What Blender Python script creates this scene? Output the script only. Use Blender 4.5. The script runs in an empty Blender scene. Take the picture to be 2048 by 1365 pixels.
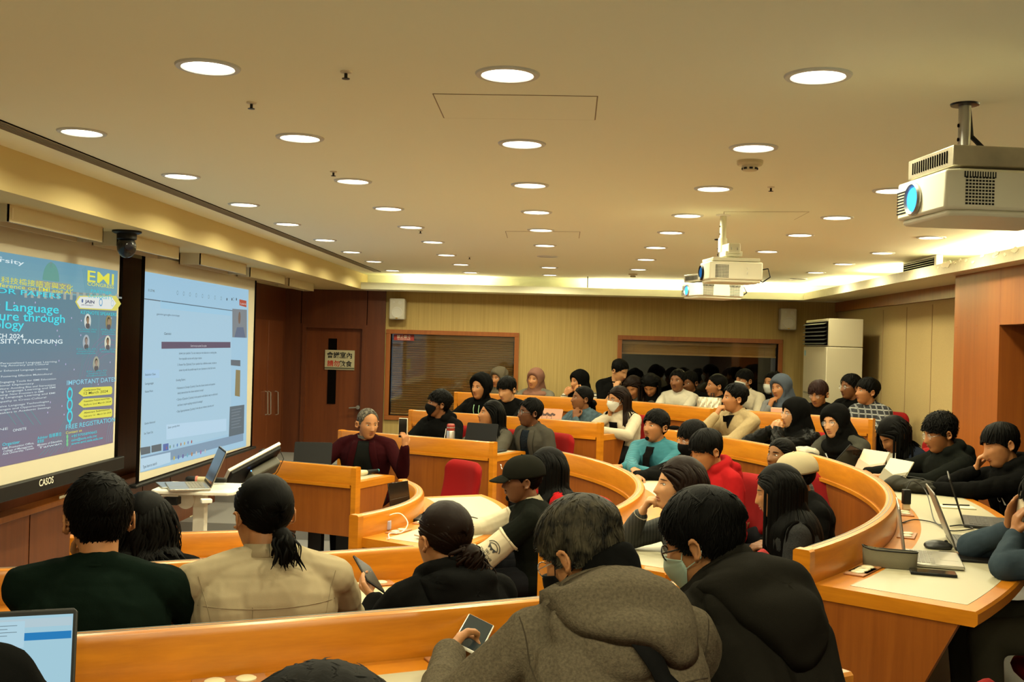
import bpy, bmesh, math, random
import numpy as np
from mathutils import Vector, Matrix

sc = bpy.context.scene
COL = sc.collection
rad = math.radians

# ---------------------------------------------------------------- camera
W_, H_ = 2048, 1365
FPX = 2158.3
YAW, PIT, ROL = 0.0486791, 0.0022939, 0.0277277
CAM = np.array([0.0, 0.0, 1.80])
def _axes():
    cy, sy = math.cos(YAW), math.sin(YAW); cp, sp = math.cos(PIT), math.sin(PIT); cr, sr = math.cos(ROL), math.sin(ROL)
    fw = np.array([-sy*cp, cy*cp, sp]); rt = np.array([cy, sy, 0.0]); up = np.cross(rt, fw)
    return rt*cr+up*sr, -rt*sr+up*cr, fw
RT, UP, FW = _axes()
cd = bpy.data.cameras.new('camera'); cam = bpy.data.objects.new('camera', cd); COL.objects.link(cam)
cd.sensor_width = 36.0; cd.lens = 36.0*FPX/W_; cd.clip_start = 0.05; cd.clip_end = 60
cam.matrix_world = Matrix(((RT[0], UP[0], -FW[0], CAM[0]), (RT[1], UP[1], -FW[1], CAM[1]), (RT[2], UP[2], -FW[2], CAM[2]), (0, 0, 0, 1)))
sc.camera = cam

def ray(px, py): return FW + RT*(px-W_/2)/FPX - UP*(py-H_/2)/FPX
def at_z(px, py, z):
    d = ray(px, py); return CAM + d*((z-CAM[2])/d[2])
def at_x(px, py, x):
    d = ray(px, py); return CAM + d*((x-CAM[0])/d[0])
def at_y(px, py, y):
    d = ray(px, py); return CAM + d*((y-CAM[1])/d[1])

# ---------------------------------------------------------------- world, exposure
wd = bpy.data.worlds.new('world'); sc.world = wd; wd.use_nodes = True
wd.node_tree.nodes['Background'].inputs[0].default_value = (1.0, 0.88, 0.62, 1)
wd.node_tree.nodes['Background'].inputs[1].default_value = 0.03
sc.view_settings.view_transform = 'Standard'; sc.view_settings.look = 'None'
sc.view_settings.gamma = 1.0; sc.view_settings.use_curve_mapping = False
sc.view_settings.exposure = 0.0
LAMP_W = 6.9          # watts per downlight
COVE_W = 34.0
WARM = (1.0, 0.935, 0.60)

# ---------------------------------------------------------------- materials
MAT = {}
def _new(name):
    m = bpy.data.materials.new(name); m.use_nodes = True; MAT[name] = m
    nt = m.node_tree; return m, nt, nt.nodes['Principled BSDF']
def mat(name, col=(.5, .5, .5), rough=.6, metal=0.0, spec=None, emis=None, estr=0.0, bump=0.0, bscale=200.0, trans=0.0, alpha=1.0, sheen=0.0, sss=0.0, var=0.0, vscale=8.0, bstretch=(1, 1, 1)):
    if name in MAT: return MAT[name]
    m, nt, b = _new(name)
    b.inputs['Base Color'].default_value = (*col, 1); b.inputs['Roughness'].default_value = rough
    b.inputs['Metallic'].default_value = metal
    if spec is not None: b.inputs['Specular IOR Level'].default_value = spec
    if emis is not None:
        b.inputs['Emission Color'].default_value = (*emis, 1); b.inputs['Emission Strength'].default_value = estr
    if trans: b.inputs['Transmission Weight'].default_value = trans
    if alpha < 1: b.inputs['Alpha'].default_value = alpha
    if sheen: b.inputs['Sheen Weight'].default_value = sheen
    if sss:
        b.inputs['Subsurface Weight'].default_value = sss; b.inputs['Subsurface Radius'].default_value = (.012, .005, .003); b.inputs['Subsurface Scale'].default_value = 1.0
    tc = None
    if bump or var:
        tc = nt.nodes.new('ShaderNodeTexCoord'); mp = nt.nodes.new('ShaderNodeMapping'); mp.inputs['Scale'].default_value = bstretch
        nt.links.new(tc.outputs['Object'], mp.inputs['Vector'])
    if bump:
        n = nt.nodes.new('ShaderNodeTexNoise'); n.inputs['Scale'].default_value = bscale; n.inputs['Detail'].default_value = 3
        bp = nt.nodes.new('ShaderNodeBump'); bp.inputs['Strength'].default_value = bump; bp.inputs['Distance'].default_value = .002
        nt.links.new(mp.outputs[0], n.inputs['Vector']); nt.links.new(n.outputs['Fac'], bp.inputs['Height']); nt.links.new(bp.outputs[0], b.inputs['Normal'])
    if var:
        n2 = nt.nodes.new('ShaderNodeTexNoise'); n2.inputs['Scale'].default_value = vscale; n2.inputs['Detail'].default_value = 4
        r = nt.nodes.new('ShaderNodeValToRGB'); r.color_ramp.elements[0].position = .3; r.color_ramp.elements[1].position = .7
        r.color_ramp.elements[0].color = (*[c*(1-var) for c in col], 1); r.color_ramp.elements[1].color = (*[min(1, c*(1+var)) for c in col], 1)
        nt.links.new(mp.outputs[0], n2.inputs['Vector']); nt.links.new(n2.outputs['Fac'], r.inputs[0]); nt.links.new(r.outputs[0], b.inputs['Base Color'])
    return m
def wood(name, c1, c2, rough=.35, stretch=(1, 1, .06), scale=26.0, coat=.25):
    m, nt, b = _new(name)
    tc = nt.nodes.new('ShaderNodeTexCoord'); mp = nt.nodes.new('ShaderNodeMapping'); mp.inputs['Scale'].default_value = stretch
    n = nt.nodes.new('ShaderNodeTexNoise'); n.inputs['Scale'].default_value = scale; n.inputs['Detail'].default_value = 6; n.inputs['Distortion'].default_value = .4
    n2 = nt.nodes.new('ShaderNodeTexNoise'); n2.inputs['Scale'].default_value = scale*6; n2.inputs['Detail'].default_value = 3
    mx = nt.nodes.new('ShaderNodeMath'); mx.operation = 'MULTIPLY_ADD'; mx.inputs[1].default_value = .35
    r = nt.nodes.new('ShaderNodeValToRGB'); r.color_ramp.elements[0].position = .45; r.color_ramp.elements[1].position = .85
    r.color_ramp.elements[0].color = (*c1, 1); r.color_ramp.elements[1].color = (*c2, 1)
    L = nt.links.new
    L(tc.outputs['Object'], mp.inputs['Vector']); L(mp.outputs[0], n.inputs['Vector']); L(mp.outputs[0], n2.inputs['Vector'])
    L(n2.outputs['Fac'], mx.inputs[0]); L(n.outputs['Fac'], mx.inputs[2]); L(mx.outputs[0], r.inputs[0]); L(r.outputs[0], b.inputs['Base Color'])
    b.inputs['Roughness'].default_value = rough; b.inputs['Coat Weight'].default_value = coat*.2; b.inputs['Coat Roughness'].default_value = .25
    return m
def emit(name, col, s):
    if name in MAT: return MAT[name]
    m, nt, b = _new(name)
    b.inputs['Base Color'].default_value = (0, 0, 0, 1); b.inputs['Emission Color'].default_value = (*col, 1); b.inputs['Emission Strength'].default_value = s; b.inputs['Roughness'].default_value = .9
    b.inputs['Specular IOR Level'].default_value = 0
    return m

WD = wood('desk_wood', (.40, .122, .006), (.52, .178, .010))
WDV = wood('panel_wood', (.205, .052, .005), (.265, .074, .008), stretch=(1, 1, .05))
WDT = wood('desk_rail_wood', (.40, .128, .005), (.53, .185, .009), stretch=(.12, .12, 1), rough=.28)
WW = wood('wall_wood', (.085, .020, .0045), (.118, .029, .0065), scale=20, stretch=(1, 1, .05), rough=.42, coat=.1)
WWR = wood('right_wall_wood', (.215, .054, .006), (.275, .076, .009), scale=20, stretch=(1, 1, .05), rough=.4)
WFR = wood('frame_wood', (.22, .062, .008), (.29, .086, .012), scale=24)
LAM = mat('cream_laminate', (.36, .325, .215), .42)
CREAM = mat('cream_plastic', (.62, .54, .34), .4)
CEIL = mat('ceiling_paint', (.91, .92, .74), .9, bump=.05, bscale=6)
PAPER_W = None
def wallpaper():
    m, nt, b = _new('beige_wallpaper')
    tc = nt.nodes.new('ShaderNodeTexCoord'); mp = nt.nodes.new('ShaderNodeMapping'); mp.inputs['Scale'].default_value = (1, 1, .02)
    n = nt.nodes.new('ShaderNodeTexNoise'); n.inputs['Scale'].default_value = 60; n.inputs['Detail'].default_value = 5
    r = nt.nodes.new('ShaderNodeValToRGB'); r.color_ramp.elements[0].position = .35; r.color_ramp.elements[1].position = .65
    r.color_ramp.elements[0].color = (.35, .245, .082, 1); r.color_ramp.elements[1].color = (.42, .30, .105, 1)
    L = nt.links.new
    L(tc.outputs['Object'], mp.inputs['Vector']); L(mp.outputs[0], n.inputs['Vector']); L(n.outputs['Fac'], r.inputs[0]); L(r.outputs[0], b.inputs['Base Color'])
    b.inputs['Roughness'].default_value = .85
    return m
PAPER_W = wallpaper()
FABP = mat('beige_fabric_panel', (.37, .265, .105), .9, bump=.2, bscale=300, var=.06, vscale=120)
CARPET = mat('grey_carpet', (.24, .23, .22), .95, bump=.4, bscale=500, var=.25, vscale=300)
BLACK = mat('black_plastic', (.006, .006, .006), .5, spec=.25)
BLACKM = mat('black_metal', (.02, .02, .02), .35, metal=.6)
WHITEP = mat('white_plastic', (.80, .78, .70), .4)
GREYM = mat('grey_metal', (.42, .42, .40), .35, metal=.9)
SILV = mat('silver_aluminium', (.62, .61, .57), .3, metal=.85)
RED = mat('red_chair_fabric', (.20, .0035, .004), .9, bump=.5, bscale=900, spec=.15)
RED2 = RED
TRIMW = mat('cream_metal', (.74, .68, .52), .5)
DARK = mat('dark_gap', (.004, .003, .0025), .95, spec=0.0)

# ---------------------------------------------------------------- mesh builder
def _unit(v): v = np.asarray(v, float); n = np.linalg.norm(v); return v/n if n > 1e-9 else v
def _frame(d):
    d = _unit(d); a = np.array([0, 0, 1.0]) if abs(d[2]) < .9 else np.array([1.0, 0, 0])
    u = _unit(np.cross(a, d)); v = np.cross(d, u); return u, v, d
class MB:
    def __init__(s): s.V = []; s.F = []; s.M = []; s.n = 0; s.mats = []
    def mi(s, m):
        if m is None: return 0
        if m not in s.mats: s.mats.append(m)
        return s.mats.index(m)
    def add(s, V, F, m=None):
        k = s.mi(m); V = np.asarray(V, float)
        s.V.append(V); s.F += [tuple(i+s.n for i in f) for f in F]; s.M += [k]*len(F); s.n += len(V); return s
    def box(s, c, size, m=None, rot=0.0, X=None):
        c = np.asarray(c, float); h = np.asarray(size, float)/2
        P = np.array([[x, y, z] for z in (-1, 1) for y in (-1, 1) for x in (-1, 1)])*h
        if X is not None: P = P @ np.asarray(X).T
        elif rot:
            ca, sa = math.cos(rot), math.sin(rot); P = P @ np.array([[ca, sa, 0], [-sa, ca, 0], [0, 0, 1]])
        return s.add(P+c, [(0, 2, 3, 1), (4, 5, 7, 6), (0, 1, 5, 4), (2, 6, 7, 3), (0, 4, 6, 2), (1, 3, 7, 5)], m)
    def bb(s, a, b, m=None):
        a = np.asarray(a, float); b = np.asarray(b, float); return s.box((a+b)/2, np.abs(b-a), m)
    def cyl(s, p0, p1, r0, r1=None, seg=16, m=None, caps=True):
        r1 = r0 if r1 is None else r1; p0 = np.asarray(p0, float); p1 = np.asarray(p1, float); u, v, d = _frame(p1-p0)
        a = np.arange(seg)*2*math.pi/seg; ring = np.outer(np.cos(a), u)+np.outer(np.sin(a), v)
        V = np.vstack([p0+ring*r0, p1+ring*r1]); F = [(i, (i+1) % seg, seg+(i+1) % seg, seg+i) for i in range(seg)]
        if caps: F += [tuple(range(seg))[::-1], tuple(range(seg, 2*seg))]
        return s.add(V, F, m)
    def tube(s, path, r, seg=8, m=None, caps=True, flat=None):
        P = np.asarray(path, float); n = len(P); rr = np.full(n, r) if np.isscalar(r) else np.asarray(r, float)
        T = np.gradient(P, axis=0); T /= np.linalg.norm(T, axis=1)[:, None]+1e-12
        u, v, _ = _frame(T[0]); a = np.arange(seg)*2*math.pi/seg; V = []
        for i in range(n):
            u = _unit(u-T[i]*np.dot(u, T[i])); v = np.cross(T[i], u)
            f = 1.0 if flat is None else flat
            V.append(P[i]+rr[i]*(np.outer(np.cos(a), u)+np.outer(np.sin(a)*f, v)))
        V = np.vstack(V); F = []
        for i in range(n-1):
            for j in range(seg): F.append((i*seg+j, i*seg+(j+1) % seg, (i+1)*seg+(j+1) % seg, (i+1)*seg+j))
        if caps: F += [tuple(range(seg))[::-1], tuple(range((n-1)*seg, n*seg))]
        return s.add(V, F, m)
    def ell(s, c, r, m=None, X=None, nu=20, nv=12):
        th = np.linspace(0, math.pi, nv+1)[1:-1]; ph = np.arange(nu)*2*math.pi/nu
        V = [[0, 0, 1]]+[[math.sin(t)*math.cos(p), math.sin(t)*math.sin(p), math.cos(t)] for t in th for p in ph]+[[0, 0, -1]]
        V = np.array(V, float)*np.asarray(r, float); F = [(0, 1+j, 1+(j+1) % nu) for j in range(nu)]
        for i in range(nv-2):
            for j in range(nu): a = 1+i*nu; F.append((a+j, a+nu+j, a+nu+(j+1) % nu, a+(j+1) % nu))
        e = len(V)-1; a = 1+(nv-2)*nu; F += [(e, a+(j+1) % nu, a+j) for j in range(nu)]
        if X is not None: V = V @ np.asarray(X).T
        return s.add(V+np.asarray(c, float), F, m)
    def cone(s, p0, p1, r0, r1, seg=14, m=None, flat=1.0, up=None):
        """round cone (capsule with two radii)"""
        p0 = np.asarray(p0, float); p1 = np.asarray(p1, float); d = p1-p0; L = np.linalg.norm(d)
        if L < 1e-6: return s.ell(p0, (r0, r0, r0), m)
        u, v, w = _frame(d)
        if up is not None:
            v = _unit(np.asarray(up, float)-w*np.dot(up, w)); u = np.cross(v, w)
        rings = []
        for t in np.linspace(-math.pi/2, 0, 5)[:-1]: rings.append((r0*math.sin(t), r0*math.cos(t)))
        for k in (0.0, .5, 1.0): rings.append((k*L, r0+(r1-r0)*k))
        for t in np.linspace(0, math.pi/2, 5)[1:]: rings.append((L+r1*math.sin(t), r1*math.cos(t)))
        a = np.arange(seg)*2*math.pi/seg; V = []
        for h, rr in rings:
            rr = max(rr, 1e-5); V.append(p0+w*h+rr*(np.outer(np.cos(a), u)+flat*np.outer(np.sin(a), v)))
        V = np.vstack(V); F = []; n = len(rings)
        for i in range(n-1):
            for j in range(seg): F.append((i*seg+j, i*seg+(j+1) % seg, (i+1)*seg+(j+1) % seg, (i+1)*seg+j))
        F += [tuple(range(seg))[::-1], tuple(range((n-1)*seg, n*seg))]
        return s.add(V, F, m)
    def lathe(s, c, prof, seg=24, m=None, X=None):
        a = np.arange(seg)*2*math.pi/seg; V = []
        for r, z in prof: V += [[r*math.cos(t), r*math.sin(t), z] for t in a]
        V = np.array(V, float)
        if X is not None: V = V @ np.asarray(X).T
        n = len(prof); F = []
        for i in range(n-1):
            for j in range(seg): F.append((i*seg+j, i*seg+(j+1) % seg, (i+1)*seg+(j+1) % seg, (i+1)*seg+j))
        F += [tuple(range(seg))[::-1], tuple(range((n-1)*seg, n*seg))]
        return s.add(V+np.asarray(c, float), F, m)
    def prism(s, poly, z0, z1, m=None, X=None, o=(0, 0, 0)):
        """extrude 2D polygon (x,y) from z0 to z1 in local frame X at o"""
        n = len(poly); V = np.array([[x, y, z0] for x, y in poly]+[[x, y, z1] for x, y in poly], float)
        if X is not None: V = V @ np.asarray(X).T
        F = [tuple(range(n))[::-1], tuple(range(n, 2*n))]+[(i, (i+1) % n, n+(i+1) % n, n+i) for i in range(n)]
        return s.add(V+np.asarray(o, float), F, m)
    def quad(s, a, b, c, d, m=None): return s.add([a, b, c, d], [(0, 1, 2, 3)], m)
    def text(s, body, m, o, X, size=.1, align='LEFT', bold=0.0, sx=1.0, ext=0.0, rot=0.0):
        """text in plane: X columns = (right, up, normal)"""
        V, F = text_mesh(body, size, align, bold, ext)
        if not len(V): return s
        V = V.copy(); V[:, 0] *= sx
        if rot:
            ca, sa = math.cos(rot), math.sin(rot); V[:, :2] = V[:, :2] @ np.array([[ca, sa], [-sa, ca]])
        return s.add(V @ np.asarray(X).T+np.asarray(o, float), F, m)
    def build(s, name, m=None, parent=None, origin=None, smooth=30, bevel=0.0, seg=2):
        V = np.vstack(s.V) if s.V else np.zeros((0, 3)); o = np.zeros(3) if origin is None else np.asarray(origin, float)
        if parent is not None: o = ORI.get(parent.name, np.zeros(3))
        me = bpy.data.meshes.new(name); me.from_pydata((V-o).tolist(), [], s.F)
        ms = s.mats if s.mats else []
        if m is not None and not s.mats: ms = [m]
        for x in ms: me.materials.append(x)
        if len(ms) > 1: me.polygons.foreach_set('material_index', s.M)
        fix_normals(me)
        if smooth:
            me.polygons.foreach_set('use_smooth', [True]*len(me.polygons))
            if smooth < 180: me.set_sharp_from_angle(angle=rad(smooth))
        ob = bpy.data.objects.new(name, me); COL.objects.link(ob)
        if parent is not None: ob.parent = parent
        else: ob.location = Vector(o)
        ORI[ob.name] = o
        if bevel:
            b = ob.modifiers.new('bevel', 'BEVEL'); b.width = bevel; b.segments = seg; b.limit_method = 'ANGLE'; b.angle_limit = rad(40)
        return ob
ORI = {}
def fix_normals(me):
    bm = bmesh.new(); bm.from_mesh(me); bmesh.ops.recalc_face_normals(bm, faces=bm.faces); bm.to_mesh(me); bm.free()
_TX = {}
def text_mesh(body, size, align='LEFT', bold=0.0, ext=0.0):
    k = (body, size, align, bold, ext)
    if k in _TX: return _TX[k]
    cu = bpy.data.curves.new('t', 'FONT'); cu.body = body; cu.size = size; cu.align_x = align; cu.offset = bold*size; cu.extrude = ext; cu.resolution_u = 3
    ob = bpy.data.objects.new('t', cu); me = ob.to_mesh()
    V = np.empty(len(me.vertices)*3); me.vertices.foreach_get('co', V); V = V.reshape(-1, 3)
    F = [tuple(p.vertices) for p in me.polygons]; ob.to_mesh_clear(); bpy.data.objects.remove(ob); bpy.data.curves.remove(cu)
    _TX[k] = (V, F); return _TX[k]
def empty(name, loc=(0, 0, 0)):
    o = bpy.data.objects.new(name, None); COL.objects.link(o); o.location = Vector(np.asarray(loc, float)); o.empty_display_size = .1
    ORI[o.name] = np.asarray(loc, float); return o
def tag(o, label=None, cat=None, group=None, kind=None):
    if label: o['label'] = label
    if cat: o['category'] = cat
    if group: o['group'] = group
    if kind: o['kind'] = kind
    return o
def thing(name, label, cat, loc=(0, 0, 0), group=None): return tag(empty(name, loc), label, cat, group)
def struct(name, mb, m=None, parent=None, **k):
    o = mb.build(name, m, parent, **k); 
    if parent is None: o['kind'] = 'structure'
    return o
def copy_tree(o, loc=None, rotz=None, label=None, group=None, parent=None):
    c = o.copy(); COL.objects.link(c)
    if parent is not None: c.parent = parent
    for ch in list(o.children): copy_tree(ch, parent=c)
    if loc is not None: c.location = Vector(np.asarray(loc, float))
    if rotz is not None: c.rotation_euler = (0, 0, rotz)
    if label: c['label'] = label
    if group: c['group'] = group
    return c
def area(name, loc, size, power, col, rot=(0, 0, 0), shape='DISK', sy=None, spread=None, parent=None):
    l = bpy.data.lights.new(name, 'AREA'); l.shape = shape; l.size = size; l.energy = power; l.color = col
    if sy: l.size_y = sy
    if spread: l.spread = rad(spread)
    o = bpy.data.objects.new(name, l); COL.objects.link(o); o.location = Vector(np.asarray(loc, float)); o.rotation_euler = rot
    if parent is not None: o.parent = parent; o.location = Vector(np.asarray(loc, float)-ORI[parent.name])
    return o
def Xcols(r, u, n): return np.array([r, u, n], float).T
# ================================================================= ROOM
ZC, ZS = 2.604, 2.41          # ceiling, dropped soffit
XL, XR, YF, YN = -3.5, 3.33, 13.4, -2.2
XB, XLIP, YLIP = -2.48, 2.82, 12.95
TF = {0: 0.0, 1: 0.0, 2: .12, 3: .24, 4: .36}
C2 = np.array([-2.705, 6.53]); R2, R3 = 3.175, 4.475
C1 = np.array([-2.355, 6.45]); R1 = 1.497
def arc(c, r, a0, a1, n=40):
    return [(c[0]+r*math.cos(a), c[1]+r*math.sin(a)) for a in np.linspace(a0, a1, n)]
def ang(c, p): return math.atan2(p[1]-c[1], p[0]-c[0])
def bez(pts, n=16):
    """smooth curve through points (Catmull-Rom)"""
    P = [np.array(p, float) for p in pts]; P = [2*P[0]-P[1]]+P+[2*P[-1]-P[-2]]; out = []
    for i in range(1, len(P)-2):
        for t in np.linspace(0, 1, n, endpoint=False):
            out.append(.5*((2*P[i])+(-P[i-1]+P[i+1])*t+(2*P[i-1]-5*P[i]+4*P[i+1]-P[i+2])*t*t+(-P[i-1]+3*P[i]-3*P[i+1]+P[i+2])*t**3))
    out.append(P[-2]); return [tuple(p) for p in out]
# plan lines of the panel tops; people sit on the LEFT of the travel direction
ROW = dict(
    U1=arc(C1, R1, ang(C1, (-1.06, 7.20)), ang(C1, (-1.06, 5.64)))[::-1],
    U2=arc(C2, R2, ang(C2, (-.09, 8.25)), ang(C2, (-.08, 4.78)), 50)[::-1],
    U3=arc(C2, R3, ang(C2, (.85, 9.25)), ang(C2, (.85, 3.80)), 60)[::-1],
    F1=[(-1.47, 7.78), (-2.22, 8.08)],
    F2=[(-.54, 8.80), (-1.97, 9.52)],
    F3=bez([(.36, 9.73), (-.6, 10.29), (-1.52, 10.73)]),
    F4=bez([(1.47, 10.49), (.66, 11.46), (-.43, 12.02), (-1.23, 12.28)]),
    U4=[(2.72, 9.58), (1.55, 10.40)],
    N1=[(-2.22, 4.81), (-1.36, 5.16)],
    N2=bez([(-2.9, 3.20), (-1.89, 3.57), (-1.43, 3.76), (-.50, 4.27)]),
    N3=bez([(-2.2, 1.95), (-1.06, 2.43), (-.07, 2.93), (.46, 3.28)]))
ROW = {k: [tuple(p) for p in v] for k, v in ROW.items()}
for k in ROW:                                    # people must be on the left... reverse so that the left normal points outward
    P = np.array(ROW[k]); d = P[-1]-P[0]; mid = P.mean(0); c = np.array([-2.7, 6.5]); m = P[len(P)//2]; t = P[min(len(P)//2+1, len(P)-1)]-P[max(len(P)//2-1, 0)]
    nl = np.array([-t[1], t[0]])
    if np.dot(nl, m-c) < 0: ROW[k] = ROW[k][::-1]
TIER = dict(U1=1, U2=2, U3=3, U4=4, F1=1, F2=2, F3=3, F4=4, N1=1, N2=2, N3=3)
def offset(poly, o):
    P = np.asarray(poly, float); T = np.gradient(P, axis=0); T /= np.linalg.norm(T, axis=1)[:, None]
    return P+np.c_[-T[:, 1], T[:, 0]]*o

# --- shell
mb = MB(); mb.bb((XL-.1, YN-.1, -.1), (XR+.6, YF+.6, 0)); struct('floor', mb, CARPET, smooth=0)
def platform(name, path, z):
    P = [tuple(p) for p in path]
    poly = P+[(XL, P[-1][1]-.2) if False else (XL, P[-1][1]), (XL, YN), (XR, YN), (XR, YF), (XL, YF), (XL, P[0][1])]
    bm = bmesh.new(); vs = [bm.verts.new((x, y, z-.12)) for x, y in poly]; f = bm.faces.new(vs)
    r = bmesh.ops.extrude_face_region(bm, geom=[f]); bmesh.ops.translate(bm, vec=(0, 0, .12), verts=[v for v in r['geom'] if isinstance(v, bmesh.types.BMVert)])
    bmesh.ops.recalc_face_normals(bm, faces=bm.faces); bmesh.ops.triangulate(bm, faces=[f for f in bm.faces if len(f.verts) > 4])
    me = bpy.data.meshes.new(name); bm.to_mesh(me); bm.free(); me.materials.append(CARPET)
    o = bpy.data.objects.new(name, me); COL.objects.link(o); o['kind'] = 'structure'
def cc(k): # travel from far-left to near-left
    return ROW[k]
def ordered(keys):
    out = []
    for k in keys:
        P = list(ROW[k])
        if P[0][1] < P[-1][1]: P = P[::-1]
        out += P
    return out
platform('floor_2', ordered(['F2', 'U2', 'N2']), .12)
platform('floor_3', ordered(['F3', 'U3', 'N3']), .24)
f4 = ordered(['F4', 'U4'])
n4 = [(3.2, 9.2), (3.2, 3.2), (2.6, 1.9), (.9, 1.35), (-1.2, .9), (-2.6, .55)]
platform('floor_4', f4+n4, .36)
mb = MB(); mb.bb((XL-.1, YN, ZC), (XR+.1, YF+.1, ZC+.1)); struct('ceiling', mb, CEIL, smooth=0)

# ceiling details
def downlight_proto():
    t = thing('downlight', 'round recessed downlight', 'downlight', (0, 0, 0))
    m = MB(); m.lathe((0, 0, 0), [(.076, .012), (.076, -.002), (.079, -.007), (.094, -.006), (.097, -.001), (.097, .0)], 32); m.build('trim_ring', mat('lamp_trim_metal', (.62, .64, .62), .4), t)
    m = MB(); m.lathe((0, 0, 0), [(.0001, -.0045), (.06, -.0045), (.0755, -.003), (.0755, .004), (.0001, .004)], 32); m.build('diffuser', emit('lamp_diffuser', (1.0, .90, .68), 9.0), t)
    return t
DL = [(416, 133), (1015, 148), (1636, 151), (164, 264), (600, 275), (1044, 287), (1507, 295), (362, 352), (706, 362), (1060, 370), (1427, 377), (1785, 381),
      (488, 409), (777, 417), (1073, 424), (1375, 431), (1674, 435), (1983, 441), (575, 448), (822, 454), (1082, 460), (1342, 465), (1600, 470), (1862, 475),
      (650, 480), (866, 484), (1090, 491), (1312, 495), (1535, 502), (1765, 505), (703, 503), (893, 509), (1292, 518), (1491, 526), (1688, 527),
      (748, 522), (922, 528), (1098, 534), (1277, 538), (1632, 544), (785, 540), (941, 544), (1100, 549)]
rows_l = {0: 'nearest', 1: 'second', 2: 'third', 3: 'fourth', 4: 'fifth', 5: 'sixth', 6: 'seventh', 7: 'eighth', 8: 'ninth'}
proto = downlight_proto(); lampn = 0
Y0g, DYg, X0g = 2.0708, 1.1131, -.1877
for i, (px, py) in enumerate(DL):
    p = at_z(px, py+ (1 if py > 500 else 0), ZC)
    o = proto if i == 0 else copy_tree(proto)
    o.location = Vector(p); ORI[o.name] = p
    r = int(round((p[1]-Y0g)/DYg)); c = int(round((p[0]-X0g)/.9))
    r = max(0, min(8, r)); cn = {-2: 'leftmost column by the air slot', -1: 'column left of the middle', 0: 'middle column', 1: 'column right of the middle', 2: 'second column from the right', 3: 'rightmost column by the bright cove'}.get(c, 'middle column')
    o['label'] = 'lit round ceiling downlight, %s crosswise row from camera, %s' % (rows_l[r], cn); o['group'] = 'round ceiling downlights'
    dim = .35 if (px, py) in ((822, 454), (748, 522)) else 1.0
    l = area('downlight_lamp', p+np.array([0, 0, -.012]), .15, LAMP_W*dim, WARM, shape='DISK', spread=165)
    l.parent = o; l.location = Vector((0, 0, -.012))
# rows of the unseen part of the ceiling, behind the camera
for k in range(-2, 0):
    for j in range(-2, 3):
        p = np.array([X0g+.9*j, Y0g+DYg*k, ZC]); o = copy_tree(proto); o.location = Vector(p)
        o['label'] = 'round ceiling downlight behind the camera'; o['group'] = 'round ceiling downlights behind the camera'
        l = area('downlight_lamp', p, .15, LAMP_W, WARM, spread=165); l.parent = o; l.location = Vector((0, 0, -.012))
UNL = mat('unlit_diffuser', (.55, .58, .58), .4)
for (px, py), lb in (((1095, 513), 'unlit round ceiling fitting in the middle column of downlights'), ((1597, 558), 'unlit round ceiling fitting near the far right corner')):
    p = at_z(px, py, ZC); t = thing('ceiling_fitting', lb, 'downlight', p)
    m = MB(); m.lathe(p, [(.076, .0), (.076, -.002), (.079, -.007), (.094, -.006), (.097, .0)], 32); m.build('trim_ring', MAT['lamp_trim_metal'], t)
    m = MB(); m.lathe(p, [(.0001, -.004), (.075, -.003), (.075, .001), (.0001, .001)], 32); m.build('diffuser', UNL, t)
def detector(px, py, lb, s=1.0):
    p = at_z(px, py, ZC); t = thing('smoke_detector', lb, 'smoke detector', p)
    m = MB(); m.lathe(p, [(.055*s, 0), (.055*s, -.012*s), (.05*s, -.02*s), (.02*s, -.022*s), (.0001, -.022*s)], 24); m.build('base', CREAM, t)
    m = MB(); m.lathe(p+[0, 0, -.02*s], [(.034*s, 0), (.030*s, -.022*s), (.02*s, -.024*s), (.0001, -.024*s)], 20)
    m.build('sensor_head', CREAM, t)
    m = MB()
    for k in range(8):
        a = k*math.pi/4; m.box(p+[.032*s*math.cos(a), .032*s*math.sin(a), -.034*s], (.004*s, .014*s, .008*s), rot=a)
    m.build('sensor_slot', BLACK, t)
detector(1500, 322, 'white smoke detector behind the downlight, below the ceiling right of the middle')
detector(1266, 548, 'small smoke detector near the far cove, beside the last downlights', .9)
def sprinkler(px, py, lb):
    p = at_z(px, py, ZC); t = thing('sprinkler_head', lb, 'sprinkler', p)
    m = MB(); m.lathe(p, [(.018, 0), (.017, -.004), (.006, -.006), (.0001, -.006)], 16); m.build('escutcheon', TRIMW, t)
    m = MB(); m.cyl(p, p+[0, 0, -.02], .005, .005, 10); m.lathe(p+[0, 0, -.02], [(.002, 0), (.012, -.001), (.012, -.003), (.002, -.004)], 14); m.build('deflector', BLACKM, t)
sprinkler(692, 143, 'tiny sprinkler head between the two nearest left downlights')
sprinkler(1542, 374, 'tiny sprinkler head behind the smoke detector')
sprinkler(667, 343, 'tiny sprinkler head left of the third row of downlights')
sprinkler(841, 461, 'tiny sprinkler head beside the dim downlight')
sprinkler(503, 205, 'tiny dark sprinkler head before the second row of downlights')
sprinkler(939, 514, 'tiny sprinkler head near the far cove')
def hatch(pts, lb):
    P = [at_z(x, y, ZC-.001) for x, y in pts]; c = sum(P)/4
    m = MB(); g = mat('hatch_gap', (.30, .24, .15), .9)
    for i in range(4):
        a, b = P[i], P[(i+1) % 4]; d = b-a; L = np.linalg.norm(d); m.box((a+b)/2+[0, 0, .0005], (L, .004, .002), rot=math.atan2(d[1], d[0]))
    t = m.build('access_hatch_outline', g, origin=c); tag(t, lb, 'ceiling hatch')
    m = MB(); m.prism([tuple((c+(p-c)*.992)[:2]) for p in P], ZC-.002, ZC-.0002); m.build('hatch_board', CEIL, t, smooth=0)
hatch([(866, 188), (1195, 193), (1190, 240), (888, 236)], 'large rectangular ceiling access hatch between nearest two rows of downlights')
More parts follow.
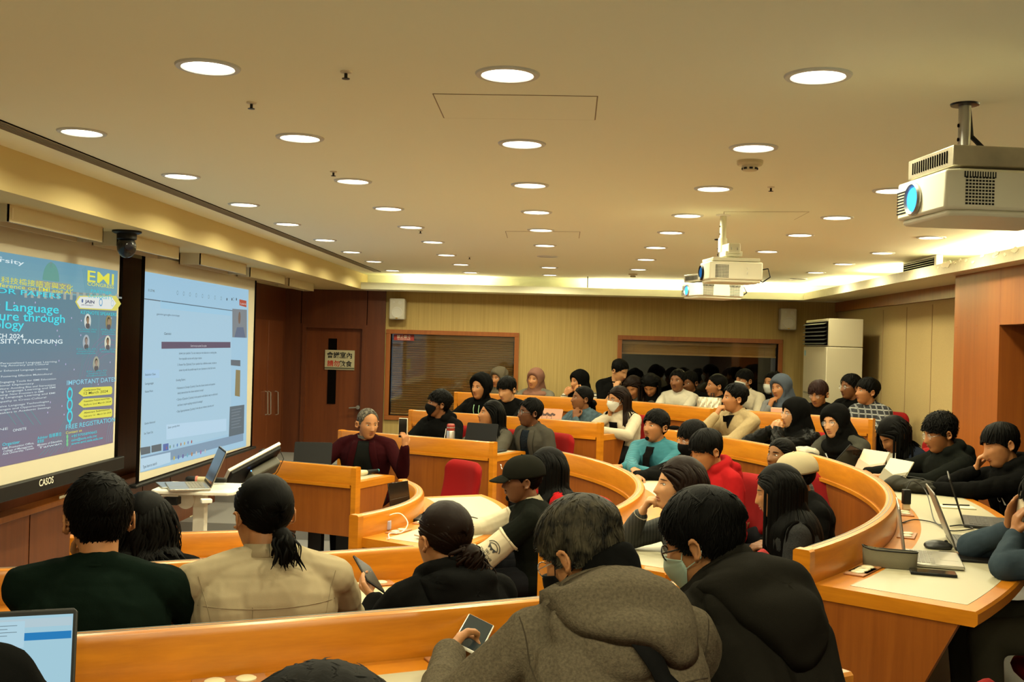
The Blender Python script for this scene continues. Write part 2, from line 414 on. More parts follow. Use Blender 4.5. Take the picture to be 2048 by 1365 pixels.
hatch([(1448, 424), (1618, 424), (1588, 440), (1448, 440)], 'faint ceiling access hatch behind the middle projector')
hatch([(1011, 463), (1160, 464), (1158, 477), (1015, 476)], 'small ceiling access hatch in front of the far downlights')
# linear air slot diffuser, two lengths of parallel blades
p0 = at_z(0, 251, ZC); p1 = at_z(757, 548, ZC)
t = thing('slot_diffuser', 'long dark linear air slot in ceiling beside the left bulkhead', 'air vent', (p0[0], 3.2, ZC))
xs = -2.215
m = MB(); m.bb((xs-.045, 1.5, ZC-.004), (xs+.035, 12.6, ZC+.002)); m.build('slot_backing', DARK, t, smooth=0)
m = MB()
for k in range(6): m.bb((xs-.045+.0145*k, 1.5, ZC-.008), (xs-.041+.0145*k, 12.6, ZC-.001))
m.build('slot_blade', mat('slot_blade_paint', (.34, .31, .22), .6), t, smooth=0)
# bulkhead over the screens
mb = MB(); mb.bb((XL, YN, ZS), (XB, YF, ZC)); struct('ceiling_bulkhead', mb, mat('bulkhead_paint', (.66, .54, .26), .85), smooth=0)
# dropped cove ledges: far and right
mb = MB(); mb.bb((XB, YLIP+.02, ZS), (XR+.6, YF, ZS+.02)); mb.bb((XB, YLIP, ZS), (XLIP, YLIP+.02, ZS+.082)); struct('ceiling_cove_far', mb, CEIL, smooth=0)
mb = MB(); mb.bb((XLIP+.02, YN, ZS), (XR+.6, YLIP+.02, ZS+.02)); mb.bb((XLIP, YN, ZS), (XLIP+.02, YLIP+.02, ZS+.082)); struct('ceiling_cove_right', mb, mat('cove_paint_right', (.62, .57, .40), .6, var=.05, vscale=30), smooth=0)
# peeled paint patches along the right lip
rng = random.Random(4); m = MB()
for k in range(26):
    y = 6.3+rng.random()**1.3*2.1; z = ZS+.045+rng.random()*.035; w = .02+rng.random()*.05
    n = 7; pts = [(y+w*math.cos(a)*(.5+.6*rng.random()), z+.35*w*math.sin(a)*(.5+.6*rng.random())) for a in np.linspace(0, 2*math.pi, n, endpoint=False)]
    m.prism(pts, 0, .0006+.0002*k, X=Xcols((0, 1, 0), (0, 0, 1), (-1, 0, 0)), o=(XLIP, 0, 0))
o = m.build('paint_patch', mat('bare_plaster', (.86, .80, .62), .7)); tag(o, 'flaking paint patches along the right cove lip above the wood column', 'peeling paint', kind='stuff')
def cove(name, a, b, w, lb, power):
    t = thing(name, lb, 'light', a)
    m = MB(); m.cyl(a, b, .013, seg=12); m.build('tube', emit('cove_tube', (1, .85, .52), 8.0), t)
    m = MB(); c = (np.array(a)+b)/2; d = np.array(b)-a; m.box(c-[0, 0, .018], (abs(d[0])+.04, abs(d[1])+.04, .012)); m.build('batten', WHITEP, t, smooth=0)
    L = np.linalg.norm(d); horiz = abs(d[0]) > abs(d[1])
    l = area('cove_lamp', c+[0, 0, .016], L if horiz else .03, power*L, (1.0, .86, .50), rot=(math.pi, 0, 0), shape='RECTANGLE', sy=.03 if horiz else L)
    l.parent = t; l.location = Vector(c+[0, 0, .016]-ORI[t.name])
zt = ZS+.052
cove('cove_strip_light', (.35, 13.16, zt), (2.75, 13.16, zt), .03, 'bright strip light hidden in the far cove, right part', COVE_W)
cove('cove_strip_light', (-2.0, 13.16, zt), (-.95, 13.16, zt), .03, 'dimmer strip light hidden in the far cove, left part', COVE_W*.35)
cove('cove_strip_light', (3.06, 9.75, zt), (3.06, 10.75, zt), .03, 'strip light hidden in the right cove beyond the air grille', COVE_W*.5)
cove('cove_strip_light', (3.06, 3.0, zt), (3.06, 8.6, zt), .03, 'long strip light hidden in the right cove above wood column', COVE_W*.75)
cove('cove_strip_light', (3.06, 11.5, zt), (3.06, 12.9, zt), .03, 'strip light hidden in the right cove at the far corner', COVE_W*.6)
# cove air grille
gy0, gy1 = 8.75, 9.6
t = thing('air_grille', 'white louvred air grille standing in the right cove', 'air vent', (3.0, gy0, ZS+.06))
m = MB(); m.bb((2.94, gy0, ZS+.06), (2.99, gy1, ZS+.19)); m.build('grille_frame', WHITEP, t, smooth=0)
m = MB(); m.bb((2.935, gy0+.05, ZS+.075), (2.941, gy1-.03, ZS+.172)); m.build('grille_opening', DARK, t, smooth=0)
m = MB()
for k in range(5): m.bb((2.93, gy0+.05, ZS+.088+k*.018), (2.942, gy1-.03, ZS+.093+k*.018))
m.build('grille_louvre', GREYM, t, smooth=0)
# walls
def wall_x(name, x, th, y0, y1, z0, z1, m, holes=()):
    mb = MB(); ys = [y0]
    mb.bb((x, y0, z0), (x+th, y1, z1)); return struct(name, mb, m, smooth=0)
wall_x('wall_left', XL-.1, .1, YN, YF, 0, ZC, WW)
# far wall: wood at left, wallpaper with two window openings
A1 = (-2.17, -.62, .86, 1.88); A2 = (.71, 2.62, .86, 1.885)   # window openings x0,x1,z0,z1
XW = -2.24
mb = MB(); th = .14
def piece(x0, x1, z0, z1): mb.bb((x0, YF, z0), (x1, YF+th, z1))
mb.bb((XL, YF, ZS+.001), (XW, YF+th, ZC)); piece(XW, A1[0], 0, ZC); piece(A1[0], A1[1], 0, A1[2]); piece(A1[0], A1[1], A1[3], ZC); piece(A1[1], A2[0], 0, ZC); piece(A2[0], A2[1], 0, A2[2]); piece(A2[0], A2[1], A2[3], ZC); piece(A2[1], XR+.5, 0, ZC)
struct('wall_far', mb, PAPER_W, smooth=0)
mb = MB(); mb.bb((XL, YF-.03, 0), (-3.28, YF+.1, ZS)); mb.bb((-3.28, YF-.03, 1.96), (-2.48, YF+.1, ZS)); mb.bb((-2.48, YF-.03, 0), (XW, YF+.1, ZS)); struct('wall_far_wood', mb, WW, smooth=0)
mb = MB()
for x in (-3.3, -2.47): mb.bb((x-.004, YF-.034, 1.98), (x+.004, YF-.03, ZS))
struct('trim_2', mb, DARK, smooth=0)
wall_x('wall_right', XR, .1, 8.3, YF, 0, ZC, FABP)
mb = MB()
for px in (1765, 1812, 1863): 
    y = at_x(px, 700, XR)[1]; mb.bb((XR-.004, y-.006, .36), (XR, y+.006, ZS-.15))
struct('trim_3', mb, mat('panel_joint', (.30, .20, .09), .9), smooth=0)
mb = MB(); mb.bb((XR-.03, 8.35, ZS-.115), (XR, YF, ZS)); struct('trim_1', mb, WFR, smooth=0)
mb = MB(); mb.bb((XB, YF-.012, ZS+.02), (XR, YF-.001, ZC)); struct('wall_far_upper', mb, CEIL, smooth=0)
mb = MB(); mb.bb((XR-.012, YN, ZS+.02), (XR-.001, YF-.012, ZC)); struct('wall_right_upper', mb, CEIL, smooth=0)
# boxed wood wall, right foreground
XK = 2.97; y_c = 8.40
yo = at_x(1999, 650, XK)[1]
mb = MB(); mb.bb((XK, yo, 0), (XR+.3, y_c, ZS)); struct('wall_right_wood', mb, WWR, smooth=0)
ztop = at_x(2003, 650, XK)[2]
mb = MB(); mb.bb((XK, YN, ztop), (XR+.3, yo-.002, ZS)); struct('wall_right_wood_upper', mb, WWR, smooth=0)
mb = MB(); mb.bb((XR+.55, YN, 0), (XR+.65, yo, ZS)); mb.bb((XR+.3, yo, 0), (XR+.65, yo+.1, ZS)); struct('wall_right_recess', mb, WW, smooth=0)
m = MB()
for px, py in ((1937, 643), (1953, 652), (1912, 655), (1999, 648)):
    p = at_x(px, py, XK); m.box(p+[-.0006, 0, 0], (.001, .035, .010))
o = m.build('tape_residue', mat('tape_stain', (.30, .10, .03), .6)); tag(o, 'small brown tape marks on the tall wood column', 'tape marks')
mb = MB(); mb.bb((XL-.1, YN-.1, 0), (XR+.7, YN, ZC)); struct('wall_near', mb, mat('near_wall_paint', (.85, .84, .76), .9), smooth=0)
# door in the wood wall
t = empty('door_1', (-2.88, YF, 0)); t['kind'] = 'structure'
m = MB(); m.bb((-3.24, YF+.02, 0), (-2.52, YF+.06, 1.93)); m.build('door_leaf', wood('door_wood', (.11, .026, .006), (.15, .039, .009), scale=20, stretch=(1, 1, .05), coat=.1), t, smooth=0)
m = MB(); m.bb((-3.28, YF-.045, 0), (-3.235, YF+.03, 1.93)); m.bb((-2.525, YF-.045, 0), (-2.48, YF+.03, 1.93)); m.bb((-3.28, YF-.045, 1.93), (-2.48, YF+.03, 1.975)); m.build('door_frame', WW, t, smooth=0)
m = MB(); m.bb((-2.955, YF+.01, .98), (-2.85, YF+.022, 1.80)); m.build('vision_panel', DARK, t, smooth=0)
hp = at_y(717, 815, YF)
m = MB(); m.cyl(hp+[0, .02, 0], hp+[0, -.05, 0], .025, seg=16); m.cyl(hp+[0, -.05, 0], hp+[-.11, -.05, -.01], .010, seg=10); m.build('door_handle', GREYM, t)
# paper notice on the door
a = at_y(650, 700, YF-.005); b = at_y(708, 741, YF-.005); wdt, hgt = b[0]-a[0], a[2]-b[2]
XF = Xcols((1, 0, 0), (0, 0, 1), (0, -1, 0)); RED_T = mat('red_ink', (.45, .02, .01), .6); BLK_T = mat('black_ink', (.01, .01, .01), .6)
m = MB(); m.bb((a[0], YF+.005, b[2]), (b[0], YF+.012, a[2])); o = m.build('door_notice', mat('notice_paper', (.45, .41, .26), .5), smooth=0, origin=((a[0]+b[0])/2, YF, b[2])); tag(o, 'white paper notice with black and red Chinese characters on wood door', 'notice')
m = MB()
s = wdt/4.6
m.text('會議室內', BLK_T, (a[0]+wdt/2, YF+.003, a[2]-s*1.15), XF, s, 'CENTER', .018)
m.text('請勿', RED_T, (a[0]+wdt*.08, YF+.003, a[2]-s*2.45), XF, s, 'LEFT', .018)
m.text('飲食', BLK_T, (a[0]+wdt*.92, YF+.003, a[2]-s*2.45), XF, s, 'RIGHT', .018)
m.bb((a[0], YF+.002, b[2]+.01), (b[0], YF+.004, b[2]+.03), mat('notice_band', (.10, .10, .06), .6))
m.build('printed_text', None, o, smooth=0)
# cabinets at the left wall beside the screen
cy0 = at_x(508, 700, XL+.02)[1]; cy1 = at_x(565, 700, XL+.02)[1]
t = thing('wall_cabinet', 'tall flush wood cabinet doors beside the right projection screen', 'cabinet', (XL+.01, cy0, 0))
ctop = at_x(535, 640, XL+.02)[2]; ymid = at_x(530, 800, XL)[1]
for ya, yb in ((cy0-2.0, cy0-.9), (cy0-.895, ymid), (ymid+.006, cy1)):
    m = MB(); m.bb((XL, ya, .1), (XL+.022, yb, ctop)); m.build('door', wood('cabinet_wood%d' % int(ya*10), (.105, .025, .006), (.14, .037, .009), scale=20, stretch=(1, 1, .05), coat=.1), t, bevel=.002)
for px in (527, 533, 548):
    p = at_x(px, 783, XL); q = at_x(px, 830, XL); m = MB(); m.tube([p+[.02, 0, 0], p+[.05, 0, -.01], q+[.05, 0, .01], q+[.02, 0, 0]], .007, m=SILV); m.build('door_handle', SILV, t)
# low wood base under the screens
t = thing('low_cabinet', 'long low wood cabinet with ledge beneath the projection screens', 'cabinet', (XL+.01, 4, 0))
m = MB(); m.bb((XL+.012, YN+.02, 0), (XL+.10, cy0-2.03, .62)); m.build('front', wood('low_cabinet_wood', (.13, .034, .007), (.17, .046, .010), scale=20, stretch=(1, 1, .05), coat=.15), t, smooth=0)
m = MB(); m.bb((XL+.012, YN+.02, .62), (XL+.13, cy0-2.03, .66)); m.build('ledge', WFR, t, bevel=.005)
m = MB()
for y in np.arange(1.2, cy0-2.1, .62): m.bb((XL+.10, y-.002, 0), (XL+.103, y+.002, .62))
m.build('door_gap', DARK, t, smooth=0)
for k, px in enumerate((126, 143)):
    p = at_x(px, 1000, XL+.105); m = MB(); m.box(p, (.006, .11, .06)); o = m.build('wall_label_plate', mat('label_plate', (.66, .60, .44), .5), origin=p, bevel=.002)
    tag(o, ['small cream label plate on low cabinet, farther left of the pair', 'small cream label plate on low cabinet, right one of the pair'][k], 'label plate')
    m = MB(); 
    for j in range(2): m.box(p+[.0035, 0, .008-.018*j], (.001, .06-.03*j, .005))
    m.build('printed_line', BLK_T, o, smooth=0)
p = at_x(382, 1043, XL+.105); m = MB(); m.box(p, (.008, .07, .10)); o = m.build('wall_outlet', CREAM, origin=p, bevel=.003); tag(o, 'cream power outlet plate low on the wood wall under right screen', 'power outlet')
m = MB()
for j in (-1, 1):
    m.box(p+[.0045, -.008, .022*j], (.001, .004, .014)); m.box(p+[.0045, .008, .022*j], (.001, .004, .014))
m.build('socket_slot', BLACK, o, smooth=0)
# windows
GLASS = None
def window(n, A, closed):
    x0, x1, z0, z1 = A; t = empty('window_%d' % n, ((x0+x1)/2, YF, z0)); t['kind'] = 'structure'
    m = MB(); w = .055
    m.bb((x0-w, YF-.03, z1), (x1+w, YF+.14, z1+w)); m.bb((x0-w, YF-.03, z0-w), (x1+w, YF+.14, z0)); m.bb((x0-w, YF-.03, z0), (x0, YF+.14, z1)); m.bb((x1, YF-.03, z0), (x1+w, YF+.14, z1))
    m.build('window_frame', WFR, t, bevel=.003)
    g = mat('window_glass', (.9, .95, .95), .02, trans=1.0); m = MB(); m.bb((x0, YF+.035, z0), (x1, YF+.04, z1)); m.build('pane', g, t, smooth=0)
    m = MB(); m.bb((x0, YF+.45, z0-.1), (x1, YF+.46, z1+.1)); m.build('dark_room_beyond', DARK if not closed else mat('beyond', (.05, .035, .02), .9), t, smooth=0)
    return t
window(1, A1, True); window(2, A2, False)
SLAT = wood('slat_wood', (.50, .25, .065), (.62, .34, .10), stretch=(.1, 1, 1), scale=20, coat=0)
def blind(A, zb, pitch, lb, stacked=False):
    x0, x1, z0, z1 = A; t = thing('wooden_blind', lb, 'blind', ((x0+x1)/2, YF+.09, z0))
    m = MB(); m.bb((x0+.01, YF+.06, z1-.05), (x1-.01, YF+.11, z1-.005)); m.build('head_rail', SLAT, t, smooth=0)
    m = MB(); z = z1-.06
    a = rad(40 if not stacked else 66); X = Xcols((1, 0, 0), (0, math.cos(a), -math.sin(a)), (0, math.sin(a), math.cos(a)))
    while z > zb+.02:
        m.box(((x0+x1)/2, YF+.085, z), (x1-x0-.03, .034, .003), X=X); z -= pitch
    m.build('slat', SLAT, t, smooth=0)
    m = MB(); m.bb((x0+.01, YF+.065, zb-.005), (x1-.01, YF+.105, zb+.015)); m.build('bottom_rail', SLAT, t, smooth=0)
    m = MB()
    for fx in (.08, .5, .92): x = x0+(x1-x0)*fx; m.cyl((x, YF+.062, z1-.04), (x, YF+.062, zb), .0015, seg=6)
    m.build('ladder_cord', mat('cord', (.30, .18, .07), .8), t)
blind(A1, .875, .0285, 'lowered wooden slat blind in the left window')
blind(A2, 1.715, .013, 'raised wooden slat blind bunched at the top of the dark right window', True)
# red no-food sign on the left window
a = at_y(788, 669, YF+.03); b = at_y(828, 682, YF+.03)
m = MB(); m.bb((a[0], YF+.026, b[2]), (b[0], YF+.033, a[2])); o = m.build('no_food_sign', mat('sign_red', (.30, .02, .012), .5), smooth=0, origin=(a[0], YF+.03, b[2])); tag(o, 'small red no food or drink sign at corner of the left window', 'sign')
m = MB(); SGW = mat('sign_white', (.7, .6, .5), .5); h = a[2]-b[2]
m.text('禁止飲食', SGW, ((a[0]+b[0])/2, YF+.024, a[2]-h*.6), XF, h*.6, 'CENTER', .01); m.text('NO FOOD OR DRINK', SGW, ((a[0]+b[0])/2, YF+.024, b[2]+h*.1), XF, h*.25, 'CENTER', .01, sx=.9)
m.build('sign_text', None, o, smooth=0)
# loudspeakers
def speaker(px0, px1, py0, py1, lb):
    a = at_y(px0, py0, YF-.12); b = at_y(px1, py1, YF-.12); c = (a+b)/2; w, h = abs(b[0]-a[0]), abs(a[2]-b[2]); y1 = YF-.03
    t = thing('wall_speaker', lb, 'loudspeaker', (c[0], YF, c[2]-h/2), 'white wall loudspeakers')
    m = MB(); m.bb((c[0]-w/2, YF-.17, c[2]-h/2), (c[0]+w/2, y1, c[2]+h/2)); m.build('cabinet', mat('speaker_white', (.46, .43, .35), .45), t, bevel=.018, seg=3)
    G = mat('speaker_grille', (.50, .48, .43), .7)
    m = MB(); X = Xcols((1, 0, 0), (0, 0, 1), (0, -1, 0)); m.lathe((c[0], YF-.170, c[2]-h*.17), [(w*.36, -.002), (w*.36, .004), (w*.3, .007), (w*.28, .004), (.001, .001)], 28, X=X); m.build('woofer', G, t)
    m = MB(); m.lathe((c[0]+w*.2, YF-.170, c[2]+h*.3), [(w*.12, -.002), (w*.12, .004), (w*.08, .002), (.001, .005)], 20, X=X); m.build('tweeter', G, t)
    m = MB(); m.lathe((c[0]-w*.2, YF-.170, c[2]+h*.32), [(w*.07, -.002), (w*.07, .002), (.001, .002)], 20, X=X); m.build('port', G, t)
    m = MB(); m.box((c[0], YF-.175, c[2]-h*.43), (w*.13, .004, h*.035)); m.build('badge', mat('gold_badge', (.6, .38, .05), .3, metal=.8), t, smooth=0)
    m = MB(); m.bb((c[0]-.03, YF-.04, c[2]-.05), (c[0]+.03, YF, c[2]+.05)); m.build('bracket', BLACKM, t, smooth=0)
speaker(780, 810, 597, 640, 'white wall loudspeaker above the left window')
speaker(1560, 1592, 617, 661, 'white wall loudspeaker right of the dark window')
# floor-standing air conditioner
# front face looks left, so its long side faces the camera
c0 = at_y(1653, 637, 11.45); zt_ = at_y(1653, 637, 11.45)[2]
ax0 = at_y(1653, 700, 11.45)[0]; ax1 = at_y(1726, 700, 11.45)[0]; ay0 = 11.45
t = thing('air_conditioner', 'tall white floor standing air conditioner by the right wall', 'air conditioner', ((ax0+ax1)/2, ay0+.3, .36))
px_l = 1608; yb = None
# depth of the unit from where its far front corner projects
for yy in np.arange(11.5, 13.2, .01):
    d = np.array([ax0, yy, 1.9])-CAM; s_ = 1024+FPX*(d@RT)/(d@FW)
    if s_ <= px_l: yb = yy; break
yb = yb or 12.6
ACW = mat('ac_white', (.42, .37, .25), .45)
m = MB(); m.bb((ax0, ay0, .36), (ax1, yb, zt_-.30)); m.build('body', ACW, t, bevel=.008)
m = MB(); m.bb((ax0+.02, ay0, zt_-.296), (ax1, yb, zt_)); m.build('head', ACW, t, bevel=.008)
m = MB(); m.bb((ax0+.005, ay0+.04, zt_-.28), (ax0+.022, yb-.03, zt_-.03)); m.build('outlet_opening', DARK, t, smooth=0)
m = MB(); a = rad(25)
for k in range(6): m.box((ax0-.002, (ay0+yb)/2, zt_-.26+k*.042), (.05, yb-ay0-.08, .004), X=Xcols((math.cos(a), 0, math.sin(a)), (0, 1, 0), (-math.sin(a), 0, math.cos(a))))
m.build('louvre', mat('louvre_black', (.02, .02, .018), .5), t, smooth=0)
m = MB()
for k in range(18): m.bb((ax0-.003, ay0+.05, .5+k*.035), (ax0+.001, yb-.05, .512+k*.035))
m.build('intake_slot', mat('slot_brown', (.13, .10, .06), .7), t, smooth=0)
m = MB(); m.bb((ax0-.002, ay0+.04, 1.33), (ax0+.001, yb-.04, 1.35)); m.build('control_strip', mat('strip_grey', (.2, .18, .13), .5), t, smooth=0)
m = MB(); m.bb((ax0-.002, yb-.12, zt_-.40), (ax0+.001, yb-.05, zt_-.34)); m.build('energy_label', mat('label_blue', (.18, .35, .45), .5), t, smooth=0)
# wall cable from ceiling near far cove
p = at_y(1176, 540, 12.6); m = MB(); m.cyl((p[0], 12.6, ZC), (p[0], 12.6, ZC-.13), .006, seg=8); o = m.build('hanging_cable', BLACK, origin=(p[0], 12.6, ZC)); tag(o, 'short black cable hanging from the ceiling before the far cove', 'cable')
# ================================================================= DESKS
def sweep(mb, poly, prof, m=None, off_sign=1):
    """closed profile [(offset, z)] swept along a plan polyline"""
    n = len(prof); rows = [offset(poly, o) for o, z in prof]; k = len(poly); V = []
    for i in range(k):
        for j in range(n): V.append([rows[j][i][0], rows[j][i][1], prof[j][1]])
    F = [(i*n+j, i*n+(j+1) % n, (i+1)*n+(j+1) % n, (i+1)*n+j) for i in range(k-1) for j in range(n)]
    F += [tuple(range(n))[::-1], tuple(range((k-1)*n, k*n))]
    return mb.add(V, F, m)
def dense(poly, step=.12):
    P = np.asarray(poly, float); out = [P[0]]
    for a, b in zip(P[:-1], P[1:]):
        n = max(1, int(round(np.linalg.norm(b-a)/step))); out += [a+(b-a)*t for t in np.linspace(0, 1, n+1)[1:]]
    return [tuple(p) for p in out]
def sub(poly, s0, s1):
    """part of a polyline between arc lengths"""
    P = np.asarray(poly, float); L = np.r_[0, np.cumsum(np.linalg.norm(np.diff(P, axis=0), axis=1))]
    tot = L[-1]; s0 = s0 if s0 >= 0 else tot+s0; s1 = s1 if s1 > 0 else tot+s1
    ss = [s0]+[x for x in L if s0 < x < s1]+[s1]
    return [(float(np.interp(s, L, P[:, 0])), float(np.interp(s, L, P[:, 1]))) for s in ss]
INLAY = mat('grey_inlay', (.10, .12, .10), .5)
DD = .58
def desk(key, lb, ends=(1, 1), outlets=(), gap=0.0):
    poly = dense(ROW[key]); fl = TF[TIER[key]]; top = fl+.87; zt = fl+.75
    zb = (fl-.12 if TIER[key] > 1 else fl)+gap
    mid = poly[len(poly)//2]; t = thing('lecture_desk', lb, 'desk', (mid[0], mid[1], fl), None)
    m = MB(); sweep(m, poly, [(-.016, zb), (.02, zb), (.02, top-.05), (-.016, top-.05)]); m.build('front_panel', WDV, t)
    m = MB(); sweep(m, poly, [(-.026, top-.135), (.026, top-.135), (.030, top-.02), (.022, top-.004), (.010, top), (-.012, top), (-.024, top-.005), (-.030, top-.02)]); m.build('top_rail', WDT, t)
    m = MB(); sweep(m, sub(poly, .05, -.05), [(-.034, top-.155), (-.014, top-.155), (-.014, top-.133), (-.034, top-.133)]); m.build('moulding', WDT, t)
    if not gap:
        m = MB(); sweep(m, sub(poly, .05, -.05), [(-.026, zb+.0), (-.014, zb), (-.014, zb+.09), (-.026, zb+.09)]); m.build('plinth', WDT, t)
    m = MB(); sweep(m, sub(poly, .08, -.08), [(-.013, top-.001), (-.009, top-.001), (-.009, top+.0008), (-.013, top+.0008)]); sweep(m, sub(poly, .08, -.08), [(.002, top-.001), (.006, top-.001), (.006, top+.0008), (.002, top+.0008)]); m.build('inlay_line', INLAY, t, smooth=0)
    m = MB(); sweep(m, sub(poly, .035, -.035), [(.028, zt-.05), (DD-.01, zt-.05), (DD, zt-.04), (DD, zt-.008), (DD-.008, zt), (.028, zt)]); m.build('desktop', WDT, t)
    m = MB(); sweep(m, sub(poly, .10, -.10), [(.135, zt-.002), (DD-.055, zt-.002), (DD-.055, zt+.0012), (.135, zt+.0012)]); m.build('laminate_inset', LAM, t)
    P = np.asarray(poly); T = np.gradient(P, axis=0); T /= np.linalg.norm(T, axis=1)[:, None]
    for e, on in ((0, ends[0]), (-1, ends[1])):
        if not on: continue
        tv = T[e]*(1 if e == 0 else -1); nv = np.array([-T[e][1], T[e][0]]); o3 = (P[e][0]+tv[0]*.04, P[e][1]+tv[1]*.04, 0)
        X = Xcols((nv[0], nv[1], 0), (0, 0, 1), (tv[0], tv[1], 0))
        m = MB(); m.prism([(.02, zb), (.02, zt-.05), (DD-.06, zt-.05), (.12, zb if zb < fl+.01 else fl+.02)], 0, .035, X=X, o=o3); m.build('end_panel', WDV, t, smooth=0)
        m = MB(); m.prism([(-.032, zb), (.032, zb), (.032, top-.006), (.024, top+.001), (-.024, top+.001), (-.032, top-.006)], -.041, -.001, X=X, o=o3); m.build('end_post', WDT, t, smooth=0)
    for s in outlets:
        if isinstance(s, tuple):
            w_ = at_z(s[0], s[1], zt)[:2]; dd_ = np.linalg.norm(P-w_, axis=1); k_ = int(np.argmin(dd_)); Ls = np.r_[0, np.cumsum(np.linalg.norm(np.diff(P, axis=0), axis=1))]; s = float(min(max(Ls[k_], .15), Ls[-1]-.15))
        q = sub(poly, s, s+.02); a = np.array(q[0]); tv = _unit(np.array(q[-1])-a); nv = np.array([-tv[1], tv[0]]); c = a+nv*.082
        X = Xcols((tv[0], tv[1], 0), (nv[0], nv[1], 0), (0, 0, 1))
        m = MB(); m.box((c[0], c[1], zt+.003), (.17, .075, .006), X=X); pl = m.build('outlet_plate', mat('outlet_brown', (.33, .13, .045), .5), t, bevel=.002)
        ORI[pl.name] = ORI[t.name]
        m = MB()
        for k in (-1, 1): m.lathe((c[0]+tv[0]*.036*k, c[1]+tv[1]*.036*k, zt+.006), [(.024, 0), (.024, .003), (.018, .006), (.0001, .006)], 18)
        m.build('outlet_cover', CREAM, pl)
    if gap:
        for s in (.25, -.3):
            q = sub(poly, s if s > 0 else s, (s+.02)); a = np.array(q[0]); tv = _unit(np.array(q[-1])-a); nv = np.array([-tv[1], tv[0]])
            m = MB(); X = Xcols((tv[0], tv[1], 0), (nv[0], nv[1], 0), (0, 0, 1)); c = a+nv*.3
            m.box((c[0], c[1], fl+.36), (.12, .05, .66), X=X); m.box((c[0], c[1], fl+.03), (.09, .52, .05), X=X); m.build('desk_leg', BLACKM, t, bevel=.004)
    return t
desk('U1', 'innermost small curved wood desk with cream top in the centre', outlets=((778, 1062), 1.0))
desk('U2', 'second curved wood desk ring around the innermost desk', outlets=((1245, 1052), 3.2, 4.6))
desk('U3', 'largest outer curved wood desk with laptops at its near end', outlets=((1718, 1138), (1818, 1074), (1812, 1030), (1790, 985), 5.5))
desk('U4', 'short wood desk on the top tier in front of the air conditioner', outlets=())
desk('F1', 'short wood desk of the man in the maroon blazer, black legs showing', gap=.36)
desk('F2', 'straight wood desk directly behind the man in the maroon blazer')
desk('F3', 'straight wood desk under the left window, second row on the far side')
desk('F4', 'longest far desk below the windows, in the highest far row')
desk('N1', 'lowest near wood desk closest to the rolling laptop cart', outlets=((426, 1109),), ends=(1, 1))
desk('N2', 'near wood desk in front of the man in the beige shirt', outlets=((722, 1163),))
desk('N3', 'nearest wood desk across the bottom of the view', outlets=((888, 1314), (470, 1357)))

# ================================================================= CHAIRS
def make_chair():
    t = thing('swivel_chair', 'red fabric swivel chair', 'chair', (0, 0, 0))
    m = MB()   # seat
    n = 28; a = np.linspace(0, 2*math.pi, n, endpoint=False)
    def sup(w, d, e=.55): return [(w*np.sign(math.cos(x))*abs(math.cos(x))**e, d*np.sign(math.sin(x))*abs(math.sin(x))**e) for x in a]
    lv = [(.40, .88), (.415, .97), (.44, 1.0), (.465, .97), (.478, .85), (.482, .55)]
    V = [[x*k, y*k, z] for z, k in lv for x, y in sup(.235, .225)]; F = [(i*n+j, i*n+(j+1) % n, (i+1)*n+(j+1) % n, (i+1)*n+j) for i in range(len(lv)-1) for j in range(n)]
    F += [tuple(range(n))[::-1], tuple(range((len(lv)-1)*n, len(lv)*n))]; m.add(V, F); m.build('seat', RED, t, smooth=50)
    # backrest, faces +y
    m = MB(); nx, nz = 17, 15; V = []; F = []
    for side in (0, 1):
        for i in range(nz):
            v = i/(nz-1)
            for j in range(nx):
                u = j/(nx-1)*2-1
                w = .225*(1-.10*(1-v)**2); z = .56+.40*v
                # rounded outline
                ee = max(abs(u)-.62, 0)/.38
                zz = z - (ee**2.4)*.075*max(0, (v-.5)*2) + (ee**2.4)*.05*max(0, (.5-v)*2)
                edge = max(abs(u)**6, abs(v*2-1)**8); th = .036*(1-edge)**.5+.006
                yb = -.235+.05*u*u-.02*math.sin(v*3)-.06*v
                V.append([w*u, yb+(th if side == 0 else -th), zz])
    N = nx*nz
    for i in range(nz-1):
        for j in range(nx-1):
            k = i*nx+j; F.append((k, k+1, k+nx+1, k+nx)); F.append((N+k, N+k+nx, N+k+nx+1, N+k+1))
    for j in range(nx-1): F.append((j, N+j, N+j+1, j+1)); k = (nz-1)*nx+j; F.append((k, k+1, N+k+1, N+k))
    for i in range(nz-1): k = i*nx; F.append((k, k+nx, N+k+nx, N+k)); k = i*nx+nx-1; F.append((k, N+k, N+k+nx, k+nx))
    m.add(V, F); b = m.build('backrest', RED, t, smooth=180); sm = b.modifiers.new('s', 'SUBSURF'); sm.levels = 1; sm.render_levels = 1
    m = MB(); m.tube([(0, -.05, .39), (0, -.24, .40), (0, -.29, .47), (0, -.30, .62)], .022, 10, flat=.5); m.build('back_support', BLACK, t)
    m = MB(); m.cyl((0, 0, .09), (0, 0, .40), .026, .026, 14); m.build('gas_column', BLACKM, t)
    m = MB()
    for k in range(5):
        q = k*2*math.pi/5+.3; m.cone((0, 0, .09), (.27*math.cos(q), .27*math.sin(q), .06), .028, .016, 10)
    bs = m.build('star_base', BLACK, t)
    for k in range(5):
        q = k*2*math.pi/5+.3; c = np.array([.27*math.cos(q), .27*math.sin(q), .0275]); m = MB(); u = np.array([-math.sin(q), math.cos(q), 0])*.016; m.cyl(c-u, c+u, .0275, seg=14); m.build('caster', BLACK, bs)
    return t
CHAIR0 = make_chair(); _first = [True]
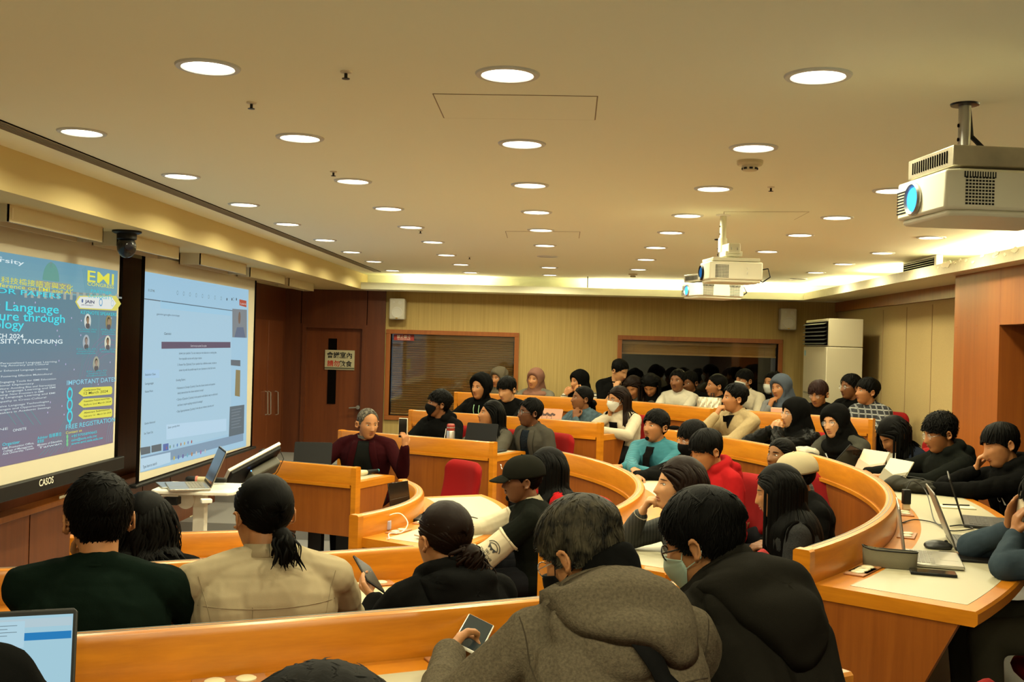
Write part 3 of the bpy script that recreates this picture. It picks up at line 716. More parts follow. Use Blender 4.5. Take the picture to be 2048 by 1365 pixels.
def chair(xy, fl, yaw, lb):
    """yaw = direction the chair faces (world angle)"""
    o = CHAIR0 if _first[0] else copy_tree(CHAIR0); _first[0] = False
    o.location = (xy[0], xy[1], fl); o.rotation_euler = (0, 0, yaw-math.pi/2); o['label'] = lb; o['group'] = 'red swivel chairs'; return o
# ================================================================= PROJECTION SCREENS
XS = -2.93
XPL = Xcols((0, 1, 0), (0, 0, 1), (1, 0, 0))          # text frame on a surface facing +x
SCR = mat('screen_fabric', (.56, .52, .40), .8)
def corner(px, py): return at_x(px, py, XS)
def proj_screen(lb, y0, y1, z0, z1, bar=True):
    t = thing('projection_screen', lb, 'projection screen', (XS, (y0+y1)/2, z0))
    m = MB(); m.bb((XS-.004, y0+.05, z0+.05), (XS, y1-.05, ZS-.06)); m.build('screen_fabric', SCR, t, smooth=0)
    
    for ya, yb in ((y0, y0+.05), (y1-.05, y1)): m = MB(); m.bb((XS-.003, ya, z0+.03), (XS+.002, yb, ZS-.06)); m.build('black_border', DARK, t, smooth=0)
    m = MB(); m.bb((XS-.03, y0-.06, z0-.03 if bar else z0+.015), (XS+.03, y1+.05, z0+.055 if bar else z0+.04)); b = m.build('bottom_bar', BLACK, t, bevel=.008)
    return t, b
s1r = corner(246, 515); s1b = corner(235, 930)
T1, B1 = proj_screen('left projection screen showing blue conference poster', 3.95, s1r[1], s1b[2], ZS)
m = MB(); p = at_x(78, 974, XS+.031); m.text('CASOS', mat('logo_white', (.75, .72, .6), .5), p, XPL, .055, bold=.012); m.build('brand_text', None, B1, smooth=0)
s2l = corner(287, 514); s2b = corner(278, 978); s2r = corner(500, 915)
T2, B2 = proj_screen('right projection screen showing a pale browser window', s2l[1]-.02, s2r[1]+.05, s2b[2], ZS, bar=False)
# --- picture shown on a screen: flat shapes lying on the fabric
ES = {}
def E_(c, s):
    k = (tuple(round(x, 3) for x in c), s)
    if k not in ES: ES[k] = emit('slide_%d' % len(ES), c, s); ES[k].node_tree.nodes['Principled BSDF'].inputs['Base Color'].default_value = (.045, .042, .038, 1)
    return ES[k]
class Slide:
    def __init__(s): s.m = MB()
    def P(s, px, py, l=0): return at_x(px, py, XS)+np.array([.0015+l*.0008, 0, 0])
    def W(s, y, z, l): return np.array([XS+.0015+l*.0008, y, z])
    def quad(s, p, c, st, l): s.m.add([s.P(x, y, l) for x, y in p], [tuple(range(len(p)))], E_(c, st))
    def rect(s, a, b, c, st, l):
        """axis-aligned on the screen: a = top-left pixel, b = bottom-right pixel"""
        A = at_x(*a, XS); B = at_x(*b, XS); s.m.add([s.W(A[1], B[2], l), s.W(B[1], B[2], l), s.W(B[1], A[2], l), s.W(A[1], A[2], l)], [(0, 1, 2, 3)], E_(c, st))
    def wrect(s, y0, z0, y1, z1, c, st, l): s.m.add([s.W(y0, z0, l), s.W(y1, z0, l), s.W(y1, z1, l), s.W(y0, z1, l)], [(0, 1, 2, 3)], E_(c, st))
    def disc(s, p, r, c, st, l, n=24, rz=None):
        C = at_x(*p, XS); rz = rz or r; s.m.add([s.W(C[1]+r*math.cos(a), C[2]+rz*math.sin(a), l) for a in np.linspace(0, 2*math.pi, n, endpoint=False)], [tuple(range(n))], E_(c, st))
    def ring(s, p, r, w, c, st, l, n=28, clip=None):
        C = at_x(*p, XS); a = np.linspace(0, 2*math.pi, n, endpoint=False)
        V = [s.W(C[1]+q*math.cos(t), C[2]+q*math.sin(t), l) for q in (r, r-w) for t in a]
        F = [(i, (i+1) % n, n+(i+1) % n, n+i) for i in range(n)]
        if clip is not None:
            y0, y1, z0, z1 = clip; F = [f for f in F if all(y0 < V[k][1] < y1 and z0 < V[k][2] < z1 for k in f)]
        s.m.add(V, F, E_(c, st))
    def text(s, px, py, px1, body, hpx, c, st, l=4, bold=.01):
        A = at_x(px, py, XS); B = at_x(px1, py, XS); dep = float(np.dot((A+B)/2-CAM, FW)); size = hpx*dep/FPX/.70
        V, F = text_mesh(body, round(size, 4), 'LEFT', bold)
        if not len(V): return
        V = V.copy(); V[:, 0] -= V[:, 0].min(); V[:, 0] *= (B[1]-A[1])/V[:, 0].max()
        s.m.add([s.W(A[1]+v[0], A[2]+v[1], l) for v in V], F, E_(c, st))
CY = (.03, .68, .80); YE = (.80, .78, .08); WH = (.75, .88, .92)
S = Slide()
a = at_x(239, 543, XS); b = at_x(235, 884, XS); y0s, y1s, z0s, z1s = a[1]-2.7, a[1]-.03, b[2], a[2]
n_ = 30
for i in range(n_):
    t_ = (i+.5)/n_; za = z1s-(z1s-z0s)*i/n_; zb = z1s-(z1s-z0s)*(i+1)/n_
    for j in range(12):
        u = (j+.5)/12; ya = y0s+(y1s-y0s)*j/12; yb_ = y0s+(y1s-y0s)*(j+1)/12
        if t_ < .17: c = (.20+.25*t_, .50+.4*t_, .68)
        else:
            pk = max(0, (t_-.4))*.30; c = (.095+.05*u+pk*.80, .24+.10*(1-t_)-.20*pk, .44+.04*(1-t_)-.04*u-pk*.45)
        S.wrect(ya, zb, yb_, za, c, .60, 0)
BD = (.36, .44, .42)
S.rect((45, 573), (243, 598), BD, .55, 1); S.rect((70, 560), (140, 580), (.42, .50, .46), .6, 1)
C = at_x(101, 562, XS); S.m.add([S.W(C[1]+.10*math.cos(t), C[2]+.105*math.sin(t), 2) for t in np.linspace(0, math.pi, 16)], [tuple(range(16))], E_((.16, .50, .44), .6)); S.rect((99, 524), (103, 536), BD, .6, 2)
for k in range(15): S.rect((48+k*13, 580+k*.6), (53+k*13, 596+k*.6), (.58, .66, .60), .55, 2)
S.text(173, 563, 226, 'EMI', 22, YE, .9, 5, .008); S.text(173, 571, 226, 'CONGRESS', 7, YE, .85, 5, .006)
S.text(180, 585, 222, 'PARTNER', 6, CY, .75, 5); S.text(174, 595, 224, 'UNIVERSITY', 6.5, CY, .75, 5)
S.text(-150, 502, 47, 'Asia University', 9, WH, .9, 5, .006); S.text(-30, 513, 2, 'Taiwan', 6, WH, .8, 5)
S.text(-170, 546, 145, '2024國際研討會：科技橋接語言與文化', 10, YE, .8, 5, .006)
S.text(-150, 559, 140, 'International Conference on EMI and AI', 8, YE, .85, 6, .006)
S.text(-112, 576, 120, 'CALL FOR PAPERS', 10, CY, .95, 7, .008)
S.text(-120, 613, 116, 'Bridging Language', 18, CY, 1.0, 5, .008); S.text(-125, 635, 128, 'and Culture through', 18, CY, 1.0, 5, .008); S.text(-95, 654, 46, 'Technology', 18, CY, 1.0, 5, .008)
S.text(-60, 676, 45, '12 MARCH 2024', 9, WH, .9, 5, .015); S.text(-120, 687, 123, 'ASIA UNIVERSITY, TAICHUNG', 9, WH, .9, 5, .015)
cl = (y0s, y1s, z0s, z1s)
for k in range(10): S.ring((40, 640), .98-.02*k, .003, (.10, .45, .52) if k else (.1, .62, .68), .55, 1, 90, cl)
for k in range(5): S.ring((215, 800), .42-.03*k, .003, (.45, .22, .50), .5, 1, 60, cl)
r_ = random.Random(2)
for k in range(26): S.disc((20+r_.random()*210, 600+r_.random()*230), .006, (.6, .55, .9), .7, 2, 8)
for x in (10, 25, 45, 60): S.m.add([S.P(x, 822, 1), S.P(x+1.5, 822, 1), S.P(x+22, 850, 1), S.P(x+20.5, 850, 1)], [(0, 1, 2, 3)], E_((.15, .5, .55), .5))
S.quad([(157, 592), (231, 592), (241, 608), (231, 622), (157, 618), (149, 604)], (.80, .74, .14), .8, 3)
S.quad([(159, 594), (222, 594), (231, 607), (222, 619), (159, 616), (152, 604)], (.85, .90, .88), .8, 4)
S.text(168, 606, 187, 'JAIN', 6, (.05, .08, .25), .5, 5, .03); S.text(161, 611, 185, 'JAIN UNIVERSITY', 2.6, (.1, .1, .3), .5, 5); S.disc((163, 602), .012, (.1, .2, .5), .6, 5)
S.ring((200, 605), .025, .008, (.1, .45, .8), .7, 5); S.ring((223, 607), .020, .003, (.25, .55, .75), .7, 5)
S.text(160, 628, 232, 'KEYNOTE SPEAKERS', 6.5, CY, .75, 4)
for (x, y, bg, hr, sk) in [(174, 643, (.75, .82, .78), (.04, .03, .02), (.42, .26, .16)), (216, 645, (.30, .25, .12), (.06, .05, .04), (.48, .34, .22)), (171, 685, (.42, .52, .60), (.30, .26, .26), (.40, .32, .30)), (214, 686, (.78, .80, .64), (.03, .02, .02), (.38, .20, .12)), (191, 728, (.42, .44, .36), (.03, .03, .03), (.50, .36, .28))]:
    S.disc((x, y), .047, bg, .75, 3); S.disc((x, y+9), .030, (.10, .11, .16), .5, 4, rz=.018); S.disc((x, y-4), .020, hr, .3, 4, rz=.021); S.disc((x, y-1), .016, sk, .6, 5, rz=.020)
def lines(x0, x1, y, words, h=3.0, dy=4.5, c=CY, st=.55):
    for k, w in enumerate(words): S.text(x0+(k % 2)*2, y+k*dy, x1-(k % 2)*2, w, h, c, st, 4)
lines(155, 192, 660, ['Dr. Kumar, Ph.D', 'University, India']); lines(201, 229, 661, ['Ph.D', 'National University', 'Taiwan'])
lines(152, 190, 700, ['Dr. Ph.D', 'University of Science', 'Indonesia']); lines(198, 230, 701, ['Ph.D', 'University, India']); lines(172, 212, 745, ['Dr. Ph.D', 'University of Hull', 'Indonesia'])
for y, x1, w in ((731, 112, 'Analytics and Personalized Language Learning'), (736, 95, 'for EMI: Ensuring Accuracy and Cultural'), (747, 94, 'Generative AI for Enhanced Language Learning'), (759, 102, 'Remote Work: Fostering Effective Multicultural'), (771, 110, 'Using Games: Engaging Tools for EMI Education'), (778, 66, 'and International Diplomacy'), (785, 109, 'Language and Culture: Avoiding Bias and Stereotypes'), (791, 109, 'Revolutionizing Language Learning and EMI'), (798, 85, 'Language Processing: New Frontiers in EMI'), (804, 108, 'Revolutionizing Language Learning and EMI'), (812, 90, 'Enhancing Empathy in Cross-Cultural'), (822, 96, 'Learning Inclusive Language Technologies'), (829, 88, 'Forums: Challenges and Opportunities'), (836, 99, 'for English Speakers in Academic Settings')):
    S.text(-60, y, x1, w, 3.6, WH, .75, 4, .006)
S.text(132, 771, 230, 'IMPORTANT DATES', 9, (.25, .62, .80), .85, 4)
for k, (y, l1, l2) in enumerate(((784, 'Conference Day:', '12 March 2024'), (806, 'Presentation Pre/post-record Video', 'Before 2nd March 2024'), (829, 'Abstract Submission:', 'February 1st - March 5th 2024'))):
    S.quad([(155, y+3), (165, y-8), (221, y-11), (223, y-8), (223, y+2), (221, y+5), (165, y+10)], YE, .85, 4)
    S.text(166, y-1, 200 if k == 0 else 218, l1, 3.2, (.08, .10, .02), .3, 5, .015); S.text(166, y+6, 214 if k == 0 else 220, l2, 5 if k == 0 else 3.2, (.08, .10, .02), .3, 5, .006)
    S.ring((138, y+4), .038, .014, CY, .9, 4)
    if k < 2: S.rect((136.5, y+12), (139.5, y+17), CY, .9, 4)
S.rect((136.5, 775), (139.5, 781), CY, .9, 4); S.rect((136.5, 842), (139.5, 849), CY, .9, 4)
S.text(130, 860, 228, 'FREE REGISTRATION', 9, (.15, .66, .80), .85, 4); S.text(130, 869, 162, 'Contact us', 5, YE, .8, 4, .010)
for y, x1, w in ((876, 192, '+919705890665'), (884, 192, 'mm@asia.edu.tw'), (891, 204, 'www.emi.asia.edu.tw')):
    S.text(141, y, x1, w, 5, CY, .75, 4, .015); S.disc((133, y-2), .013, (.20, .75, .35), .7, 4, 12)
S.text(-40, 868, 14, 'ONLINE', 5, WH, .7, 4, .010); S.text(24, 864, 51, 'ONSITE', 5, WH, .8, 4, .010)
S.text(3, 893, 38, 'Organizer', 6, CY, .85, 4, .010); S.text(73, 880, 121, 'Advisor 指導單位', 6, CY, .8, 4, .010); S.text(73, 887, 86, '教育部', 5, CY, .8, 4, .010)
lines(3, 66, 900, ['EMI Promotion Office,', 'College of Management,', 'Asia University, Taiwan'], 4, 5.4, WH, .75); lines(73, 123, 893, ['Ministry of Education,', 'Taiwan'], 4, 5.4, WH, .75)
for k in range(4): S.ring((236, 880), .10+.03*k, .003, (.2, .6, .7), .5, 2, 40, cl)
o = S.m.build('projected_poster', None, T1, smooth=0)
# --- right screen: pale browser window, slightly keystoned
S = Slide(); BG = (.36, .62, .82)
q = lambda a, b, c, d: [a, b, c, d]
S.quad([(288, 543), (497, 580), (492, 893), (280, 946)], BG, .82, 0)
S.quad([(288, 597), (463, 621), (461, 868), (282, 913)], (.41, .66, .84), .80, 1)      # page
S.quad([(288, 597), (464, 621), (464, 622.5), (288, 599)], (.12, .20, .28), .5, 2)
S.quad([(320, 602), (461, 622), (461, 632), (320, 617)], (.36, .66, .88), .8, 2)
S.quad([(322, 684), (460, 684.5), (460, 696), (322, 698)], (.13, .09, .20), .6, 3)
S.text(380, 694, 412, 'Gemini was just updated. See update', 4, (.7, .7, .8), .6, 4)
S.quad([(478, 599), (492, 602), (492, 615), (478, 611)], (.55, .08, .05), .7, 3); S.text(480, 609, 491, 'Leave', 4, (.9, .8, .8), .6, 4)
for k in range(9): S.ring((354+k*12.5+(12 if k > 7 else 0), 586+k*1.6), .016, .003, (.18, .28, .34), .5, 3, 14)
for x in (453, 463, 472): S.disc((x, 599), .013, (.06, .10, .14), .4, 3, 12)
S.text(295, 583, 308, '01:37:46', 5, (.2, .3, .35), .5, 4)
S.text(312, 630, 358, 'gemini.google.com/app', 3.6, (.2, .3, .4), .5, 4); S.text(327, 670, 341, 'Gemini', 5, (.15, .22, .30), .5, 4)
TX = (.12, .20, .28)
for x0, y, x1, w in ((357, 709, 432, 'answer your question. You can create your own data set or an existing data'), (357, 720, 403, 'from reputable sources with proper citation.'), (354, 732, 432, '3. Answer Key (Optional): If your question has a definitive answer, include an'), (357, 743, 430, 'answer key with the possible steps for your classmates to check their work.'),
                     (351, 763, 370, 'Grading Rubric:'), (352, 779, 429, '• Relevance to Concept (3 points): Does the chosen scenario and question'), (354, 789, 406, 'clearly demonstrate the chosen statistical concept?'), (352, 802, 434, '• Clarity of Question (2 points): Is the question well defined, easy to understand,'), (354, 813, 404, 'and does it require applying statistical knowledge?'), (352, 826, 426, '• Data Appropriateness (2 points): Is the data set relevant, accurate, and'), (335, 858, 358, 'Enter a prompt here'), (289, 752, 310, 'Statistics Class'), (289, 770, 306, 'Language'), (289, 786, 305, 'Related Work'), (288, 850, 309, 'Gemini Advanced'), (287, 870, 305, 'See Taipei City')):
    S.text(x0, y, x1, w, 4.2, TX, .45, 3, .006)
S.quad([(288, 740), (318, 740), (318, 756), (288, 757)], (.40, .66, .92), .8, 2)
S.quad([(332, 850), (452, 838), (452, 862), (332, 880)], (.48, .71, .90), .84, 2)
S.quad([(464, 618), (493, 620), (493, 676), (464, 675)], (.30, .36, .42), .55, 2); S.disc((478, 636), .035, (.30, .20, .16), .5, 3, rz=.055); S.quad([(468, 675), (473, 655), (486, 655), (490, 676)], (.16, .24, .42), .5, 3)
S.quad([(461, 720), (480, 721), (480, 733), (461, 731)], (.16, .22, .30), .5, 2); S.quad([(471, 740), (480, 741), (479, 794), (469, 792)], (.42, .34, .16), .5, 2)
S.quad([(459, 814), (488, 810), (487, 867), (457, 874)], (.14, .22, .30), .5, 2)
for k in range(7): S.quad([(462, 820+k*6), (482-2*(k % 3), 816+k*6), (482-2*(k % 3), 818+k*6), (462, 822+k*6)], (.24, .34, .44), .5, 3)
S.quad([(281, 915), (486, 867), (486, 882), (280, 937)], (.24, .40, .58), .7, 2)
S.quad([(280, 896), (300, 893), (300, 907), (281, 911)], (.14, .20, .26), .5, 2); S.quad([(302, 892), (322, 888), (322, 902), (302, 906)], (.14, .20, .26), .5, 2)
for k, c in enumerate([(.8, .7, .2), (.1, .25, .7), (.15, .15, .5), (.2, .6, .8), (.7, .3, .1), (.8, .8, .8), (.5, .2, .6), (.7, .75, .8)]): S.disc((347+k*8.9, 917-k*2.0), .017, c, .6, 4, 12)
for k, c in enumerate([(.7, .3, .2), (.2, .5, .3), (.3, .5, .7), (.1, .3, .8), (.6, .3, .2), (.8, .6, .2), (.2, .3, .8), (.6, .1, .1)]): S.disc((332+k*7.2, 896-k*1.7), .013, c, .55, 3, 12)
S.quad([(325, 889), (336, 887), (336, 901), (325, 903)], (.1, .2, .6), .6, 3)
S.quad([(280, 918), (340, 905), (340, 925), (280, 944)], (.50, .72, .88), .84, 3); S.text(284, 938, 312, 'Type here to search', 6, (.12, .2, .3), .5, 5)
S.m.build('projected_browser', None, T2, smooth=0)
# --- housings of older screens, hung under the bulkhead
def housing(px0, px1, pxe, lb):
    """long face from px0 to px1 (top edge pixels), near end cap visible to pxe"""
    a = at_z(*px0, ZS); b = at_z(*px1, ZS); x = (a[0]+b[0])/2; w = abs(at_y(*pxe, a[1])[0]-a[0]) if pxe else .16; w = min(max(w, .12), .2)
    h = .085; t = thing('screen_housing', lb, 'screen housing', (x-w/2, (a[1]+b[1])/2, ZS-h), 'white screen housings under the bulkhead')
    m = MB(); m.bb((x-.008, a[1], ZS-h), (x, b[1], ZS)); m.bb((x-w, a[1], ZS-h), (x-w+.008, b[1], ZS)); m.bb((x-w, a[1], ZS-h), (x, a[1]+.008, ZS)); m.bb((x-w, b[1]-.008, ZS-h), (x, b[1], ZS)); m.build('casing', CREAM, t, smooth=0)
    m = MB(); m.cyl((x-w/2, a[1]+.03, ZS-.045), (x-w/2, b[1]-.03, ZS-.045), .028, seg=16); m.build('roller', SILV, t)
    m = MB(); m.bb((x-w+.01, a[1]+.01, ZS-.008), (x-.01, b[1]-.01, ZS-.003)); m.build('inside', DARK, t, smooth=0)
    m = MB(); m.bb((x+.0, a[1]+.03, ZS-.07), (x+.0015, a[1]+.045, ZS-.015)); m.build('end_clip', TRIMW, t, smooth=0)
housing((20, 408), (205, 456), None, 'nearest white screen housing at the left frame edge, before the dome camera')
housing((240, 464), (356, 495), None, 'white screen housing just behind the black dome camera')
housing((405, 507), (490, 530), (362, 505), 'white screen housing above the left part of the browser screen')
housing((506, 535), (566, 552), (492, 531), 'small white screen housing above the right edge of the browser screen')
housing((580, 556), (627, 568), (570, 553), 'farthest white screen housing before the wood wall')
# --- dome camera
p = at_z(254, 462, ZS); t = thing('dome_camera', 'black pan tilt dome camera hanging between the two projection screens', 'camera', p)
m = MB(); m.lathe(p, [(.085, 0), (.085, -.010), (.07, -.018), (.001, -.018)], 28); m.build('mount_plate', BLACK, t)
m = MB(); m.lathe(p-[0, 0, .018], [(.058, 0), (.058, -.03), (.052, -.035), (.001, -.035)], 24); m.build('swivel', BLACK, t)
m = MB(); c = p-[0, 0, .095]; m.ell(c, (.056, .056, .068)); m.build('dome', mat('dome_black', (.010, .010, .010), .25), t)
m = MB(); m.lathe(c+[.03, -.042, .0], [(.024, 0), (.024, .012), (.018, .014), (.001, .012)], 18, X=Xcols(_unit((.82, .57, 0)), (0, 0, 1), _unit((.57, -.82, 0)))); m.build('lens', mat('lens_glass', (.02, .02, .03), .05), t)
m = MB(); m.box(p+[.03, -.06, -.012], (.02, .003, .008)); m.build('camera_label', WHITEP, t, smooth=0)
# --- ceiling projectors
def projector(pp, lens_px, side_px1, side_py0, side_py1, front_px0, yaw, L, w, h, lb, pole_px, body, kind=0):
    """body centre pp, yaw = lens direction; L = length along lens axis, w = width, h = height"""
    f = np.array([math.cos(yaw), math.sin(yaw), 0]); r = np.array([f[1], -f[0], 0]); X = Xcols(r, f, (0, 0, 1)); t = thing('ceiling_projector', lb, 'projector', pp)
    def Q(x, y, z): return pp+r*x+f*y+np.array([0, 0, z])
    m = MB(); c = .05
    poly = [(-w/2, -L/2), (w/2, -L/2), (w/2, L/2-c), (w/2-.02, L/2), (-w/2+.02, L/2), (-w/2, L/2-c)]
    m.prism(poly, -h/2+.01, h/2, X=X, o=pp); m.prism([(x*.92, y*.94) for x, y in poly], -h/2-.006, -h/2+.012, X=X, o=pp); m.build('case', body, t, bevel=.008)
    lx = {0: .035, 1: .06}.get(kind, 0)
    Xl = Xcols(r, (0, 0, 1), f)
    m = MB(); m.lathe(Q(lx, L/2, 0), [(h*.40, -.01), (h*.40, .006), (h*.36, .012), (h*.32, .002), (.001, .0)], 30, X=Xcols(r, (0, 0, 1), f)); m.build('lens_ring', BLACK if kind else GREYM, t)
    m = MB(); m.ell(Q(lx, L/2+.002, 0), (h*.30, h*.30, .012), X=Xl); m.build('lens', emit('projector_lens' if kind == 0 else 'projector_lens_dim', (.06, .38, 1.0), 2.6 if kind == 0 else .4), t)
    for sx in (-1, 1):
        for oy in ((-L*.30, L*.28) if kind == 0 else (L*.28,)):
            m = MB()
            for i in range(9):
                for j in range(9): m.box(Q(sx*w/2*1.0005, oy+(j-4)*.0088, -.034+i*.0085), (.002, .006, .005), X=X)
            m.build('vent_grid', BLACK, t, smooth=0)
    if kind == 0:
        for oy in (-L*.30, L*.28):
            for sx in (-1, 1):
                m = MB()
                for j in range(13): m.box(Q(sx*w/2*1.0005, oy+(j-6)*.0068, h/2-.016), (.002, .003, .016), X=X)
                m.build('vent_slot', BLACK, t, smooth=0)
        m = MB()
        for i in range(8):
            for j in range(9): m.box(Q(w*.27+j*.0066, L/2+.0005, -.03+i*.0085), (.004, .002, .0045), X=X)
        m.build('front_vent', BLACK, t, smooth=0)
        m = MB(); m.box(Q(0, .03, h/2+.038), (.27, .27, .055), X=X); m.build('mount_box', mat('galvanised', (.48, .44, .34), .35, metal=.8, var=.2, vscale=12), t, bevel=.003)
        m = MB()
        for j in range(16): m.box(Q(-.1+j*.0135, .166, h/2+.038), (.004, .002, .032), X=X)
        m.build('mount_slot', DARK, t, smooth=0)
        m = MB()
        for k in (-1, 1): m.box(Q(k*.05, -.20, h/2+.02), (.02, .36, .012), X=X)
        m.build('mount_rail', WHITEP, t, smooth=0)
        zt2 = h/2+.06
    else:
        m = MB(); m.box(Q(0, 0, h/2+.012), (w*.94, L*.9, .02), X=X); m.box(Q(0, 0, h/2+.05), (.12, .10, .03), X=X); m.build('mount_plate', mat('mount_paint', (.60, .57, .42), .45), t, bevel=.003)
        m = MB(); m.box(Q(0, 0, h/2+.08), (.14, .07, .06), X=X); m.build('mount_bracket', mat('mount_paint', (.6, .57, .42), .45), t, bevel=.004)
        m = MB()
        for k in (-1, 1): m.lathe(Q(-.142/2*0-.071, k*.018, h/2+.08), [(.009, 0), (.009, .003), (.001, .004)], 12, X=Xcols((0, 1, 0), (0, 0, 1), (-1, 0, 0)))
        m.build('mount_screw', GREYM, t)
        zt2 = h/2+.10
    top = at_z(*pole_px, ZC); base = np.array([top[0], top[1], pp[2]+zt2])
    m = MB(); m.cyl(base-[0, 0, .03], (top[0], top[1], ZC-.14), .026 if kind else .020, seg=18); m.cyl((top[0], top[1], ZC-.15), (top[0], top[1], ZC), .019, seg=18); m.build('ceiling_pole', GREYM if kind == 0 else MAT.get('mount_paint') or WHITEP, t)
    m = MB()
    for k in range(4): m.lathe((top[0]-.0195, top[1]-.003, ZC-.07-.045*k), [(.006, 0), (.006, .002), (.001, .002)], 10, X=Xcols((0, 1, 0), (0, 0, 1), (-1, -.2, 0)))
    m.build('pole_hole', DARK, t)
    m = MB(); m.lathe((top[0], top[1], ZC), [(.045, 0), (.043, -.006), (.02, -.008)], 20); m.build('ceiling_flange', BLACKM if kind == 0 else WHITEP, t)
    return t, Q, top
D1 = 2.95
fc_ = CAM+ray(1840, 396)*D1; pc = fc_+np.array([.19*math.cos(rad(7)), .19*math.sin(rad(7)), 0])
PJ = mat('projector_white', (.72, .69, .55), .35)
t, Q, top = projector(pc, None, None, None, None, None, rad(187), .38, .33, .115, 'large white ceiling projector nearest the camera with glowing blue lens', (1930, 208), PJ)
m = MB(); n_ = 24; pth = [Vector(top).lerp(Vector(top), 0)]
A_ = [top+[.01, 0, 0], top+[.03, .02, -.10], top+[.08, 0, -.16], top+[.2, -.02, -.24], top+[.42, -.05, -.33]]
m.tube([np.array((*p_, 0))[:3] if False else p_ for p_ in [A_[0], A_[0]*.5+A_[1]*.5, A_[1], A_[2], A_[3]*.5+A_[2]*.5, A_[3], A_[4]]], .008, 8); m.build('power_cable', BLACK, t)
m = MB(); m.box(top+[.10, -.01, -.19], (.13, .045, .03), X=Xcols(_unit((.8, 0, -.6)), (0, 1, 0), _unit((.6, 0, .8)))); m.build('cable_box', GREYM, t, bevel=.004)
m = MB(); m.text('INFOCUS' if False else 'OPTOMA' if False else '', BLK_T, Q(0, 0, 0), Xcols((1, 0, 0), (0, 0, 1), (0, -1, 0)), .02) if False else None
D2 = 6.35; pc = CAM+ray(1461, 546)*D2
t, Q, top = projector(pc, None, None, None, None, None, rad(188), .31, .25, .115, 'middle white ceiling projector on a pole with green power light', (1447, 430), mat('projector_cream', (.74, .70, .54), .4), 1)
m = MB(); c = Q(-.136, -.06, .005)
for k in range(5): a_ = k*2*math.pi/5; m.lathe(c+np.array([-.0, .016*math.cos(a_), .016*math.sin(a_)]), [(.005, 0), (.004, .002), (.001, .002)], 10, X=Xcols((0, 1, 0), (0, 0, 1), (-1, 0, 0)))
m.build('button', WHITEP, t)
m = MB(); m.tube([Q(.0, -.17, .02), Q(-.02, -.22, .03), Q(-.03, -.23, -.02), Q(-.02, -.19, -.05), Q(-.02, -.17, -.04)], .004, 8); m.build('signal_cable', BLACK, t)
D3 = 7.9; pc = CAM+ray(1424, 583)*D3
t, Q, top = projector(pc, None, None, None, None, None, rad(198), .36, .30, .105, 'farthest white projector seen just below the middle projector, blue lens lit', (1441, 479), PJ)
m = MB(); m.tube([Q(.0, -.17, .02), Q(0, -.25, .05), Q(0, -.28, 0), Q(0, -.22, -.04), Q(0, -.17, -.04)], .005, 8); m.build('signal_cable', BLACK, t)
# ================================================================= PEOPLE
from mathutils.bvhtree import BVHTree
_ts = bpy.data.scenes.new('remesh_scratch')
def remesh(mb, voxel, smooth=3, fac=.5):
    V = np.vstack(mb.V); me = bpy.data.meshes.new('tmp'); me.from_pydata(V.tolist(), [], mb.F)
    fix_normals_islands(me, V, mb.F)
    ob = bpy.data.objects.new('tmp', me); _ts.collection.objects.link(ob)
    r = ob.modifiers.new('r', 'REMESH'); r.mode = 'VOXEL'; r.voxel_size = voxel; r.adaptivity = 0
    if smooth:
        s = ob.modifiers.new('s', 'SMOOTH'); s.iterations = smooth; s.factor = fac
    vl = _ts.view_layers[0]; vl.update(); dg = vl.depsgraph; ev = ob.evaluated_get(dg); m2 = ev.to_mesh()
    n = len(m2.vertices); co = np.empty(n*3); m2.vertices.foreach_get('co', co); co = co.reshape(-1, 3).copy()
    lt = np.empty(len(m2.polygons), int); m2.polygons.foreach_get('loop_total', lt); lv = np.empty(len(m2.loops), int); m2.loops.foreach_get('vertex_index', lv)
    ls = np.r_[0, np.cumsum(lt)[:-1]]
    q = lt == 4; Q = lv[ls[q][:, None]+np.arange(4)]; tr = lt == 3; T3 = lv[ls[tr][:, None]+np.arange(3)] if tr.any() else np.zeros((0, 3), int)
    ev.to_mesh_clear(); bpy.data.objects.remove(ob); bpy.data.meshes.remove(me)
    return co, Q, T3
def fix_normals_islands(me, V, F):
    bm = bmesh.new(); bm.from_mesh(me); bmesh.ops.recalc_face_normals(bm, faces=bm.faces); bm.to_mesh(me); bm.free()
def vnormals(V, Q):
    n = np.cross(V[Q[:, 2]]-V[Q[:, 0]], V[Q[:, 3]]-V[Q[:, 1]]); N = np.zeros_like(V)
    for k in range(4): np.add.at(N, Q[:, k], n)
    return N/(np.linalg.norm(N, axis=1)[:, None]+1e-12)
def folds(V, Q, seed, amp=.005, freq=16.0, aniso=(1, 1, .6)):
    r = np.random.RandomState(seed); N = vnormals(V, Q); P = (V-V.mean(0))*np.array(aniso); f = np.zeros(len(V))
    warp = np.zeros_like(P)
    for k in range(3):
        d = r.randn(3)*freq*.35; warp[:, k] = .09*np.sin(P @ d+r.rand()*6)
    for k in range(6):
        d = r.randn(3); d /= np.linalg.norm(d); fr = freq*(.7+1.5*r.rand())
        s = np.sin((P+warp) @ d*fr+r.rand()*6.28); f += (1-np.abs(s))**1.5*(.5+.5*r.rand())*(1 if k % 2 else -1)
    return V+N*(amp*f/2.2)[:, None]
def link_mesh(name, V, Q, T3, m, parent, base, mats=None, mi=None):
    me = bpy.data.meshes.new(name); F = Q.tolist()+T3.tolist(); me.from_pydata((V-base).tolist(), [], F)
    for x in (mats or [m]): me.materials.append(x)
    if mi is not None: me.polygons.foreach_set('material_index', mi)
    me.polygons.foreach_set('use_smooth', [True]*len(F))
    o = bpy.data.objects.new(name, me); COL.objects.link(o)
    if parent is not None: o.parent = parent
    else: o.location = Vector(base)
    ORI[o.name] = base
    return o
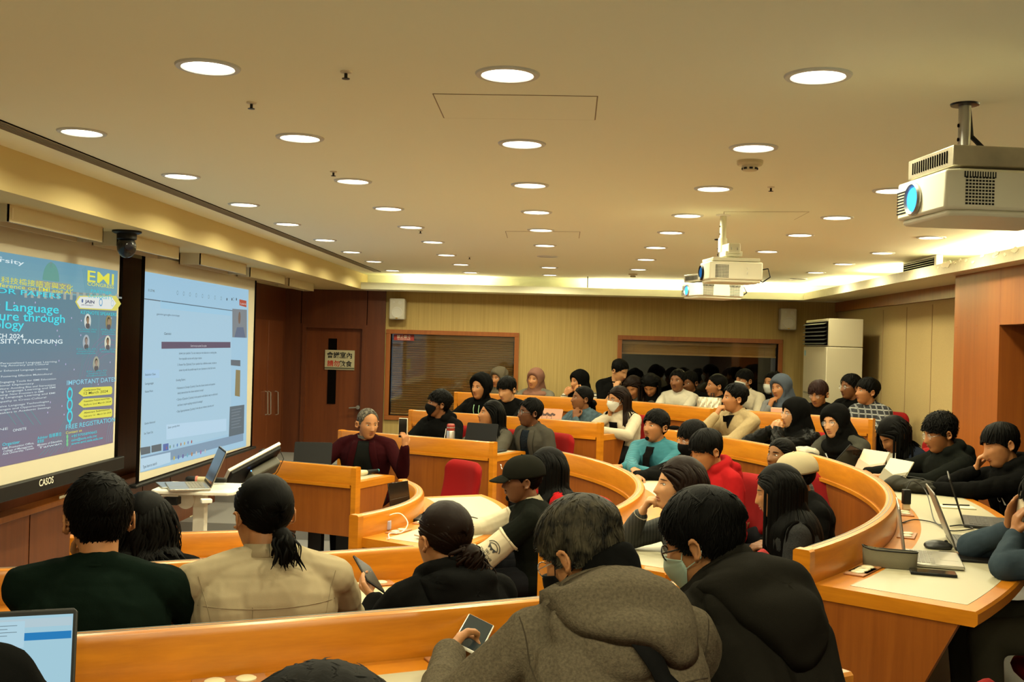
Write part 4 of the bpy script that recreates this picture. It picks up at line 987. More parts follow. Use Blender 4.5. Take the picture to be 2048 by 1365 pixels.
# ---- head (local: x right, y forward, z up, origin between the ears)
HE = [((0, -.014, .028), (.076, .096, .084)), ((0, .018, -.028), (.063, .074, .086)), ((0, .034, -.078), (.040, .046, .038)), ((0, .02, -.01), (.069, .064, .05))]
def headR(D):
    out = np.zeros(len(D))
    for c, r in HE:
        c = np.array(c); r = np.array(r); d = D/r; o = -c/r; a = (d*d).sum(1); b = (d*o).sum(1); cc_ = (o*o).sum()-1
        t = (-b+np.sqrt(np.maximum(b*b-a*cc_, 0)))/a; t = np.where(b*b-a*cc_ > 0, t, 0); out += np.maximum(t, 0)**14
    return out**(1/14)
def g_(x, s): return np.exp(-(x/s)**2)
def face_disp(P, nose=1.0):
    x, y, z = P[:, 0], P[:, 1], P[:, 2]; fr = np.clip((y-.03)/.03, 0, 1); d = np.zeros(len(P))
    t = np.clip((.020-z)/.054, 0, 1); below = np.clip((z+.046)/.012, 0, 1)
    d += nose*(.003+.019*t**1.4)*below*np.exp(-(x/(.0065+.0075*t))**2)*(z < .022)
    d += .004*g_(np.abs(x)-.012, .006)*g_(z+.032, .007)*nose
    d -= .0085*g_(np.abs(x)-.031, .014)*g_(z-.006, .012)
    d += .0035*g_(z-.026, .008)*np.clip(1-np.abs(x)/.055, 0, 1)
    d += .0055*g_(x, .022)*(g_(z+.0535, .0055)+.9*g_(z+.066, .006))-.004*g_(x, .022)*g_(z+.0595, .0028)
    d -= .0035*g_(x, .02)*g_(z+.077, .006); d += .005*g_(x, .016)*g_(z+.098, .012)
    d += .004*g_(np.abs(x)-.042, .016)*g_(z+.022, .016)
    Q = P.copy(); Q[:, 1] += d*fr; return Q
def head_mesh(mb, ear=True, nu=96, nv=72):
    th = np.linspace(0, math.pi, nv+1)[1:-1]; ph = np.arange(nu)*2*math.pi/nu
    # denser in the front: remap azimuth
    ph = ph-.30*np.sin(2*ph-math.pi)*0
    D = [[0, 0, 1]]+[[math.sin(t)*math.sin(p), math.sin(t)*math.cos(p), math.cos(t)] for t in th for p in ph]+[[0, 0, -1]]
    D = np.array(D, float); P = face_disp(D*headR(D)[:, None])
    F = [(0, 1+j, 1+(j+1) % nu) for j in range(nu)]
    for i in range(nv-2):
        for j in range(nu): a = 1+i*nu; F.append((a+j, a+nu+j, a+nu+(j+1) % nu, a+(j+1) % nu))
    e = len(P)-1; a = 1+(nv-2)*nu; F += [(e, a+(j+1) % nu, a+j) for j in range(nu)]
    return P, F
_HP, _HF = head_mesh(None)
def surf(x, z):
    """front surface y of the face at (x,z)"""
    m = (_HP[:, 1] > 0); d = (_HP[m, 0]-x)**2+(_HP[m, 2]-z)**2; i = np.argsort(d)[:4]; w = 1/(d[i]+1e-7); return float((_HP[m, 1][i]*w).sum()/w.sum())
def rotm(yaw_fwd, pitch, roll):
    """columns: right, forward, up; pitch>0 looks down; roll>0 tilts to own right"""
    f = np.array([math.cos(yaw_fwd), math.sin(yaw_fwd), 0]); r = np.array([f[1], -f[0], 0]); u = np.array([0, 0, 1.0])
    cp, sp = math.cos(pitch), math.sin(pitch); f2 = f*cp-u*sp; u2 = u*cp+f*sp
    cr, sr = math.cos(roll), math.sin(roll); r3 = r*cr-u2*sr; u3 = u2*cr+r*sr
    return np.array([r3, f2, u3]).T
AX = np.array([0, math.cos(rad(10)), -math.sin(rad(10))]); AU = np.array([0, math.sin(rad(10)), math.cos(rad(10))]); ARt = np.array([1.0, 0, 0])
def pdir(th, ph): # arrays
    return np.cos(th)[..., None]*AX+np.sin(th)[..., None]*(np.cos(ph)[..., None]*AU+np.sin(ph)[..., None]*ARt)
def interp_phi(tab, ph):
    a = np.abs((ph+math.pi) % (2*math.pi)-math.pi); xs = [rad(k) for k, _ in tab]; return np.interp(a, xs, [rad(v) for _, v in tab])
HL = dict(short=[(0, 52), (35, 55), (60, 62), (80, 76), (97, 84), (104, 101), (120, 114), (150, 124), (180, 127)],
          fringe=[(0, 38), (30, 39), (50, 46), (65, 60), (80, 76), (97, 86), (104, 101), (120, 114), (150, 124), (180, 127)],
          long=[(0, 50), (30, 50), (55, 56), (75, 66), (95, 76), (115, 92), (140, 112), (180, 118)],
          back=[(0, 54), (35, 56), (60, 64), (80, 78), (97, 88), (104, 101), (120, 112), (150, 122), (180, 124)],
          curtain=[(0, 46), (30, 46), (55, 52), (75, 60), (95, 70), (115, 90), (140, 112), (180, 118)],
          hijab=[(0, 44), (40, 45), (70, 47), (90, 49), (120, 50), (150, 50), (180, 50)],
          hood=[(0, 56), (45, 57), (90, 64), (135, 66), (180, 64)],
          bald=[(0, 74), (30, 70), (55, 66), (75, 74), (97, 84), (104, 101), (120, 114), (150, 124), (180, 127)])
def shell(tab, thick, seed=0, nph=72, nth=26, jag=0.0, groove=.0012, inner=-.004, rimf=.34):
    r = np.random.RandomState(seed); ph = np.arange(nph)*2*math.pi/nph; t0 = interp_phi(tab, ph)
    t0 = t0+jag*np.array([math.sin(9*p+seed)*.5+math.sin(17*p+2*seed)*.5 for p in ph])*(np.cos(ph) > .2)
    u = np.linspace(0, 1, nth)**1.0; TH = t0[:, None]+(math.pi-.02-t0[:, None])*u[None]; PH = np.repeat(ph[:, None], nth, 1)
    D = pdir(TH, PH).reshape(-1, 3); R = headR(D).reshape(nph, nth)
    T = thick(TH, PH)*np.clip(u/rimf, 0, 1)[None]**.7+.0012
    G = groove*np.sin(PH*34+3*np.sin(TH*3+seed)+seed)*np.clip(u*6, 0, 1)[None]
    Rt = (R+T+G); Ri = R+inner; D = D.reshape(nph, nth, 3)
    Vo = (D*Rt[..., None]).reshape(-1, 3); Vi = (D*Ri[..., None]).reshape(-1, 3); V = np.vstack([Vo, Vi]); N = nph*nth; F = []
    for i in range(nph):
        j = (i+1) % nph
        for k in range(nth-1):
            a, b, c, d = i*nth+k, i*nth+k+1, j*nth+k+1, j*nth+k; F.append((a, b, c, d)); F.append((N+a, N+d, N+c, N+b))
        F.append((i*nth, j*nth, N+j*nth, N+i*nth))
    F.append(tuple(i*nth+nth-1 for i in range(nph))); F.append(tuple(N+i*nth+nth-1 for i in range(nph))[::-1])
    return V, F
def strip_tube(P, w, flat, up):
    """flattened tapered lock, 5-sided; P path, w half-widths, up outward normals"""
    n = len(P); T = np.gradient(P, axis=0); T /= np.linalg.norm(T, axis=1)[:, None]+1e-9
    S = np.cross(T, up); S /= np.linalg.norm(S, axis=1)[:, None]+1e-9; U = np.cross(S, T)
    V = np.concatenate([P-S*w[:, None], P-S*(.5*w)[:, None]+U*(flat*w)[:, None], P+S*(.5*w)[:, None]+U*(flat*w)[:, None], P+S*w[:, None], P-U*(flat*w*.6)[:, None]], 1).reshape(n, 5, 3)
    F = [(i*5+j, i*5+(j+1) % 5, (i+1)*5+(j+1) % 5, (i+1)*5+j) for i in range(n-1) for j in range(5)]+[tuple(range(5))[::-1], tuple(range(5*(n-1), 5*n))]
    return V.reshape(-1, 3), F
def _ang(D):
    th = np.arccos(np.clip(D @ AX, -1, 1)); v = D-np.outer(D @ AX, AX); return th, np.arctan2(v @ ARt, v @ AU)
def _nrm(A): return A/(np.linalg.norm(A, axis=1)[:, None]+1e-12)
def lock_mesh(mb, P, U, ws, flat, m=None):
    """P, U: (n, s, 3) paths and outward vectors; ws: (n, s) half widths"""
    n, k, _ = P.shape; T = np.gradient(P, axis=1); T /= np.linalg.norm(T, axis=2)[..., None]+1e-9
    S = np.cross(T, U); S /= np.linalg.norm(S, axis=2)[..., None]+1e-9; W = np.cross(S, T); w = ws[..., None]
    V = np.stack([P-S*w, P-S*.5*w+W*flat*w, P+S*.5*w+W*flat*w, P+S*w, P-W*flat*w*.6], 2).reshape(-1, 3)
    F = []; base = np.arange(n)*k*5
    for i in range(k-1):
        for j in range(5):
            q = np.stack([base+i*5+j, base+i*5+(j+1) % 5, base+(i+1)*5+(j+1) % 5, base+(i+1)*5+j], 1); F += [tuple(r) for r in q.tolist()]
    F += [tuple(r) for r in (base[:, None]+np.arange(5)[::-1]).tolist()]+[tuple(r) for r in (base[:, None]+5*(k-1)+np.arange(5)).tolist()]
    mb.add(V, F, m)
def short_locks(mb, tab, thick, n, seed, L=.05, w=.006, whorl=(0.15, -.6, .8), grav=.35, lift=.25, fringe=0.0, m=None, side=0.0, hs=1.0, messy=.25, ns=7):
    r = np.random.RandomState(seed); wd = _unit(whorl); D = _nrm(r.randn(n*4, 3)); th, ph = _ang(D); D = D[th > interp_phi(tab, ph)+.03][:n]; n = len(D)
    cur = D; P = []; U = []; drift = r.randn(n, 3)*messy; Ls = L*(.7+.5*r.rand(n)); lf = lift*(.5+r.rand(n))
    for s in range(ns):
        R = headR(cur); th, ph = _ang(cur); tk = thick(th, ph); P.append(cur*(R+tk*(.5+.5*np.minimum(1, th/1.5))*(1-.25*(s/ns))+lf*.020*(s/ns)**1.5)[:, None]); U.append(cur)
        t = (cur-wd)+np.array([side, 0, -grav])+drift+r.randn(n, 3)*messy*.5; t -= cur*(t*cur).sum(1)[:, None]; t = _nrm(t); nxt = _nrm(cur+t*(Ls/ns/R)[:, None])
        th2, p2 = _ang(nxt); lim = interp_phi(tab, p2)-fringe*(.4+.9*((np.arange(n)*7919) % 97)/97); stop = th2 < lim; nxt[stop] = _nrm(cur+t*(Ls/ns/R*.12)[:, None])[stop]; cur = nxt
    P = np.stack(P, 1)*hs; U = np.stack(U, 1); prof = np.interp(np.linspace(0, 1, ns), [0, .15, .6, .85, 1], [.5, 1, .95, .6, .1]); ws = w*prof[None]*(.7+.6*r.rand(n))[:, None]
    lock_mesh(mb, P, U, ws, .45, m)
def long_locks(mb, HC, RH, N, length, n, seed, m=None, w=.011, hs=1.0, part=0.0, tab='long', torso=None, curl=0.0, ins=1.0):
    n = int(n*1.7)
    """strands falling from the scalp in world gravity; world coordinates"""
    r = np.random.RandomState(seed); tb = HL[tab]; D = _nrm(r.randn(n*8, 3)); th, ph = _ang(D); ok = (th > interp_phi(tb, ph)+.02) & (D[:, 2] > -.25); D = D[ok][:n]; n = len(D)
    q = HC+(D*(headR(D)+.012)[:, None]*hs) @ RH.T; P = [q]; U = [D @ RH.T]; step = .026; nst = int(length*1.05/step)+4; phs = r.rand(n)*6; Lk = (nst*(.8+.25*r.rand(n))).astype(int); g = np.array([0, 0, -1.0])
    for s in range(nst):
        loc = (q-HC) @ RH/hs; rr = np.linalg.norm(loc, axis=1); dl = loc/rr[:, None]; R = headR(dl)+.010+.006*ins; near = (rr < R+.02) & (loc[:, 2] > -.05)
        out = _nrm(np.stack([dl[:, 0]-part, np.minimum(dl[:, 1], 0)-.45-1.6*np.clip((loc[:, 1]+.015)/.05, 0, 1), np.zeros(n)], 1)) @ RH.T
        un = dl @ RH.T; t1 = g+out*(.9*np.maximum(0, dl[:, 2])+.9*np.clip((loc[:, 1]+.02)/.05, 0, 1))[:, None]; dn = (t1*un).sum(1); t1 -= un*np.minimum(dn, 0)[:, None]
        t2 = g+np.stack([np.sin(phs+s*.9), np.cos(phs+s*.7), 0*phs], 1)*curl; t = _nrm(np.where(near[:, None], t1, t2)); alive = (s < Lk)[:, None]
        nq = q+t*step*np.where(alive, 1, .02); loc = (nq-HC) @ RH/hs; rr = np.linalg.norm(loc, axis=1); dl = loc/rr[:, None]; R = headR(dl)+.008; ins_ = rr < R; nq[ins_] = (HC+(dl*R[:, None]*hs) @ RH.T)[ins_]
        if torso is not None:
            for (c, rad3, Xt) in torso:
                l = (nq-c) @ Xt; e = np.linalg.norm(l/rad3, axis=1); i = e < 1; nq[i] = c+(l[i]/e[i][:, None]) @ Xt.T
        P.append(nq); U.append(_nrm((nq-HC)*np.array([1, 1, .15]))); q = nq
    P = np.stack(P, 1); U = np.stack(U, 1); nn = P.shape[1]; ws = w*np.interp(np.linspace(0, 1, nn), [0, .12, .75, 1], [.5, 1, 1, .25])[None]*(.7+.6*r.rand(n))[:, None]
    lock_mesh(mb, P, U, ws, .38, m)
def hand(mb, W, d, nrm, curl=.5, side=1, sc_=1.0, spread=.12, thumb=.5, fc=None):
    """side=+1 right hand. d: wrist->knuckles, nrm: out of the palm"""
    d = _unit(d); nrm = _unit(np.asarray(nrm)-d*np.dot(nrm, d)); u = np.cross(d, nrm)*side   # u points to the thumb side
    K = []
    for i, (o, L) in enumerate(((.028, .080), (.010, .086), (-.009, .083), (-.027, .076))):
        k = W+d*L*sc_+u*o*sc_; K.append(k); mb.cone(W+u*o*.62*sc_+d*.008, k, .0135*sc_, .0115*sc_, 8)
    mb.ell(W+d*.045*sc_, (.036*sc_, .045*sc_, .014*sc_), X=np.array([u, d, nrm]).T, nu=12, nv=8)
    for i, (k, ln) in enumerate(zip(K, (.072, .080, .074, .058))):
        c = (fc[i] if fc else curl); sp = (1.5-i)*spread; dd = _unit(d+u*sp); p = k; segs = (.45, .31, .24); ang_ = 0
        for j, f in enumerate(segs):
            ang_ += c*(.75, 1.0, .65)[j]*1.25; v = dd*math.cos(ang_)+nrm*math.sin(ang_); q = p+v*ln*f*sc_
            mb.cone(p, q, (.0098-.0008*j)*sc_, (.0090-.0010*j)*sc_, 8); p = q
    t0 = W+d*.022*sc_+u*.026*sc_; t1 = t0+_unit(u*.75+d*.75+nrm*.35)*.038*sc_; t2 = t1+_unit(d*.9+u*(.35-thumb*.5)+nrm*(.25+thumb*.6))*.032*sc_; t3 = t2+_unit(d*.9+u*(.1-thumb*.7)+nrm*(.2+thumb*.7))*.024*sc_
    mb.cone(t0, t1, .0135*sc_, .0115*sc_, 8); mb.cone(t1, t2, .0112*sc_, .0100*sc_, 8); mb.cone(t2, t3, .0100*sc_, .0082*sc_, 8)
def ik(S, W, pole, a=.285, b=.255):
    v = W-S; L = np.linalg.norm(v); 
    if L > (a+b)*.985: k = L/((a+b)*.985); a *= k; b *= k
    L = max(L, abs(a-b)+.02); x = (a*a-b*b+L*L)/(2*L); h = math.sqrt(max(a*a-x*x, 0)); n = _unit(v); pl = np.asarray(pole, float); pl = _unit(pl-n*np.dot(pl, n)); return S+n*x+pl*h
SKIN = {}
def skin(c):
    k = tuple(c)
    if k not in SKIN: SKIN[k] = mat('skin_%d' % len(SKIN), tuple(x*y for x, y in zip(c, (.70, .68, .60))), .55, spec=.3, sss=.12, var=.05, vscale=25)
    return SKIN[k]
LT, MD, BR, DB, PL = (.50, .225, .098), (.40, .170, .068), (.23, .090, .034), (.13, .048, .020), (.56, .29, .145)
HB = mat('hair_black', (.0015, .0013, .0010), .6, spec=.055, bump=.5, bscale=60, bstretch=(1, 1, .12))
HBR = mat('hair_brown', (.007, .0028, .0014), .55, spec=.08, bump=.5, bscale=60, bstretch=(1, 1, .12))
HBB = mat('hair_redbrown', (.014, .004, .0026), .55, spec=.1, bump=.5, bscale=60, bstretch=(1, 1, .12))
def grey_hair(name, a, b):
    m, nt, bs = _new(name); tc = nt.nodes.new('ShaderNodeTexCoord'); n = nt.nodes.new('ShaderNodeTexNoise'); n.inputs['Scale'].default_value = 45; n.inputs['Detail'].default_value = 5
    r = nt.nodes.new('ShaderNodeValToRGB'); r.color_ramp.elements[0].position = .35; r.color_ramp.elements[1].position = .68; r.color_ramp.elements[0].color = (*a, 1); r.color_ramp.elements[1].color = (*b, 1)
    nt.links.new(tc.outputs['Object'], n.inputs['Vector']); nt.links.new(n.outputs['Fac'], r.inputs[0]); nt.links.new(r.outputs[0], bs.inputs['Base Color']); bs.inputs['Roughness'].default_value = .6; bs.inputs['Specular IOR Level'].default_value = .1
    return m
HG = grey_hair('hair_grey', (.003, .0026, .0018), (.046, .038, .023)); HG2 = grey_hair('hair_grey_short', (.022, .018, .014), (.105, .09, .066))
EYEW = mat('eye_white', (.42, .38, .32), .25); EYEI = mat('eye_iris', (.015, .008, .004), .12); LASH = mat('lash', (.006, .005, .004), .6)
MASKW = mat('mask_white', (.52, .52, .46), .75); MASKG = mat('mask_green', (.34, .44, .36), .75); MASKB = mat('mask_black', (.004, .004, .004), .9, spec=.05)
GLM = mat('glasses_frame', (.02, .017, .015), .3, metal=.3); GLS = mat('glasses_silver', (.45, .45, .45), .25, metal=.9)
def cloth(name, c, **k):
    if name in MAT: return MAT[name]
    c = tuple(x*.68 for x in c); a = dict(rough=.95, bump=.35, bscale=420, spec=.04); a.update(k); r = a.pop('rough'); return mat('cloth_'+name, c, r, **a) if ('cloth_'+name) not in MAT else MAT['cloth_'+name]
def pattern_cloth(name, base, lines, axis='z', freq=60, width=.5, second=None):
    nm = 'cloth_'+name
    if nm in MAT: return MAT[nm]
    base = tuple(x*.66 for x in base); lines = tuple(x*.66 for x in lines); second = tuple(x*.66 for x in second) if second else None
    m, nt, b = _new(nm); L = nt.links.new; tc = nt.nodes.new('ShaderNodeTexCoord')
    def wave(ax, fr):
        w = nt.nodes.new('ShaderNodeTexWave'); w.bands_direction = ax; w.inputs['Scale'].default_value = fr; w.inputs['Distortion'].default_value = .6; w.inputs['Detail Scale'].default_value = .5
        L(tc.outputs['Object'], w.inputs['Vector']); r = nt.nodes.new('ShaderNodeValToRGB'); r.color_ramp.interpolation = 'CONSTANT'; r.color_ramp.elements[0].position = 0; r.color_ramp.elements[0].color = (0, 0, 0, 1); r.color_ramp.elements[1].position = width; r.color_ramp.elements[1].color = (1, 1, 1, 1)
        L(w.outputs['Fac'], r.inputs[0]); return r
    r = wave(axis.upper(), freq); mx = nt.nodes.new('ShaderNodeMix'); mx.data_type = 'RGBA'; mx.inputs[6].default_value = (*base, 1); mx.inputs[7].default_value = (*lines, 1); L(r.outputs[0], mx.inputs[0]); out = mx.outputs[2]
    if second:
        r2 = wave('X', freq); m2 = nt.nodes.new('ShaderNodeMix'); m2.data_type = 'RGBA'; L(out, m2.inputs[6]); m2.inputs[7].default_value = (*second, 1); L(r2.outputs[0], m2.inputs[0]); out = m2.outputs[2]
    L(out, b.inputs['Base Color']); b.inputs['Roughness'].default_value = .9; return m
def project_decal(bvh, V, o, X, off=.0025):
    """lay flat local points (x,y) from frame o,X onto a surface along -normal"""
    out = []; n = Vector(X[:, 2])
    for v in V:
        p = Vector(o+X[:, 0]*v[0]+X[:, 1]*v[1]); h = bvh.ray_cast(p+n*.25, -n, .6)
        out.append(np.array(h[0]+n*off) if h[0] is not None else np.array(p))
    return np.array(out)
PEOPLE = {}
def fold2d(row): return None
def row_point(px, key, off, near=False, dist=None):
    """plan position on the pixel's sight line at a given offset behind a desk row"""
    d = ray(px, 700)[:2]; d = d/np.linalg.norm(d)
    if dist: return d*dist
    if key in ('U2', 'U3', 'U1'):
        c, R = (C1, R1) if key == 'U1' else (C2, R2 if key == 'U2' else R3); R += off
        b = -(d @ c); cc_ = c @ c-R*R; D = b*b-cc_
        t = -b+(-1 if near else 1)*math.sqrt(max(D, 0)); return d*t
    P = offset(ROW[key], off); P = np.vstack([P[0]+(P[0]-P[1])*30/(1 if len(P) < 4 else 1), P, P[-1]+(P[-1]-P[-2])*30])
    best = None
    for a, b in zip(P[:-1], P[1:]):
        M = np.array([d, a-b]).T
        if abs(np.linalg.det(M)) < 1e-9: continue
        t, s = np.linalg.solve(M, a)
        if -1e-6 <= s <= 1+1e-6 and t > 0 and (best is None or t < best): best = t
    return d*(best or 5)
def person(nm, label,  px, py, key, off, byaw, hyaw, pitch=0, roll=0, lean=.06, near=False, dist=None, hs=1.0, w=1.08, tone=LT, vox=.0075,
           top=None, topm=None, sleeves='long', collar=None, hood=False, arms=None, hair='short', hairm=None, hairk=None, fold=.005, baggy=1.2,
           glasses=None, mask=None, eyes='open', legs=True, cuffm=None, trouser=None, group=None, chair_lb=None, chair_yaw=None, seat_dz=0, smile=False, torso_lean_side=0, beard=None, pattern=None, foldf=16, hipoff=None, sleevem=None, sleeve_t=.02, hoodk=1.0, nod=0.0):
    hk = dict(n=300, L=.065, w=.0062, fringe=.08, vol=.022, lift=.55, messy=.32, seed=abs(hash(nm)) % 997 if False else sum(map(ord, nm)) % 997); hk.update(hairk or {})
    seed = sum(map(ord, nm)) % 997
    xy = row_point(px, key, off, near, dist); tr = TIER.get(key, 4); fl = TF[tr]; desk_z = fl+.75
    dray = ray(px, py); t = np.linalg.norm(xy)/np.linalg.norm(dray[:2]); HC = CAM+dray*t
    by, hy = rad(byaw), rad(hyaw); f = np.array([math.cos(by), math.sin(by), 0]); r = np.array([f[1], -f[0], 0]); U = np.array([0, 0, 1.0])
    RH = rotm(hy, rad(pitch), rad(roll))
    # neck base under the skull
    Nb = HC+RH @ np.array([0, -.028, -.088])*hs+np.array([0, 0, -.048])-f*.012-f*lean*.10
    P = np.array([Nb[0], Nb[1], 0])-f*lean+r*torso_lean_side; P[2] = fl+.54+seat_dz
    if hipoff is not None: P = P+f*hipoff[1]+r*hipoff[0]
    base = np.array([P[0], P[1], fl])
    if '-v' in NAMES_DEBUG: print(nm, 'H', HC.round(2), 'above floor', round(HC[2]-fl, 2), 'dist', round(float(np.linalg.norm(xy)), 2))
    up = _unit(Nb-P); Ch = P+(Nb-P)*.70+f*.012; Wst = P+(Nb-P)*.33
    bk = _unit(f-up*np.dot(f, up)); Xt = np.array([r, bk, up]).T
    S = {s: Nb+r*s*.165*w-up*.055 for s in (-1, 1)}
    root_mb = MB(); B = root_mb
    # --- arms
    A = {}
    arms = arms or (('desk', .34, -.14), ('desk', .34, .14))
    for s, a in zip((-1, 1), arms):
        k = a[0]; opt = a[-1] if isinstance(a[-1], dict) else {}
        if k == 'desk':     # palm down on the desk; fwd, lateral (own right +)
            Wp = np.array([*(HC[:2]+f[:2]*a[1]+r[:2]*a[2]), desk_z+.030]); pole = r*s*.9-f*.2-U*.6
            dirh = opt.get('d', f*.6-r*s*.7); nr = -U; cu = opt.get('curl', .28)
        elif k == 'pt':     # head-relative: x right, y fwd, z up (body frame)
            Wp = HC+r*a[1]+f*a[2]+U*a[3]; pole = opt.get('pole'); pole = (r*pole[0]+f*pole[1]+U*pole[2]) if pole is not None else (r*s*.5-U*1.0-f*.1)
            dd = opt.get('d', (0, .3, .8)); dirh = r*dd[0]+f*dd[1]+U*dd[2]; nn = opt.get('n', (0, -1, .2)); nr = r*nn[0]+f*nn[1]+U*nn[2]; cu = opt.get('curl', .9)
        elif k == 'lap':
            Wp = P+f*.26+r*s*.08+U*.07; pole = r*s*.7-f*.5-U*.4; dirh = f*.7-r*s*.6-U*.1; nr = -U; cu = .4
        if 'E' in opt: e = opt['E']; Ep = HC+r*e[0]+f*e[1]; Ep[2] = desk_z+.045 if e[2] is None else HC[2]+e[2]
        else: Ep = ik(S[s], Wp, pole)
        A[s] = (Ep, Wp, dirh, nr, cu, opt)
    # --- body surface
    def part_cones(m, k, torso=1.0, clothes=False):
        m.ell(P+up*.0, (.165*w*k, .115*k, .11*k), X=Xt)
        for s in (-1, 1): m.cone(P+r*s*.065*w+up*.03, Wst+r*s*.062*w, .105*k, .098*k, 14, up=bk, flat=1.0); m.cone(Wst+r*s*.062*w, Ch+r*s*.075*w-bk*.01, .098*k, .112*k, 14)
        m.ell(Ch+up*.02-bk*.012, (.158*w*k, .112*k, .125*k), X=Xt)
        for s in (-1, 1): m.cone(Nb+up*.005-bk*.012, S[s]+up*.008, .050*k, .054*k, 12)
        m.ell(Nb-up*.045-bk*.02, (.12*w*k, .075*k, .055*k), X=Xt)
    HV = _HP*hs; B.add(HC+HV @ RH.T, _HF)
    for s in (() if hair in ('hijab', 'hood') else (-1, 1)):    # ears
        c = np.array([s*.0760, -.012, -.006])*hs; Xe = Xcols(_unit((s*.9, -.45, 0)), _unit((s*.1, .25, 1)), _unit(np.cross((s*.9, -.45, 0), (s*.1, .25, 1))))
        ea = np.linspace(-2.2, 2.6, 10); rim = [c+Xe @ np.array([.010*math.cos(0)+.004, 0, 0])*hs+(np.array([0, -.013*math.cos(q), .0245*math.sin(q)])+np.array([s*.007, 0, 0]))*hs for q in ea]
        B.add(*_xf(MB().tube(rim, .0052*hs, 8), HC, RH)); B.add(*_xf(MB().ell(c+np.array([s*.004, 0, 0])*hs, (.007*hs, .014*hs, .023*hs)), HC, RH)); B.add(*_xf(MB().ell(c+np.array([s*.008, .001, -.026])*hs, (.006*hs, .009*hs, .009*hs)), HC, RH))
    nk0 = Nb-up*.03; nk1 = HC+RH @ (np.array([0, -.026, -.065])*hs); nw = .050*(1+.12*(w-1))*hs
    B.cone(nk0, nk1, nw*1.12, nw, 18)
    for s in (-1, 1): B.cone(nk0+r*s*.025+bk*.015, HC+RH @ (np.array([s*.035, -.03, -.055])*hs), .026, .02, 10)
    B.cone(Nb-up*.02+bk*.012, Nb-up*.05+bk*.03, .052, .055, 12)
    part_cones(B, .80)
    for s in (-1, 1):
        Ep, Wp, dirh, nr, cu, opt = A[s]; fd = _unit(Wp-Ep)
        B.cone(S[s], Ep, .044, .036, 12); B.cone(Ep, Ep+(Wp-Ep)*.45, .037, .034, 12); B.cone(Ep+(Wp-Ep)*.45, Wp, .034, .0235, 12); B.cone(Wp, Wp+_unit(dirh)*.02, .0235, .022, 10)
        hand(B, Wp+fd*.004, dirh, nr, cu, s, sc_=opt.get('hsz', .95), fc=opt.get('fc'), thumb=opt.get('thumb', .5), spread=opt.get('spread', .08))
    KN = {}
    for s in (-1, 1):
        hp = P+r*s*.095; kn = hp+f*.40+r*s*.045; kn[2] = fl+.52; an = kn-f*.03; an[2] = fl+.10; KN[s] = (hp, kn, an)
        if legs: B.cone(hp, kn, .06, .05, 10); B.cone(kn, an, .045, .035, 10); B.cone(an, an+f*.14-U*.045, .032, .028, 8)
    V, Q, T3 = remesh(B, vox if vox < .0062 else .0062, 2, .4)
    o = link_mesh('person', V, Q, T3, skin(tone), None, base); tag(o, label, 'person', group)
    # lips tone as separate part, eyes, brows
    def loc2w(p): return HC+RH @ (np.asarray(p, float)*hs)
    def hadd(mb, m, name):
        mb.V = [HC+(v*hs) @ RH.T for v in mb.V]; return mb.build(name, m, o, smooth=60)
    tl = tuple(c*k for c, k in zip(tone, (.45, .24, .21)))
    m = MB()
    yl = surf(0, -.054)
    lw = .024 if smile else .020
    for zc, hh in ((-.0540, .0042), (-.0648, .0050)):
        pts = []; 
        for x in np.linspace(-lw, lw, 9): pts.append((x, surf(x, zc)+.0004, zc+(.0035 if smile else -.0005)*(x/lw)**2*1.6))
        m.tube(pts, hh*np.array([.25, .6, .85, .95, 1, .95, .85, .6, .25]), 8, flat=.75)
    lp = hadd(m, mat('lips_%d' % (hash(tuple(tone)) % 9999 if False else int(tone[0]*1000)), tl, .45), 'mouth')
    ez = .0055
    for s in (-1, 1):
        yc = surf(s*.031, ez)
        m = MB()
        if eyes == 'open':
            m.ell((s*.031, yc-.0035, ez), (.0135, .0075, .0058), EYEW, nu=16, nv=10); gx = s*.031+hk.get('gaze', 0)*.004; m.ell((gx, yc+.0022, ez+.0004), (.0056, .0025, .0052), EYEI, nu=14, nv=8)
        m.tube([(s*.031+dx, surf(s*.031+dx, ez+.004)+.0012-.0*abs(dx), ez+(.0052 if eyes == 'open' else -.002)-(dx/.016)**2*(.0045 if eyes == 'open' else -.001)) for dx in np.linspace(-.0155, .0155, 7)], .0013*np.array([.5, .9, 1, 1.1, 1.1, 1, .6]), 6, LASH)
        hadd(m, None, 'eye')
        m = MB(); pts = [(s*(.015+.034*t_), surf(s*(.015+.034*t_), .026)+.0008, .0272+.0025*math.sin(t_*2.4)-.0045*t_) for t_ in np.linspace(0, 1, 7)]
        m.tube(pts, np.array([.0016, .0024, .0027, .0026, .0023, .0018, .0009])*hk.get('brow', 1.0), 6, flat=.8); hadd(m, hairm or HB, 'eyebrow')
    if beard:
        m = MB()
        m.tube([(x, surf(x, -.046)+.0006, -.0475-(x/.024)**2*.005) for x in np.linspace(-.023, .023, 9)], .0028*np.array([.4, .8, 1, 1, .8, 1, 1, .8, .4]), 6, flat=.6)
        if beard == 'full': 
            m.ell((0, surf(0, -.09)-.006, -.092), (.02, .012, .016))
        hadd(m, hairm or HB, 'moustache' if beard == 'tache' else 'beard')
    # --- top
    kc = 1.0+.10*baggy; topc = MB(); part_cones(topc, kc)
    topc.ell(Nb-up*.022-bk*.006, (.088, .080, .042), X=Xt)
    sl = {}
    for s in (-1, 1):
        Ep, Wp, *_ = A[s]; 
        topc.cone(S[s], Ep, .056*kc, (.048 if sleeves == 'long' else .062)*kc if baggy < 1.6 else .064*kc, 14)
        if sleeves == 'long': topc.cone(Ep, Wp-_unit(Wp-Ep)*.012, .050*kc*(1 if baggy < 1.6 else 1.15), .034*kc*(1 if baggy < 1.6 else 1.2), 14)
        elif sleeves == 'short': pass
